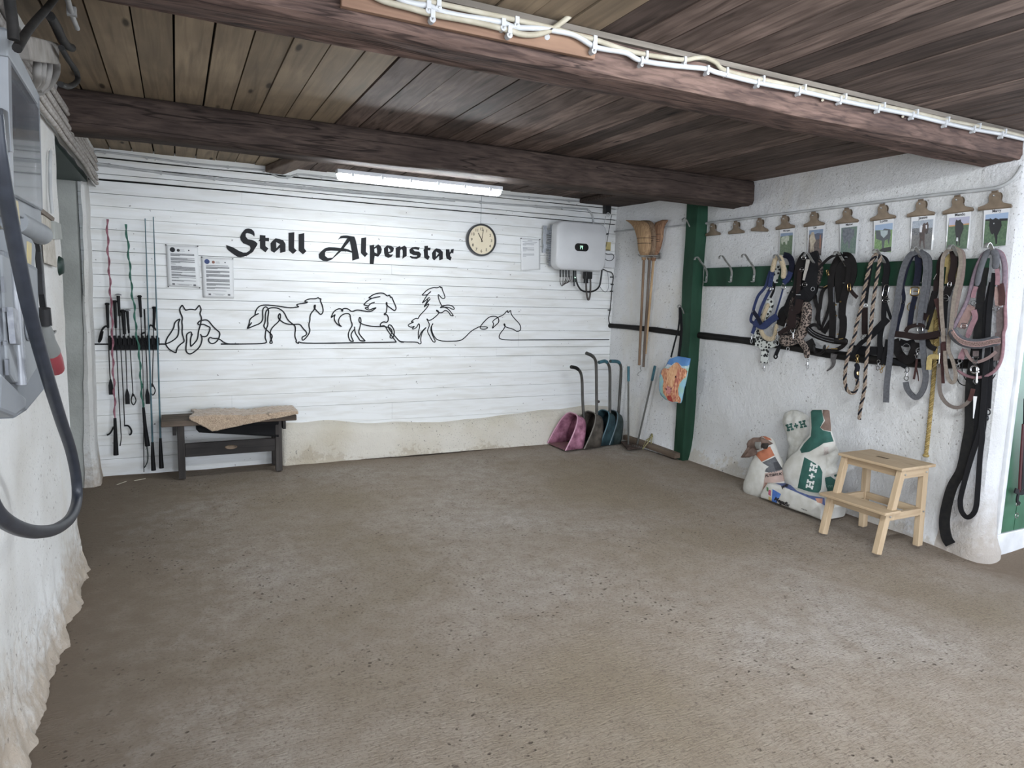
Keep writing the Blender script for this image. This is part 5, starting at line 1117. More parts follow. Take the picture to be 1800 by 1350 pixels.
def animal_print(name, base, spot, scale, thr=(.32, .42), ring_=None):
    m, nt, p = _nt(name); p.inputs['Roughness'].default_value = .9; v = coords(nt)
    dn = N(nt, 'ShaderNodeTexNoise', i_Scale=scale * .8); nt.links.new(v, dn.inputs['Vector'])
    s_ = N(nt, 'ShaderNodeVectorMath', operation='SCALE'); s_.inputs['Scale'].default_value = .5 / scale; nt.links.new(dn.outputs['Color'], s_.inputs[0])
    a = N(nt, 'ShaderNodeVectorMath', operation='ADD'); nt.links.new(v, a.inputs[0]); nt.links.new(s_.outputs[0], a.inputs[1])
    vo = N(nt, 'ShaderNodeTexVoronoi', i_Scale=scale); nt.links.new(a.outputs[0], vo.inputs['Vector'])
    st = [(thr[0], lin(spot)), (thr[1], lin(base))]
    if ring_: st = [(.12, lin(ring_)), (.2, lin(spot)), (thr[0], lin(spot)), (thr[1], lin(base))]
    nt.links.new(ramp(nt, vo.outputs['Distance'], st), p.inputs['Base Color']); bump(nt, p, dn.outputs['Fac'], .3, .004); return m
COWP = animal_print('black_and_white_print', 'b9bcb6', '1d1e20', 38, (.38, .46)); LEO = animal_print('leopard_print', '8b7a6f', '1d1716', 75, (.46, .56), '54403a'); DLEO = animal_print('dark_leopard_print', '564842', '171314', 75, (.5, .62))

# --- blue halter on the fourth hook
t = thing('halter', 'blue halter with cream fleece pads and a wide noseband', 'halter', W(1345, 600, .02), 'halters hanging from the hook board')
strap(t, 'crown_strap', J((T1, [(700, 185), (790, 215), (845, 300), (850, 420), (820, 560), (750, 680)])), 9, .05, NAVY)
strap(t, 'cheek_strap', J((T1, [(830, 500), (780, 620), (700, 700)])), 8, .06, BLUE)
strap(t, 'cheek_strap', J((T1, [(495, 480), (470, 640), (450, 770)])), 7, .075, BLUE)
for k in range(4): part('eyelet', MB().torus(W(*T1(492 - 11 * k, 540 + 68 * k), .079), NR, .0028, .0012, 8, 5), NAVY, t)
strap(t, 'cheek_strap', J((T1, [(460, 480), (420, 600), (390, 720), (340, 810), (240, 930), (180, 1080), (140, 1230)]), (T2, [(105, 190), (110, 260), (180, 300)])), 4.6, .06, BLUE)
strap(t, 'cheek_strap', J((T1, [(470, 790), (420, 880), (350, 1020), (290, 1160), (250, 1290)]), (T2, [(225, 230), (250, 300)])), 5, .07, BLUE)
strap(t, 'throat_strap', J((T1, [(690, 800), (650, 950), (590, 1150), (555, 1260)])), 2.6, .06, BLUE)
nb = strap(t, 'noseband', J((T2, [(165, 270), (270, 330), (340, 345), (450, 255), (580, 165)])), 10, .085, BLUE, thick=.012)
strap(t, 'noseband_piece', J((T2, [(150, 80), (225, 190), (290, 310)])), 6, .09, NAVY)
strap(t, 'chin_strap', J((T2, [(180, 330), (150, 420), (130, 480)])), 5.5, .08, BLUE)
cord(t, 'fleece_pad', J((T1, [(590, 205), (545, 280), (515, 390), (490, 500)])), 10, .09, CREAM, flat=.7)
cord(t, 'fleece_pad', J((T1, [(615, 200), (660, 290), (700, 430), (700, 520), (690, 620)])), 10, .095, CREAM, flat=.7)
cord(t, 'fleece_pad', J((T1, [(425, 1070), (380, 1180), (320, 1340)]), (T2, [(330, 160), (305, 260)])), 8.5, .05, CREAM, flat=.7)
cord(t, 'fleece_pad', J((T2, [(275, 370), (320, 500), (400, 570), (500, 570), (550, 480), (575, 300)])), 8.5, .06, CREAM, flat=.7)
for c, w_, h_ in (((430, 810), 6, 7), ((490, 805), 4, 6), ((695, 775), 8, 8), ((150, 1230), 4, 6)): buckle(t, T1(*c), w_, h_, .08, SILV)
snap(t, T2(125, 480), T2(110, 660), .07, SILV)
t = thing('cloth_lead', 'black and white patterned cloth lead hanging behind the blue halter', 'lead', W(*T2(350, 1160), .02))
strap(t, 'band', J((T1, [(600, 380), (590, 500), (560, 600), (555, 700)])), 8, .035, COWP, thick=.012)
strap(t, 'band', J((T1, [(455, 1000), (440, 1130), (390, 1250)]), (T2, [(240, 330), (225, 480), (240, 600), (320, 700), (360, 780), (355, 900), (350, 1020)])), 12, .04, COWP, thick=.015)
strap(t, 'band', J((T2, [(190, 650), (330, 670), (450, 690), (560, 640)])), 10, .045, COWP, thick=.015)
snap(t, T2(345, 1030), T2(350, 1170), .045, SILV)
t = thing('leather_strap', 'short black strap with a knotted end between blue and leopard halters', 'strap', W(*T2(560, 910), .02))
strap(t, 'band', J((T1, [(540, 700), (515, 850), (460, 970)])), 3.5, .05, BLACKW); strap(t, 'band', J((T2, [(660, 640), (600, 770), (555, 880)])), 6, .05, BLACKW)
ring(t, T2(555, 900), 3.4, .05, BLACKW, 'end_ring', .006); ring(t, T2(575, 650), 5, .065, SILV)

# --- leopard bundle on the fifth hook
t = thing('halter', 'dark brown halter padded with leopard print fleece', 'halter', W(1425, 620, .02), 'halters hanging from the hook board')
strap(t, 'crown_strap', J((T1, [(1120, 190), (1040, 300), (985, 480), (970, 700), (900, 950), (800, 1200)]), (T2, [(700, 150), (640, 330)])), [15, 12], .05, BLKL, thick=.02)
strap(t, 'crown_strap', J((T1, [(1200, 160), (1240, 330), (1230, 600), (1180, 850)]), (T2, [(1050, -150), (1000, 50)])), [20, 22], .07, BLACKW, thick=.03)
strap(t, 'black_fleece', J((T1, [(1180, 300), (1130, 560), (1060, 800), (980, 1050), (930, 1300)])), [16, 24], .045, BLACKW, thick=.02)
strap(t, 'black_fleece', J((T1, [(1000, 700), (880, 950), (790, 1180)]), (T2, [(720, 100), (700, 260)])), [14, 20], .035, BLACKW, thick=.02)
strap(t, 'black_fleece', J((T2, [(900, 150), (880, 300), (780, 420), (640, 520)])), [20, 12], .055, DLEO, thick=.02)
cord(t, 'leopard_pad', J((T3, [(350, 250), (420, 330), (440, 480), (410, 620), (380, 740)])), 10, .06, DLEO, flat=.7)
cord(t, 'leopard_pad', J((T1, [(900, 950), (860, 1150), (830, 1330)]), (T2, [(780, 300), (760, 420)])), 14, .06, DLEO, flat=.6)
cord(t, 'leopard_pad', J((T1, [(1100, 1050), (1120, 1200)]), (T2, [(1120, 60), (1110, 220), (1060, 400), (960, 540), (800, 610), (640, 600)])), 21, .075, LEO, flat=.5)
cord(t, 'leopard_pad', J((T2, [(950, 480), (1030, 640), (1110, 760), (1130, 930)])), 12, .06, LEO, flat=.6)
strap(t, 'cheek_strap', J((T1, [(1000, 1000), (950, 1200)]), (T2, [(870, 50), (860, 200), (835, 360)])), 12, .10, BRNL, thick=.008)
strap(t, 'cheek_strap', J((T2, [(850, 350), (730, 420), (600, 480)])), 6, .10, BRNL)
strap(t, 'pale_strip', J((T1, [(1150, 270), (1120, 420), (1090, 540), (1065, 650)])), [6, 3], .105, mat('pale_fleece', 'a8a39a', .9, ns=80), thick=.006)
strap(t, 'cheek_strap', J((T1, [(1000, 450), (980, 700), (960, 900)]), (T1, [(900, 1050)])), 7, .085, BRNL)
strap(t, 'throat_strap', J((T3, [(270, 780), (330, 900), (350, 1050), (400, 1200)]), (T4, [(380, 200), (390, 240)])), 6, .05, BLKL)
buckle(t, T1(1070, 235), 7, 7, .11, SILV); buckle(t, T1(1030, 455), 6, 6, .10, SILV, r_=.002); buckle(t, T1(1085, 730), 8, 6, .11, SILV); ring(t, T1(1235, 810), 3.5, .09, SILV)
part('rivet', MB().beam(W(*T1(930, 917), .115), W(*T1(1015, 917), .115), .005, .003, NR), SILV, t); part('rivet', MB().beam(W(*T2(750, 285), .1), W(*T2(720, 370), .1), .006, .003, NR), SILV, t)
for c in ((850, 665), (865, 860), (775, 880), (835, 1020), (855, 1190), (1010, 740)): part('rivet', MB().ball(W(*T1(*c), .11), .006, 8), SILV, t)
sn = MB(); q = [W(*T2(*p), .12) for p in ((828, 410), (845, 455), (875, 475), (900, 455), (910, 405))]; sn.tube(q, .0045, 6).tube([W(*T2(875, 475), .12), W(*T2(875, 570), .12)], .006, 8); part('snap_hook', sn, SILV, t, sm=60)
ring(t, T2(780, 760), 3, .06, SILV); snap(t, T2(1140, 950), T2(1140, 1130), .06, SILV); snap(t, T2(610, 390), T2(575, 600), .08, SILV)

# --- black leather halter on the sixth hook
t = thing('halter', 'black leather halter with padded piped noseband and brass buckles', 'halter', W(1470, 620, .02), 'halters hanging from the hook board')
strap(t, 'lead_loop', J((T3, [(820, 180), (700, 195), (590, 250), (490, 340), (400, 430)])), 4.5, .13, BLKL)
strap(t, 'crown_strap', J((T3, [(840, 180), (730, 300), (660, 480), (630, 700), (640, 950), (650, 1200)]), (T4, [(660, 100), (660, 350), (650, 560)])), 10, .07, BLKL, thick=.01)
strap(t, 'crown_strap', J((T3, [(850, 175), (960, 190), (1040, 300), (1065, 480), (1035, 640), (975, 790)])), 7, .09, BLKL, thick=.008)
strap(t, 'crown_strap', J((T3, [(860, 230), (830, 420), (800, 700), (800, 900), (800, 1060)])), [20, 12], .055, BLKL, thick=.012)
strap(t, 'crown_strap', J((T3, [(900, 260), (980, 420), (960, 650), (900, 850), (850, 1050), (830, 1300)]), (T4, [(850, 200), (850, 400), (820, 570)])), 11, .085, BLKL, thick=.008)
strap(t, 'buckle_strap', J((T3, [(960, 780), (1010, 860), (1060, 920), (1110, 965)])), 5.5, .10, BRNL)
strap(t, 'piping', J((T3, [(680, 780), (680, 900), (685, 1050)])), 1.8, .08, GREYR)
strap(t, 'side_loop', J((T3, [(590, 740), (500, 810), (450, 950), (425, 1150)]), (T4, [(410, 50), (400, 200), (420, 400)])), 6, .06, BLKL)
strap(t, 'side_loop', J((T3, [(620, 930), (600, 1100)]), (T4, [(590, 0), (545, 170), (480, 320), (440, 430)])), 4.5, .065, BLKL)
strap(t, 'side_loop', J((T4, [(650, 230), (570, 340), (490, 470)])), 8, .06, BLKL)
strap(t, 'side_loop', J((T3, [(400, 775), (460, 790), (540, 765)])), 3, .08, BLKL)
nb = cord(t, 'noseband', J((T4, [(190, 370), (300, 480), (480, 560), (680, 610), (830, 625), (930, 620)])), 11, .10, BLKL, flat=.5)
for dy in (-28, 22): part('piping', MB().tube(path(J((T4, [(215, 400 + dy), (320, 490 + dy), (490, 565 + dy), (680, 610 + dy)])), .113), .0016, 5), mat('grey_piping', '77787c', .6), nb)
cord(t, 'chin_loop', J((T4, [(320, 680), (330, 800), (400, 850), (490, 800), (520, 690)])), 5, .07, BLKL)
strap(t, 'chin_strap', J((T4, [(200, 400), (280, 330), (370, 330), (430, 400)])), 5, .08, BLKL); strap(t, 'chin_strap', J((T4, [(230, 600), (300, 740), (330, 740)])), 12, .05, BLKL)
strap(t, 'chin_strap', J((T4, [(540, 790), (680, 790), (820, 730), (910, 640)])), 6, .09, BLKL)
strap(t, 'tongue', J((T4, [(690, 850), (672, 940), (680, 1020), (640, 1100), (555, 1165)])), [10, 1.5], .05, mat('grey_suede', '5d5a5a', .9, ns=60, c2='4c4949'), thick=.005)
buckle(t, T3(962, 780), 5, 13, .11, BRASS, rot=-10); buckle(t, T3(570, 515), 3, 11, .09, BRASS, rot=-20)
for a, b_ in (((500, 780), (565, 745)),): part('brass_bar', MB().tube([W(*T3(*a), .09), W(*T3(*b_), .09)], .003, 6), BRASS, t)
for a, b_ in (((545, 760), (590, 705)), ((630, 755), (750, 760)), ((740, 500), (765, 490)), ((780, 585), (850, 570))): part('brass_bar', MB().tube([W(*T4(*a), .11), W(*T4(*b_), .11)], .0035, 6), BRASS, t)
for c in ((805, 1040), (720, 1100)): part('brass_stud', MB().ball(W(*T3(*c), .10), .007, 8), BRASS, t)
for c in ((730, 155), (760, 490)): part('brass_stud', MB().ball(W(*T4(*c), .10), .006, 8), BRASS, t)

# --- twisted rope and black halter on the seventh hook
RBE = mat('rope_beige', '968574', .85, ns=120, c2='806f60', bs=.3); RBK = mat('rope_black', '20222b', .85, ns=120, bs=.3)
t = thing('lead_rope', 'beige and black twisted rope doubled over the hook, end dangling low', 'rope', W(*T6(230, 1260), .02))
rope(t, J((T6, [(200, 720), (205, 800), (170, 890), (120, 905), (65, 860), (40, 750), (45, 600), (70, 450), (110, 320), (165, 170)]), (T5, [(190, 1060), (235, 900), (265, 760), (300, 580), (330, 430), (370, 270), (420, 160), (460, 120), (500, 150), (490, 260), (460, 440), (430, 640), (405, 830), (390, 1000)]), (T6, [(375, 90), (350, 250), (328, 430), (310, 620), (300, 820), (270, 990), (240, 1130), (228, 1255)])), 6.4, .115, [RBE, RBE, RBK], .075)
part('brass_end', MB().tube([W(*T6(200, 590), .115), W(*T6(198, 690), .115)], .0125, 10), BRASS, t, sm=60)
cord(t, 'knot', J((T6, [(180, 520), (205, 560), (200, 600), (190, 640), (200, 720)])), 8, .115, RBK); snap(t, T6(205, 400), T6(205, 520), .11, BRASS)
t = thing('halter', 'plain black webbing halter behind the beige and black rope', 'halter', W(1545, 640, .02), 'halters hanging from the hook board')
strap(t, 'crown_strap', J((T5, [(450, 150), (390, 240), (360, 420), (335, 600), (315, 770)])), 5, .07, BLACKW)
strap(t, 'cheek_strap', J((T5, [(302, 830), (300, 1000), (300, 1185)])), 9, .05, BRNL); buckle(t, T5(315, 800), 5, 8, .07, SILV)
strap(t, 'crown_strap', J((T5, [(500, 160), (570, 210), (595, 330), (575, 460), (570, 560), (565, 740)])), 9, .06, BLACKW, thick=.008)
buckle(t, T5(578, 610), 8, 22, .075, SILV, rot=6); buckle(t, T5(580, 735), 10, 6, .075, SILV)
strap(t, 'cheek_strap', J((T5, [(560, 740), (553, 860), (550, 990)])), 7.5, .065, BLACKW); strap(t, 'throat_strap', J((T5, [(575, 760), (610, 870), (650, 985)])), 4.5, .065, BLACKW)
strap(t, 'noseband', J((T5, [(600, 975), (520, 1060), (440, 1140), (350, 1230)])), 11, .08, BLACKW, thick=.006)
strap(t, 'cheek_strap', J((T5, [(540, 1040), (505, 1180), (500, 1320)]), (T6, [(510, 330), (495, 460)])), 8, .06, BLACKW)
strap(t, 'chin_strap', J((T6, [(340, 180), (250, 250), (180, 340), (120, 430)])), 7, .07, BLACKW); strap(t, 'chin_strap', J((T6, [(150, 330), (300, 345), (450, 350), (600, 360)])), 13, .045, BLACKW)
strap(t, 'cheek_strap', J((T6, [(600, 200), (580, 330), (555, 440), (545, 540)])), 6, .07, BLACKW); buckle(t, T6(275, 170), 5, 8, .08, SILV, rot=30)
snap(t, T6(485, 470), T6(470, 610), .06, SILV); snap(t, T6(545, 530), T6(512, 640), .07, BRASS)

# --- grey lead and navy halter on the eighth hook
t = thing('halter', 'navy and dark brown halter with a large square brass buckle', 'halter', W(1610, 650, .02), 'halters hanging from the hook board')
strap(t, 'crown_strap', J((T5, [(1000, 130), (1010, 260), (1000, 420), (975, 540)])), 9.5, .09, NAVY, thick=.008); strap(t, 'crown_strap', J((T5, [(965, 680), (930, 820), (905, 980), (890, 1100)])), 7.5, .085, NAVY)
strap(t, 'crown_strap', J((T5, [(940, 130), (870, 280), (830, 420), (800, 560), (815, 700), (790, 860), (740, 1040), (720, 1180)])), 5.5, .07, NAVY)
buckle(t, T5(958, 616), 13, 15, .10, BRASS, r_=.0042); ring(t, T5(915, 820), 7.5, .08, BRASS); buckle(t, T5(790, 545), 2, 12, .085, BRASS)
ring(t, T5(805, 760), 2.6, .085, SILV)
nb = strap(t, 'noseband', J((T5, [(670, 1175), (820, 1190), (980, 1215), (1120, 1205), (1290, 1170)])), 9.5, .11, BRNL, thick=.008)
strap(nb.parent, 'nose_loop', J((T5, [(840, 1150), (870, 1100), (940, 1070), (1040, 1060), (1080, 1100)])), 6, .115, BRNL)
strap(t, 'cheek_strap', J((T5, [(1245, 470), (1230, 650), (1160, 820), (1080, 980), (1050, 1080)])), 7.5, .08, BRNL)
strap(t, 'cheek_strap', J((T5, [(1215, 800), (1170, 960), (1120, 1120)])), 4.5, .075, BLKL)
strap(t, 'chin_strap', J((T6, [(690, 200), (750, 380), (850, 470), (930, 420), (980, 240)])), 13, .06, BLKL, thick=.006); strap(t, 'chin_strap', J((T6, [(760, 230), (860, 260), (960, 230)])), 10, .05, BLACKW)
strap(t, 'chin_strap', J((T6, [(670, 480), (760, 520), (850, 570)])), 6, .07, BLACKW); strap(t, 'chin_strap', J((T6, [(1110, 200), (1160, 290), (1240, 330)])), 8, .07, BLKL)
ring(t, T6(850, 310), 7, .08, SILV, r_=.002); buckle(t, T5(1030, 1120), 8, 9, .12, SILV); ring(t, T6(1015, 350), 5, .09, SILV)
strap(t, 'tassel', J((T6, [(990, 460), (970, 600), (948, 725)])), 3, .07, REDL); strap(t, 'tassel', J((T6, [(975, 560), (1000, 660), (1010, 750)])), [2.4, 1], .07, REDL)
t = thing('lead_rope', 'grey padded lead doubled over the hook with a silver snap at its end', 'rope', W(*T6(580, 1040), .02))
strap(t, 'web', J((T5, [(990, 95), (900, 140), (830, 260), (780, 430), (745, 650), (710, 880), (680, 1080)]), (T6, [(650, 180), (640, 350), (615, 580), (590, 800), (580, 1030)])), 8.5, .12, GREYR, thick=.012)
strap(t, 'web', J((T5, [(1020, 90), (1090, 160), (1110, 320), (1090, 560), (1050, 820), (1020, 1060)])), 7.5, .11, GREYR, thick=.012)
strap(t, 'web', J((T5, [(1040, 85), (1150, 180), (1155, 400), (1120, 680), (1080, 900)])), 6, .10, GREYR, thick=.012)
strap(t, 'web', J((T5, [(1050, 1000), (1060, 1250)]), (T6, [(1075, 400), (1090, 560), (1105, 700), (1070, 860), (990, 965), (920, 930), (860, 850), (840, 760)])), 8, .09, GREYR, thick=.012)
snap(t, T6(845, 740), T6(865, 560), .09, SILV, big=1.3)
snap(t, T6(1005, 340), T6(980, 450), .1, SILV)

# --- beige lead, brown halter, yellow rope on the ninth hook
t = thing('halter', 'brown leather halter with yellow lining behind the beige lead', 'halter', W(1670, 650, .02), 'halters hanging from the hook board')
strap(t, 'crown_strap', J((T7, [(380, 90), (400, 200), (390, 350), (360, 480), (370, 600)])), 10, .09, BRNL, thick=.008); strap(t, 'crown_strap', J((T7, [(340, 600), (300, 700), (270, 790)])), 11, .095, BLKL, thick=.008)
strap(t, 'crown_strap', J((T7, [(275, 800), (255, 1000), (245, 1240)])), 8, .07, BLACKW); ring(t, T7(275, 790), 5.5, .10, SILV); buckle(t, T7(330, 590), 5, 9, .10, SILV)
strap(t, 'cheek_strap', J((T7, [(250, 120), (175, 260), (160, 450), (130, 620), (110, 740)])), 5.5, .065, BRNL)
strap(t, 'cheek_strap', J((T7, [(115, 690), (60, 880), (0, 1030)])), 8.5, .085, BLKL); strap(t, 'cheek_strap', J((T7, [(130, 800), (180, 1010), (215, 1250)]), (T8, [(210, 100), (220, 350)])), 6.5, .09, REDL)
strap(t, 'cheek_strap', J((T7, [(110, 850), (60, 1050), (20, 1180)])), 4, .08, BLKL)
strap(t, 'yellow_lining', J((T7, [(350, 150), (290, 230), (270, 330)])), 7, .06, YEL); strap(t, 'yellow_lining', J((T7, [(330, 220), (310, 380), (290, 580)])), 6, .055, YEL); strap(t, 'yellow_lining', J((T7, [(440, 340), (415, 540)])), 5, .055, YEL)
strap(t, 'yellow_panel', J((T7, [(75, 960), (70, 1120), (80, 1290)])), 14, .04, YEL); strap(t, 'yellow_panel', J((T8, [(90, 150), (95, 290)])), 14, .04, YEL)
strap(t, 'yellow_tab', J((T8, [(22, 600), (28, 480), (50, 430), (150, 430)])), 7.5, .10, YEL, thick=.006)
strap(t, 'noseband', J((T8, [(0, 160), (60, 165), (140, 150)])), 9, .09, BRNL)
strap(t, 'chin_strap', J((T8, [(205, 250), (205, 450), (190, 600), (200, 780)])), 6.5, .08, REDL); part('bar', MB().tube([W(*T8(165, 380), .1), W(*T8(155, 520), .1)], .003, 6), SILV, t)
part('bar', MB().tube([W(*T7(140, 430), .1), W(*T7(95, 515), .1)], .0025, 6), SILV, t); ring(t, T8(150, 540), 2.8, .1, SILV)
strap(t, 'pale_band', J((T7, [(375, 690), (320, 900), (290, 1150), (280, 1340)])), 7, .06, mat('pale_web', '9a9a9a', .8, ns=60, c2='85868a'))
t = thing('lead_rope', 'beige webbing lead doubled over the hook with a long lower loop', 'rope', W(*T8(330, 1110), .02))
strap(t, 'web', J((T7, [(400, 50), (300, 90), (235, 200), (215, 450), (205, 800), (215, 1050), (240, 1330)]), (T8, [(205, 150), (215, 230)])), 5.5, .12, BEIGE, thick=.009)
strap(t, 'web', J((T7, [(400, 50), (480, 110), (500, 260), (460, 520), (400, 800), (370, 1080), (345, 1330)])), 5.8, .115, BEIGE, thick=.009)
strap(t, 'web', J((T7, [(410, 45), (530, 130), (535, 380), (500, 600), (440, 880), (400, 1080)])), 5, .105, mat('beige_brown_web', '82726a', .7, ns=70), thick=.009)
strap(t, 'web', J((T8, [(300, 60), (285, 200), (280, 340), (335, 480), (372, 640), (365, 740), (320, 770), (270, 690), (240, 520), (235, 350)])), 5, .10, BEIGE, thick=.009)
strap(t, 'web', J((T8, [(150, 520), (158, 700), (165, 880), (210, 990), (290, 1070), (400, 1100), (500, 1060), (560, 1000)])), 5.2, .09, mat('grey_brown_web', '6f655e', .7, ns=70), thick=.009)
strap(t, 'leather_end', J((T8, [(555, 1010), (585, 930), (605, 850)])), 6, .10, REDL); snap(t, T8(640, 790), T8(650, 700), .10, SILV)
t = thing('yellow_rope', 'yellow three-strand rope hanging straight down above the step stool', 'rope', W(1627, 803, .02))
rope(t, [(1646, 560), (1645, 600), (1643, 640), (1641, 665), (1638, 700), (1634, 740), (1630.5, 775), (1627.5, 800)], 7.4, .045, [YELR, YELR, mat('yellow_rope_shade', '8f7a44', .7, ns=80)], .05); part('frayed_end', MB().ball(W(1627.5, 801, .045), .02, 10, (1, 1, .6)), YELR, t, sm=60)

# --- pink grey halter, black lunge straps on the tenth hook
t = thing('halter', 'pink and grey padded halter with a wide grey noseband', 'halter', W(1735, 660, .02), 'halters hanging from the hook board')
cord(t, 'grey_pad', J((T7, [(960, 95), (880, 130), (820, 260), (770, 430), (735, 610)])), 11, .11, GPAD, flat=.4); cord(t, 'grey_pad', J((T7, [(950, 90), (1010, 140), (1020, 260), (1005, 360)])), 12, .115, GPAD, flat=.4)
strap(t, 'cheek_strap', J((T7, [(725, 620), (690, 720), (680, 790)])), 6, .10, PINK); ring(t, T7(680, 865), 4.5, .10, SILV)
strap(t, 'cheek_strap', J((T7, [(670, 910), (600, 1020), (545, 1140), (500, 1240)])), 12, .075, mat('pink_beige_web', '9a7d76', .75, ns=60, c2='8a6f69')); strap(t, 'cheek_strap', J((T7, [(690, 970), (710, 1080), (660, 1200), (610, 1340)]), (T8, [(560, 160)])), 7.5, .09, PINK)
buckle(t, T7(545, 1200), 8, 8, .10, SILV)
strap(t, 'crown_strap', J((T7, [(1035, 360), (1045, 480), (1040, 600)])), 6, .11, PINK); strap(t, 'crown_strap', J((T7, [(1050, 620), (1040, 780), (1060, 920)])), 8, .10, mat('pink_beige_web', '9a7d76', .75)); ring(t, T7(1015, 950), 5, .11, SILV)
strap(t, 'leather_strap', J((T7, [(1085, 580), (1110, 740), (1105, 900)])), 8.5, .105, REDL); strap(t, 'cheek_strap', J((T7, [(1090, 930), (1085, 1150), (1090, 1340)]), (T8, [(950, 120), (940, 300), (925, 480)])), 11, .075, mat('taupe_web', '665a58', .8, ns=60, c2='564b4a'))
nb = cord(t, 'noseband', J((T8, [(325, 70), (370, 160), (460, 225), (580, 255), (720, 255), (850, 230), (960, 215)])), 17.5, .13, GPAD, flat=.3)
nq = J((T8, [(330, 90), (385, 175), (470, 235), (590, 262), (720, 260), (850, 232), (965, 215)]))
strap(nb.parent, 'noseband_braid', nq, 5.5, .162, mat('braid', '8d756e', .7, ns=140, c2='5e4a46'), thick=.003)
for dy in (-30, 30): part('piping', MB().tube(path([(x, y + dy / 7.5) for x, y in nq], .162), .002, 5), mat('pink_piping', 'bb948f', .6), nb)
strap(t, 'chin_strap', J((T8, [(500, 330), (540, 420), (600, 480), (660, 497), (760, 465), (840, 420), (910, 360)])), 4.6, .11, mat('taupe_pink_web', '86706c', .75, ns=60)); strap(t, 'chin_strap', J((T8, [(500, 330), (460, 400), (440, 460)])), 8.5, .10, PINK); strap(t, 'chin_strap', J((T8, [(640, 350), (637, 420)])), 8, .10, mat('taupe_web', '665a58', .8))
snap(t, T8(440, 460), T8(400, 580), .10, SILV, big=1.2)
part('triangle_ring', MB().tube([W(*T8(*p), .12) for p in ((592, 430), (680, 432), (637, 495), (592, 430))], .0028, 6), SILV, t)
mb = MB().torus(W(*T8(630, 500), .12), NR, .012, .003, 12, 6).torus(W(*T8(622, 595), .125), NR, .021, .0055, 16, 8).tube([W(*T8(650, 560), .125), W(*T8(655, 640), .125), W(*T8(650, 770), .125)], .0055, 8).ball(W(*T8(672, 630), .125), .007, 8).torus(W(*T8(635, 750), .12), NR, .012, .003, 12, 6)
part('snap_hook', mb, SILV, t, 'large silver snap', sm=60)
t = thing('lead_rope', 'lilac and pink round lead looped around the grey pink halter', 'rope', W(*T8(640, 720), .02))
cord(t, 'cord', J((T7, [(930, 85), (830, 150), (740, 320), (670, 540), (610, 780), (530, 960), (450, 1110), (385, 1240)]), (T8, [(320, 60)])), 7, .09, LILAC, k=5); cord(t, 'cord', J((T7, [(960, 75), (1060, 110), (1130, 230), (1150, 420), (1140, 600), (1130, 720)])), 7.5, .09, LILAC)
cord(t, 'cord', J((T7, [(970, 70), (1110, 130), (1165, 320), (1165, 560), (1155, 900), (1160, 1200)]), (T8, [(1005, 120), (1000, 300), (975, 460), (910, 590), (800, 670), (650, 705), (510, 675), (395, 605)])), 5.5, .08, PINK)
t = thing('lunge_strap', 'long black webbing lunge straps hanging to the floor by the pillar', 'strap', W(1668, 955, .02))
strap(t, 'web', J((T7, [(860, 340), (820, 560), (790, 800), (765, 1050), (745, 1340)]), (T8, [(640, 300), (590, 600), (560, 900), (555, 1330)]), (PXC, [(1699, 780), (1690, 825), (1674, 855), (1664, 890), (1660, 920), (1664, 945), (1671, 957)])), [10, 15.5], .07, mat('lunge_black', '19191b', .8, ns=40, c2='242321'), thick=.01)
strap(t, 'web', J((T7, [(1000, 420), (960, 680), (930, 900), (900, 1340)]), (T8, [(800, 300), (760, 700), (740, 1000), (710, 1330)]), (PXC, [(1719, 770), (1709, 800), (1700, 830), (1692, 860), (1688, 880), (1690, 898), (1699, 909), (1709, 905), (1716, 890), (1719.5, 850), (1723, 800), (1727, 765), (1725.5, 742)])), 7.5, .085, BLACKW, thick=.006)
strap(t, 'web', J((T7, [(960, 560), (890, 900), (870, 1200)]), (T8, [(680, 300), (660, 700), (650, 1000), (620, 1330)]), (PXC, [(1707, 770), (1700, 810), (1688, 840)])), [8, 14], .06, BLACKW, thick=.006)
strap(t, 'web', J((T8, [(830, 300), (830, 500), (815, 800), (795, 1110)])), 8.5, .06, BLACKW, thick=.006); strap(t, 'web', J((T8, [(760, 480), (755, 800), (750, 1100), (735, 1330)]), (PXC, [(1726, 760)])), 9, .075, BLACKW, thick=.006)
snap(t, T8(795, 1120), T8(780, 1270), .06, mat('gunmetal', '55565a', .35, .8), big=1.5)
cord(t, 'cord', J((T8, [(390, 700), (420, 770), (480, 805), (520, 800)])), 1.6, .05, BLACKW); cord(t, 'cord', J((T8, [(470, 480), (460, 620), (500, 720), (520, 740)])), 1.6, .05, BLACKW); cord(t, 'cord', J((T8, [(900, 660), (860, 720), (830, 750)])), 1.8, .05, BLACKW)
strap(t, 'white_tag', J((T8, [(632, 950), (622, 1080), (607, 1240)])), [5, 1], .095, PAPER)
# cloth on the green door
t = thing('halter', 'black and red halter hanging on the green door beyond the pillar', 'halter', aty(1792, 900, 2.215), 'halters hanging from the hook board')
del t['group']
D_ = lambda x, y, o=.0: aty(x, y, 2.215 - o)
for k, (pts, w_) in enumerate((([(1799, 745), (1796, 790), (1793, 840), (1792, 865)], .02), ([(1803, 700), (1800, 800), (1797, 860)], .03), ([(1784, 862), (1795, 866), (1806, 862)], .03), ([(1790, 868), (1788, 880), (1792, 886)], .02))):
    part('strap', MB().strap(curve([D_(*p) for p in pts], 5), w_, .008, (0, -1, 0)), BLACKW if k != 0 else mat('dark_red_web', '4a1f22', .7), t)
part('ring', MB().torus(D_(1788, 886), (0, -1, 0), .012, .003, 12, 6), SILV, t, sm=60); part('snap_hook', MB().torus(D_(1787, 906), (0, -1, 0), .016, .003, 12, 6), SILV, t, sm=60)
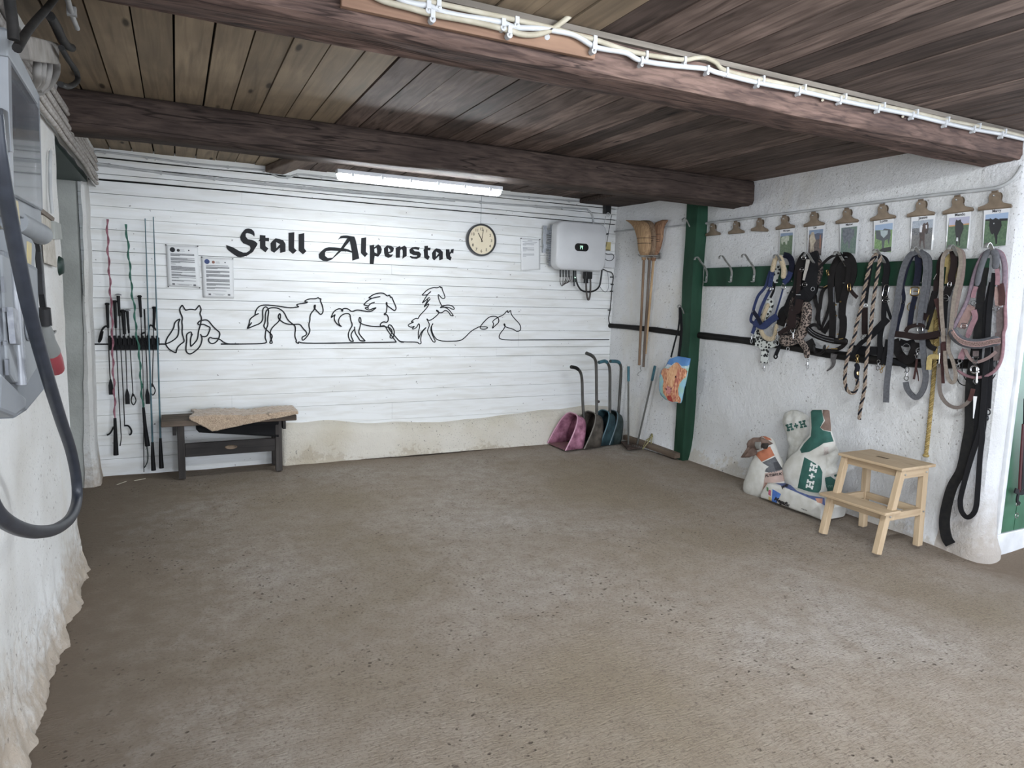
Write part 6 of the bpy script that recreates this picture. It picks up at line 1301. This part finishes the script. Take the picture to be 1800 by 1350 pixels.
# ================================================================ sacks and step stool
K1 = crop(1290, 755, 10.385); K2 = crop(1360, 710, 7.94); K0 = crop(1280, 700, 4.5)
def prints(parent, mb, fb, c, items):
    for i, (nm, loops, m, o_) in enumerate(items):
        part(nm, print_on(MB(), [[c(*p) for p in l] for l in loops], surf(mb, fb, o_), 2.2), m, parent, sm=80)
def writing(parent, mb, fb, c, s, p0, p1, up, m, o_, bold=.03, shear=0):
    t0 = MB(); vs, fs, w_ = text_loops(s, bold, shear); a, b_ = Vector(c(*p0)), Vector(c(*p1)); z = Vector(c(0, 0)); u_ = Vector(c(*up)) - z; pl_ = surf(mb, fb, o_)
    t0.add([pl_(a.x + (b_.x - a.x) * x + u_.x * y / .7, a.y + (b_.y - a.y) * x + u_.y * y / .7) for x, y in vs], fs); part('lettering', t0, m, parent)
def hplus(parent, mb, fb, c, p0, up, adv, m, o_):
    """H+H in slab letters: p0 = lower left, up = cap height vector, adv = vector over the whole word (crop units)"""
    R4 = lambda x0, z0, x1, z1: [(x0, z0), (x1, z0), (x1, z1), (x0, z1)]
    H = [R4(0, 0, .74, .24), R4(0, .76, .74, 1), R4(.22, .2, .52, .8), R4(.96, 0, 1.7, .24), R4(.96, .76, 1.7, 1), R4(1.18, .2, 1.48, .8), R4(.45, .38, 1.25, .62)]
    P = [R4(.2, .37, 1.2, .63), R4(.56, .1, .84, .9)]
    tot = 5.0; pl_ = surf(mb, fb, o_)
    for off_, sh in ((0, H), (1.8, P), (3.3, H)):
        w2 = lambda x, y: c(p0[0] + adv[0] * x / tot + up[0] * y, p0[1] + adv[1] * x / tot + up[1] * y)
        q = MB()
        for r4 in sh: print_on(q, [[w2(off_ + x, y) for x, y in r4]], pl_, 2.0)
        part('letter', q, m, parent)
SACK = mat('white_sack', 'cdccc6', .7, ns=16, c2='bfbdb4', bs=.6); SACK2 = mat('white_plastic_sack', 'c6c6c0', .5, ns=22, c2='b1afa6', bs=.9)
KRAFT = mat('kraft_paper', '7d675b', .85, ns=14, c2='5f4d44', bs=.3); GRN = mat('sack_green', '2f6157', .7, ns=12, c2='27524a', bs=.1)
SINK = mat('sack_ink', '2a2628', .7)
# mortar sack with rolled torn mouth
t = thing('mortar_sack', 'small mortar sack with orange print and torn rolled paper mouth', 'sack', atx(1345, 872, 3.98))
fb = lambda x, y: atx(x, y, 3.99)
mb = bag([(874, 1327, 1352, .5), (871.5, 1320, 1366, .8), (866, 1313, 1378), (856, 1312, 1383, 1.05), (846, 1313.5, 1382.5, 1.1), (835, 1318.5, 1378.5, 1.05), (824, 1322, 1375), (813, 1326, 1371.5, .95), (804, 1329.5, 1367.5, .85), (796, 1329, 1364, .8), (787, 1328, 1361, .8), (778, 1330, 1357.5, .8), (771, 1334, 1353.5, .7), (767, 1340, 1348, .3)], fb, NR, .19, 44, .007, 16, .8)
bd = part('body', mb, SACK, t, sm=75)
prints(bd, mb, fb, K1, [('orange_print', [[(385, 440), (660, 310), (742, 475), (510, 592)]], mat('sack_orange', 'b36a48', .7, ns=14, c2='a65f3f'), .002),
  ('photo_print', [[(520, 605), (750, 498), (885, 725), (760, 788), (640, 788), (568, 768), (590, 715), (640, 680)]], mat('sack_grey', '66676a', .7, ns=30, c2='55565a'), .002), ('photo_print', [[(720, 600), (800, 590), (885, 722), (765, 755), (735, 680)]], mat('sack_dark_grey', '45464a', .7, ns=30), .003),
  ('label_print', [[(572, 800), (890, 738), (945, 945), (700, 975), (610, 990), (545, 1190), (495, 1180), (545, 1000)]], mat('sack_pinkish', 'b39a90', .7, ns=14, c2='a88f85'), .002),
  ('orange_print', [[(380, 180), (430, 130), (540, 110), (660, 165), (690, 205), (600, 190), (520, 130), (440, 195)]], mat('sack_orange', 'b36a48', .7), .002)])
writing(bd, mb, fb, K1, 'PUTSBRUK C', (580, 872), (925, 822), (4, -48), SINK, .004)
writing(bd, mb, fb, K1, 'PUTSBRUK', (548, 1175), (612, 965), (-34, -8), mat('sack_rust_ink', '9a5f48', .7), .004, .01)
for rows, k in (([(769, 1326, 1340, .3), (774, 1317, 1350, .7), (780, 1315.5, 1356), (786, 1315, 1345, .9), (791, 1316, 1332, .3)], .02), ([(784, 1318, 1330, .4), (792, 1313, 1329), (799, 1305, 1327, .9), (804, 1304, 1318, .4)], .03)):
    part('torn_mouth', bag(rows, lambda x, y: atx(x, y, 3.90), NR, .07, 30, k, 28, .9), KRAFT, t, sm=50)
part('inner_fold', bag([(777, 1327, 1338, .5), (783, 1327, 1338), (789, 1330, 1337, .5)], lambda x, y: atx(x, y, 3.87), NR, .03, 20, .008, 30), mat('grey_paper', '82807a', .8, ns=20), t, sm=60)
part('inner_fold', bag([(779, 1339, 1351, .5), (784, 1338, 1350), (789, 1343, 1348, .5)], lambda x, y: atx(x, y, 3.875), NR, .03, 20, .008, 30), mat('dark_fold', '38332f', .9), t, sm=60)

# adhesive bag lying on the floor
t = thing('adhesive_bag', 'white and blue bag of tile adhesive lying in front of the other sacks', 'sack', (4.0, 3.28, 0))
rings = []; n = 22
for i in range(n + 1):
    s_ = i / n; y = 3.56 - .535 * s_; e_ = min(1, .35 + 6 * s_, .55 + 5 * (1 - s_)); hh = .142 * min(1, .45 + 6 * s_, .62 + 4 * (1 - s_)) + nz((0, y, 3), 7, .008); xc = 3.998 - .010 * s_; hw = .128
    ring_ = []
    for k in range(36):
        a = 2 * PI * k / 36; ca, sa = math.cos(a), math.sin(a)
        p_ = Vector((xc + math.copysign(abs(ca) ** .24, ca) * hw * (.94 + .06 * e_), y, .004 + hh / 2 + math.copysign(abs(sa) ** .38, sa) * hh / 2))
        ring_.append(p_ + Vector((nz(p_, 11, .004), 0, nz(p_ + Vector((5, 0, 0)), 13, .006) if sa > 0 else 0)))
    rings.append(ring_)
mb = MB().loft(rings); bd = part('body', mb, SACK, t, sm=75); fb = lambda x, y: atx(x, y, 3.88)
prints(bd, mb, fb, K0, [('blue_print', [[(352, 718), (420, 758), (400, 800), (372, 850), (345, 828)]], mat('sack_blue', '3f66b0', .6, ns=14, c2='4d7cc8'), .002),
  ('top_print', [[(370, 672), (470, 665), (545, 735), (640, 770), (760, 790), (765, 850), (700, 815), (600, 772), (500, 728)]], mat('sack_violet_blue', '5f6d9c', .6, ns=30, c2='4a5788'), .002),
  ('pink_print', [[(322, 722), (340, 730), (338, 775), (318, 760)]], mat('sack_pink', 'bb5570', .6), .002), ('yellow_print', [[(320, 775), (342, 785), (348, 820), (322, 808)]], mat('sack_yellow', 'cdb26a', .6), .002), ('green_print', [[(305, 700), (320, 708), (318, 740), (306, 730)], ], mat('sack_leaf', '5d8a5a', .6), .002),
  ('red_print', [[(303, 800), (325, 815), (330, 835), (305, 822)]], mat('sack_red', 'b04a3e', .6), .002), ('orange_spot', [[(690, 795), (745, 795), (742, 835), (705, 825)]], mat('sack_salmon', 'c08a72', .6), .003)])
writing(bd, mb, fb, K0, 'Megafix', (364, 803), (488, 862), (8, -27), SINK, .004, .04, .25)
writing(bd, mb, fb, K0, 'Mega', (432, 722), (478, 684), (-14, -20), SINK, .004, .03, .2)
bc_ = MB(); pl_ = surf(mb, fb, .004)
for k in range(12):
    if k % 3 != 2:
        x = 584 + 4 * k; a = K0(x, 868 + .42 * (x - 584)); b_ = K0(x + 2.6, 868 + .42 * (x - 581)); bc_.add([pl_(*a), pl_(*b_), pl_(b_[0] + .2, b_[1] + 8), pl_(a[0] + .2, a[1] + 8)], [(0, 1, 2, 3)])
part('barcode', bc_, SINK, bd)
# tall sack with green print and folded top
t = thing('block_mortar_sack', 'tall white sack with green lower panel and folded-over green top', 'sack', atx(1425, 868, 4.05))
fb = lambda x, y: atx(x, y, 4.06)
mb = bag([(871, 1420, 1444, .6), (867, 1408, 1449, .85), (862, 1398, 1450.5), (852, 1388, 1450, 1.1), (836, 1383, 1449.5, 1.15), (821, 1383, 1449.5, 1.1), (811, 1387, 1449), (799, 1397, 1450, .9), (791, 1406, 1466, .8), (778, 1413, 1466, .65), (765, 1425, 1462, .5), (748, 1427, 1459.5, .45), (735, 1425, 1458, .4), (724, 1425.5, 1457.5, .35), (720, 1428, 1456, .15)], fb, NR, .2, 48, .008, 14, .8)
bd = part('body', mb, SACK, t, sm=75)
WL = mat('sack_white_ink', 'd8dad6', .7, ns=4)
prints(bd, mb, fb, K2, [('green_panel', [[(430, 742), (540, 805), (640, 868), (678, 950), (670, 1100), (655, 1200), (600, 1268), (430, 1245), (328, 1215), (350, 1100), (370, 1000), (400, 870)]], GRN, .002),
  ('green_top', [[(520, 95), (560, 88), (672, 88), (700, 230), (650, 330), (690, 368), (790, 392), (835, 525), (700, 548), (640, 590), (500, 668), (390, 688), (370, 642), (430, 550), (520, 455), (532, 330)]], GRN, .002),
  ('kraft_lining', [[(690, 88), (772, 88), (800, 385), (700, 365), (655, 330), (716, 235), (685, 140)]], KRAFT, .003),
  ('faint_print', [[(700, 600), (760, 600), (765, 720), (705, 720)]], mat('faint_sack_ink', 'b9aaa6', .8, ns=160, c2='cfc9c4'), .002)])
hplus(bd, mb, fb, K2, (545, 1195), (-98, -28), (72, -350), WL, .004)
# crumpled plastic sack behind
t = thing('crumpled_sack', 'crumpled white plastic sack with green letters leaning against the wall', 'sack', atx(1390, 812, 4.17))
fb = lambda x, y: atx(x, y, 4.17)
mb = bag([(721, 1393, 1402, .4), (725, 1385, 1411, .7), (730, 1380, 1418), (741, 1376.5, 1425.5, 1.1), (754, 1381, 1426, 1.1), (764, 1385, 1425, .9), (772, 1386, 1420, .9), (783, 1389, 1417, .8), (798, 1387, 1416, .9), (813, 1384, 1412), (830, 1386, 1412), (850, 1390, 1412, .8)], fb, NR, .11, 60, .020, 22, .9)
bd = part('body', mb, SACK2, t, sm=60)
hplus(bd, mb, fb, K2, (195, 382), (-28, -92), (272, -64), GRN, .004)
# narrow sack squeezed in on the right
t = thing('torn_sack', 'white torn sack with a green patch squeezed behind the step stool', 'sack', atx(1462, 862, 4.12))
fb = lambda x, y: atx(x, y, 4.13)
mb = bag([(779, 1444, 1466, .4), (786, 1443, 1468, .8), (798, 1444, 1473), (808, 1445, 1470), (817, 1445, 1466), (829, 1445, 1471), (842, 1443, 1470), (855, 1440, 1470), (864, 1440, 1468, .8), (868, 1444, 1464, .5)], fb, NR, .12, 48, .016, 22, .85)
bd = part('body', mb, SACK2, t, sm=60)
prints(bd, mb, fb, K2, [('green_patch', [[(705, 1035), (790, 1010), (862, 1062), (845, 1225), (690, 1210)]], GRN, .003), ('green_patch', [[(838, 990), (890, 975), (880, 1010), (845, 1015)]], GRN, .003)])
writing(bd, mb, fb, K2, 'Tunnt', (725, 1160), (825, 1160), (0, -40), mat('sack_soft_ink', '5d847a', .7), .005, .02)

# step stool
PINE = wood('pine', 'bda685', 'a78e6d', 'y', 16, .15, rough=.55, bs=.15); PINEX = wood('pine_x', 'bda685', 'a78e6d', 'x', 16, .15, rough=.55, bs=.15); PINEZ = wood('pine_z', 'c0a988', 'ad9472', 'z', 16, .2, rough=.55, bs=.15)
t = thing('step_stool', 'pale pine two-step stool standing by the right wall under the yellow rope', 'step stool', (3.87, 2.66, 0))
y0, y1 = 2.455, 2.865
def slab(name, z, x0, x1, ya, yb, x0b=None, hole=False):
    mb = MB(); q = [(x0, ya), (x1, ya), (x1, yb), (x0, yb)]
    mb.prism([Vector((x, y, z - .018)) for x, y in q], (0, 0, .018)); return part(name, mb, PINE, t, bev=.004)
slab('top', .515, 3.785, 4.105, y0 - .012, y1 + .012)
part('handle_hole', MB().b2((3.93, 2.64, .5152), (3.955, 2.72, .5157)), mat('dark_slot', '5d4b37', .9), t)
slab('step', .262, 3.655, 3.80, y0 - .022, y1 + .022)
for y in (y0 + .018, y1 - .018):
    part('leg', MB().beam((3.672, y, 0), (3.725, y, .244), .036, .045, (1, 0, 0)), PINEZ, t, bev=.003)     # short front leg
    part('leg', MB().beam((3.755, y, .20), (3.825, y, .497), .034, .042, (1, 0, 0)), PINEZ, t, bev=.003)     # upper front upright
    part('leg', MB().beam((4.055, y, 0), (4.035, y, .497), .036, .045, (1, 0, 0)), PINEZ, t, bev=.003)    # rear leg
    s_ = -1 if y < 2.6 else 1
    part('side_rail', MB().b2((3.72, y - .012 + s_ * .004, .198), (4.05, y + .012 + s_ * .004, .242)), PINEX, t, bev=.002)
    part('side_rail', MB().b2((3.82, y - .012 + s_ * .004, .445), (4.04, y + .012 + s_ * .004, .495)), PINEX, t, bev=.002)
    for (x, z) in ((3.835, .47), (4.035, .47), (3.735, .225), (4.045, .222)): part('screw', MB().ball((x, y + s_ * .02, z), .0065, 8), STEEL, t)
part('front_rail', MB().b2((3.715, y0 + .03, .198), (3.735, y1 - .03, .242)), PINE, t, bev=.002)
part('front_rail', MB().b2((3.818, y0 + .03, .45), (3.838, y1 - .03, .495)), PINE, t, bev=.002)
part('rear_rail', MB().b2((4.03, y0 + .03, .198), (4.05, y1 - .03, .242)), PINE, t, bev=.002)
part('rear_rail', MB().b2((4.03, y0 + .03, .445), (4.05, y1 - .03, .495)), PINE, t, bev=.002)
# ================================================================ distribution boxes and cables on the left wall
def LX(x, y, X): return atx(x, y, X)
BOXG = mat('box_grey', '767b81', .55, ns=5, c2='6c7177'); BOXL = mat('box_light', '85898c', .55, ns=5, c2='7a7e82')
def glassy(name, c, a, rough=.12):
    m, nt, p = _nt(name); p.inputs['Base Color'].default_value = lin(c); p.inputs['Roughness'].default_value = rough; p.inputs['Alpha'].default_value = a; p.inputs['Coat Weight'].default_value = .5; return m
XF = -.36
t = thing('distribution_box', 'grey electrical distribution cabinet with clear smoky window on the left wall', 'electrical cabinet', LX(40, 372, -.45))
part('body', MB().prism([LX(x, y, -.385) for x, y in ((12, 47), (70, 166), (76, 372), (20, 338))], (-.11, 0, 0)), BOXG, t, bev=.008)
part('top_rim', MB().prism([LX(x, y, XF) for x, y in ((14, 52), (68, 163), (68, 185), (16, 100))], (-.05, 0, 0)), BOXL, t, bev=.006)
win = part('window', MB().prism([LX(x, y, XF) for x, y in ((18, 110), (68, 190), (74, 368), (24, 342))], (-.012, 0, 0)), glassy('smoky_window', '63686f', .62), t, bev=.003)
part('window_frame', MB().prism([LX(x, y, XF + .004) for x, y in ((14, 100), (20, 108), (25, 345), (19, 341))], (-.03, 0, 0)), mat('clear_edge', '8d9196', .2, ns=5), win, bev=.002)
part('breaker', MB().prism([LX(x, y, -.378) for x, y in ((26, 185), (40, 205), (43, 270), (30, 262))], (-.01, 0, 0)), mat('breaker_black', '2c2e33', .4), t, bev=.002)
lt_ = part('latch', MB().prism([LX(x, y, XF + .012) for x, y in ((5, 190), (16, 196), (20, 268), (8, 262))], (-.02, 0, 0)), mat('latch_dark', '3e4147', .3), t, bev=.003)
part('latch_rim', MB().prism([LX(x, y, XF + .014) for x, y in ((16, 193), (20, 196), (24, 268), (20, 266))], (-.02, 0, 0)), mat('clear_edge', '8d9196', .2), lt_)
t = thing('cover_strip', 'light grey cable duct with yellow stained labels between the two left cabinets', 'cable duct', LX(45, 470, -.42))
part('panel', MB().prism([LX(x, y, -.375) for x, y in ((20, 342), (72, 370), (74, 402), (22, 372))], (-.08, 0, 0)), BOXL, t, bev=.003)
q0, q1 = LX(24, 388, -.40), LX(72, 412, -.40); part('round_duct', MB().tube([q0, q1], .034, 20), BOXL, t, sm=50)
part('front_piece', MB().prism([LX(x, y, -.385) for x, y in ((28, 404), (56, 420), (62, 430), (63, 440), (61, 470), (30, 468))], (-.08, 0, 0)), BOXL, t, bev=.003)
YL = mat('yellow_stain_label', 'b9a873', .6, ns=20, c2='a79c7c')
for pp_ in (((28, 352), (32, 354), (36, 396), (31, 394)), ((49, 424), (56, 428), (55, 468), (49, 467))): part('label', MB().prism([LX(x, y, -.36 if pp_[0][0] < 30 else -.382) for x, y in pp_], (-.003, 0, 0)), YL, t, 'yellow sticker')
t = thing('socket_cabinet', 'light grey lower power cabinet with chamfered base on the left wall', 'electrical cabinet', LX(28, 733, -.45))
part('body', MB().prism([LX(x, y, -.375) for x, y in ((10, 440), (66, 470), (72, 628), (78, 672), (78, 686), (48, 722), (28, 735), (14, 700), (6, 640))], (-.11, 0, 0)), BOXG, t, bev=.006)
fr = part('front_cover', MB().prism([LX(x, y, -.355) for x, y in ((4, 446), (64, 474), (70, 640), (48, 676), (28, 672), (14, 650))], (-.04, 0, 0)), BOXL, t, bev=.005)
part('hinge_tube', MB().tube([LX(24, 472, -.352), LX(37, 676, -.352)], .0125, 14), glassy('clear_tube', '9da1a7', .6, .25), fr, sm=60)
part('tube_label', MB().prism([LX(x, y, -.340) for x, y in ((22, 540), (31, 545), (37, 606), (28, 604))], (-.012, 0, 0)), mat('tube_label_white', 'a2a5ab', .5, ns=40, c2='7f838b'), fr)
part('base_trough', MB().prism([LX(x, y, -.35) for x, y in ((2, 655), (48, 700), (46, 718), (28, 733), (0, 722))], (-.05, 0, 0)), mat('trough_grey', '787d83', .4, ns=5), t, bev=.008)
# near side of both cabinets, facing the camera
ns_ = part('side_panel', MB().prism([LX(0, 440, -.36), LX(0, 440, -.36) + Vector((-.12, 0, 0)), LX(0, 720, -.36) + Vector((-.12, 0, 0)), LX(0, 720, -.36)], (0, .05, 0)), BOXG, t, bev=.004)
for (x, y, w_, h_) in ((6, 500, .004, .03), (8, 544, .004, .008), (10, 603, .004, .008), (13, 645, .004, .03)):
    c = LX(x, y, -.352); part('slot', MB().box(c, (.006, .018, h_ * 1.2)), mat('slot_dark', '6c7077' if h_ > .01 else '26282c', .5), t)
part('socket_outline', MB().torus(LX(49, 575, -.352), (1, 0, 0), .035, .0025, 16, 5), BOXG, fr)
t = thing('power_plug', 'grey and red industrial socket below the black cable on the left wall', 'socket', LX(88, 650, -.44))
a, b_, c, d, e = LX(78, 545, -.43), LX(79, 572, -.43), LX(83, 600, -.43), LX(88, 618, -.43), LX(98, 648, -.43)
part('cable_gland', MB().tube([LX(77, 542, -.43), LX(80, 572, -.43)], .021, 14), mat('gland_black', '202226', .4), t, sm=50)
part('body', MB().tube([b_, LX(81, 585, -.43), c, d], [.018, .024, .027, .034], 16), mat('plug_grey', '777a78', .5, ns=5), t, sm=50, bev=.001)
part('red_ring', MB().tube([d, LX(93, 634, -.43), e], [.032, .034, .030], 16).box(LX(101, 640, -.42), (.02, .02, .03)), mat('plug_red', '9b3a44', .45, ns=5, c2='8a303a'), t, sm=50)
part('flap', MB().beam(LX(86, 590, -.42), LX(94, 582, -.42), .02, .006), mat('plug_grey', '777a78', .5), t)
BKC = mat('thick_black_cable', '2b303a', .42, ns=30, c2='232831', bs=.05)
lp = [(-10, 200), (-3, 262), (6, 320), (17, 380), (31, 450), (48, 530), (66, 600), (86, 670), (106, 735), (124, 790), (134, 840), (135, 880), (124, 910), (100, 929), (70, 935), (40, 931), (12, 918), (-8, 900), (-25, 870)]
q = curve([LX(x, y, -.30 + .0 * i) for i, (x, y) in enumerate(lp)], 6)
single('supply_cable', MB().tube(q, .0150, 18), BKC, 'thick black cable hanging in a big loop in front of the left cabinets', 'cable', sm=80)
single('flat_cable', MB().strap([LX(63, 418, -.45), LX(67, 440, -.45), LX(71, 480, -.45), LX(74, 520, -.45), LX(77, 548, -.44)], .035, .02, (1, 0, 0)), mat('gland_black', '202226', .4), 'black cable running down behind the grey cabinet to the red socket', 'cable', bev=.003)
# paper board, small box, green knob near the wall end
t = thing('wall_board', 'dusty cream board pinned to the left wall beside the cabinets', 'board', LX(88, 466, -.49))
part('board', MB().prism([LX(x, y, -.482) for x, y in ((75, 378), (92, 386), (101, 470), (81, 462))], (-.008, 0, 0)), mat('dusty_board_paint', 'b9b3a8', .8, ns=40, c2='a39c8e'), t, bev=.001)
part('board_top', MB().prism([LX(x, y, -.475) for x, y in ((73, 365), (96, 383), (95, 390), (73, 373))], (-.02, 0, 0)), mat('dusty_wood', '7b7066', .85, ns=30), t)
single('wall_conduit', MB().tube(curve([LX(x, y, -.485) for x, y in ((89, 266), (88, 285), (88, 310), (89, 345), (92, 375))], 5), .007, 10), WC, 'white painted conduit running down the edge of the left wall recess', 'conduit', sm=60)
single('small_box', MB().prism([LX(x, y, -.47) for x, y in ((95, 388), (107, 393), (110, 421), (97, 421))], (-.03, 0, 0)), mat('box_olive', '9a9d97', .6, ns=9), 'small grey-green box at the edge of the left wall', 'box', bev=.003)
single('green_lamp', MB().lathe([(.001, .022), (.035, .018), (.048, 0), (.045, -.02)], LX(104, 467, -.50), (1, 0, 0), 18), mat('green_dome', '173029', .5), 'dark green round fitting at the edge of the left wall', 'fitting', sm=50)
# bundle of painted cables along the lintel
PC = mat('painted_cable', 'b3aea8', .7, ns=30, c2='938c84', bs=.3)
names = ['lowest', 'second lowest', 'third lowest', 'middle', 'third highest', 'second highest', 'highest']
for k in range(7):
    pts = []
    for i in range(14):
        s_ = i / 13; y = 1.8 + 3.80 * s_; z = 2.165 + .029 * k * (1 - .12 * s_) + nz((y, k, 0), 1.9, .010) ; x = -.472 + .004 * (k % 2) + nz((y, k, 5), 2, .006)
        if k < 3 and y > 5.3: z -= .015
        pts.append((x, y, z))
    single('painted_cable', MB().tube(curve(pts, 4), .0115, 8), PC, 'cable in the painted bundle along the left wall top, %s of seven' % names[k], 'cable', 'painted cable bundle along the left wall', sm=60)
t = thing('cable_box', 'dusty white junction box under the ceiling above the left cabinets', 'junction box', LX(80, 115, -.42))
part('box', MB().prism([LX(x, y, -.36) for x, y in ((50, 62), (104, 76), (105, 114), (58, 108))], (-.10, 0, 0)), mat('dusty_box', '8f8a83', .75, ns=14, c2='77716a'), t, bev=.006)
for k, (x0_, x1_) in enumerate(((66, 62), (75, 66), (86, 70), (100, 72))):
    part('bent_conduit', MB().tube(curve([LX(x0_, 112, -.40), LX(x0_ - 1, 128, -.40), LX((x0_ + x1_) / 2 + 2, 142 + 2 * k, -.41), LX(x1_ - 2, 150 + 4 * k, -.43)], 5), .013, 10), mat('dusty_conduit', '8e8a85', .7, ns=14), t, sm=60)
DKC = mat('dusty_black_cable', '2a2826', .7, ns=20, c2='1e1d1c')
for nm, pts, r_, lb in (('black_cable', [(30, 85), (45, 60), (62, 38), (85, 12), (100, -8)], .018, 'dusty black cable rising to the ceiling above the left cabinets, right one'), ('black_cable', [(24, 70), (22, 40), (18, 10), (16, -10)], .02, 'dusty black cable rising to the ceiling above the left cabinets, left one'),
                        ('black_hose', [(88, 28), (100, 48), (108, 66), (118, 80), (126, 84)], .024, 'dusty black corrugated hose end under the ceiling near the left wall'), ('black_cable', [(108, 84), (120, 105), (134, 125), (136, 142), (122, 152), (106, 148)], .016, 'dusty black cable curling down to the end of the far beam')):
    single(nm, MB().tube(curve([atx(x, y, -.33 if k_ == 0 else -.33) for k_, (x, y) in enumerate(pts)], 6), r_ * .62, 10), DKC, lb, 'cable', sm=70)
t = thing('ceiling_cable', 'short white cable with clip hanging at the ceiling near the left wall', 'cable', atz(136, 50, 2.4))
part('cable', MB().tube(curve([atz(x, y, 2.415) for x, y in ((117, -8), (122, 10), (128, 30), (136, 50))], 4), .009, 8), WC, t, sm=60); part('clip', MB().box(atz(126, 20, 2.42), (.03, .02, .03)), WC, t)

# ================================================================ cables on the near beam
YF = 2.26
def BF(x, y, o=.0): return aty(x, y, YF - o)
WB = mat('white_pvc', 'aeb0b2', .5, ns=7, c2='a4a6a8'); WY = mat('ivory_pvc', 'a59e8c', .55, ns=12, c2='918975')
single('backing_board', MB().prism([BF(x, y, .028) for x, y in ((600, -40), (736, -8), (1050, 64), (1046, 104), (736, 40), (600, 10))], (0, .022, 0)), wood('orange_pine', '8d6d56', '705443', 'x', 12, .2), 'orange brown backing board behind the white cables on the near beam', 'board', bev=.003)
def bcable(label, pts, r_, m, clips, off=.045):
    n = len(pts); q = curve([BF(x, y, off if x < 1056 else off - .022) for x, y in pts], 6); t_ = thing('beam_cable', label, 'cable', q[n // 2], 'cables clipped along the near beam')
    part('sheath', MB().tube(q, r_, 10), m, t_, sm=70)
    for (x, y) in clips:
        o_ = off if x < 1056 else off - .022; c = BF(x, y, o_); s_ = max(.8, min(1.0, 1)) * (1.25 if x < 1056 else .85)
        cb = part('clip', MB().box(c + Vector((0, -r_ * .2, 0)), (.012 * s_, r_ * 2.3, r_ * 2.5)).tube([c + Vector((0, .012, -r_ * 1.7)), c + Vector((0, -r_ * 1.1, -r_ * 1.7))], .0085 * s_, 10), WB, t_, sm=50)
        part('nail', MB().ball(c + Vector((0, -r_ * 1.15, -r_ * 1.7)), .0032 * s_, 8), STEEL, cb)
    return t_
bcable('ivory cable highest of three on the near beam backing board', [(690, -20), (730, -4), (770, 6), (830, 19), (900, 34), (960, 47), (1000, 58), (1046, 70), (1090, 85), (1135, 96), (1200, 105), (1222, 102), (1240, 102), (1258, 110), (1275, 124), (1340, 140), (1413, 155), (1484, 171), (1552, 186), (1610, 198), (1665, 211), (1720, 222), (1765, 231), (1812, 243)], .0092, WY, [(770, 6), (907, 37), (1044, 70), (1135, 96), (1202, 106), (1276, 125), (1340, 139), (1413, 154), (1484, 170), (1552, 185), (1610, 197), (1665, 210), (1720, 221), (1765, 231)])
bcable('bright white cable winding below the ivory one on the near beam', [(680, -20), (705, 0), (735, 8), (752, 10), (775, 20), (810, 28), (850, 34), (883, 40), (905, 48), (950, 50), (975, 54), (1010, 62), (1042, 81), (1060, 86), (1100, 93), (1125, 106), (1180, 115), (1240, 121), (1262, 128), (1330, 145), (1402, 159), (1475, 176), (1542, 190), (1602, 202), (1660, 216), (1710, 227), (1760, 236), (1812, 248)], .0100, WB, [(752, 10), (883, 41), (1042, 82), (1126, 107), (1242, 122), (1330, 145), (1403, 159), (1475, 175), (1542, 190), (1602, 202), (1660, 216), (1710, 226), (1759, 236)])
bcable('ivory cable lowest on the backing board, curving up to its end at the ceiling', [(640, -20), (670, 0), (720, 14), (760, 25), (830, 38), (893, 53), (915, 60), (940, 61), (965, 54), (985, 41), (1003, 27)], .0100, WY, [(759, 26), (894, 54)])
single('wood_screw', MB().tube([BF(962, 65, .027), BF(962, 65, .034)], .010, 12), WB, 'white screw head in the orange backing board below the cables', 'screw')
for (x, y, lb) in ((1446, 176, 'small ivory cable nail left over on the near beam, left one'), (1587, 205, 'small ivory cable nail left over on the near beam, right one')):
    single('cable_nail', MB().tube([BF(x, y, .0), BF(x, y, .018)], .006, 8), WY, lb, 'nail')
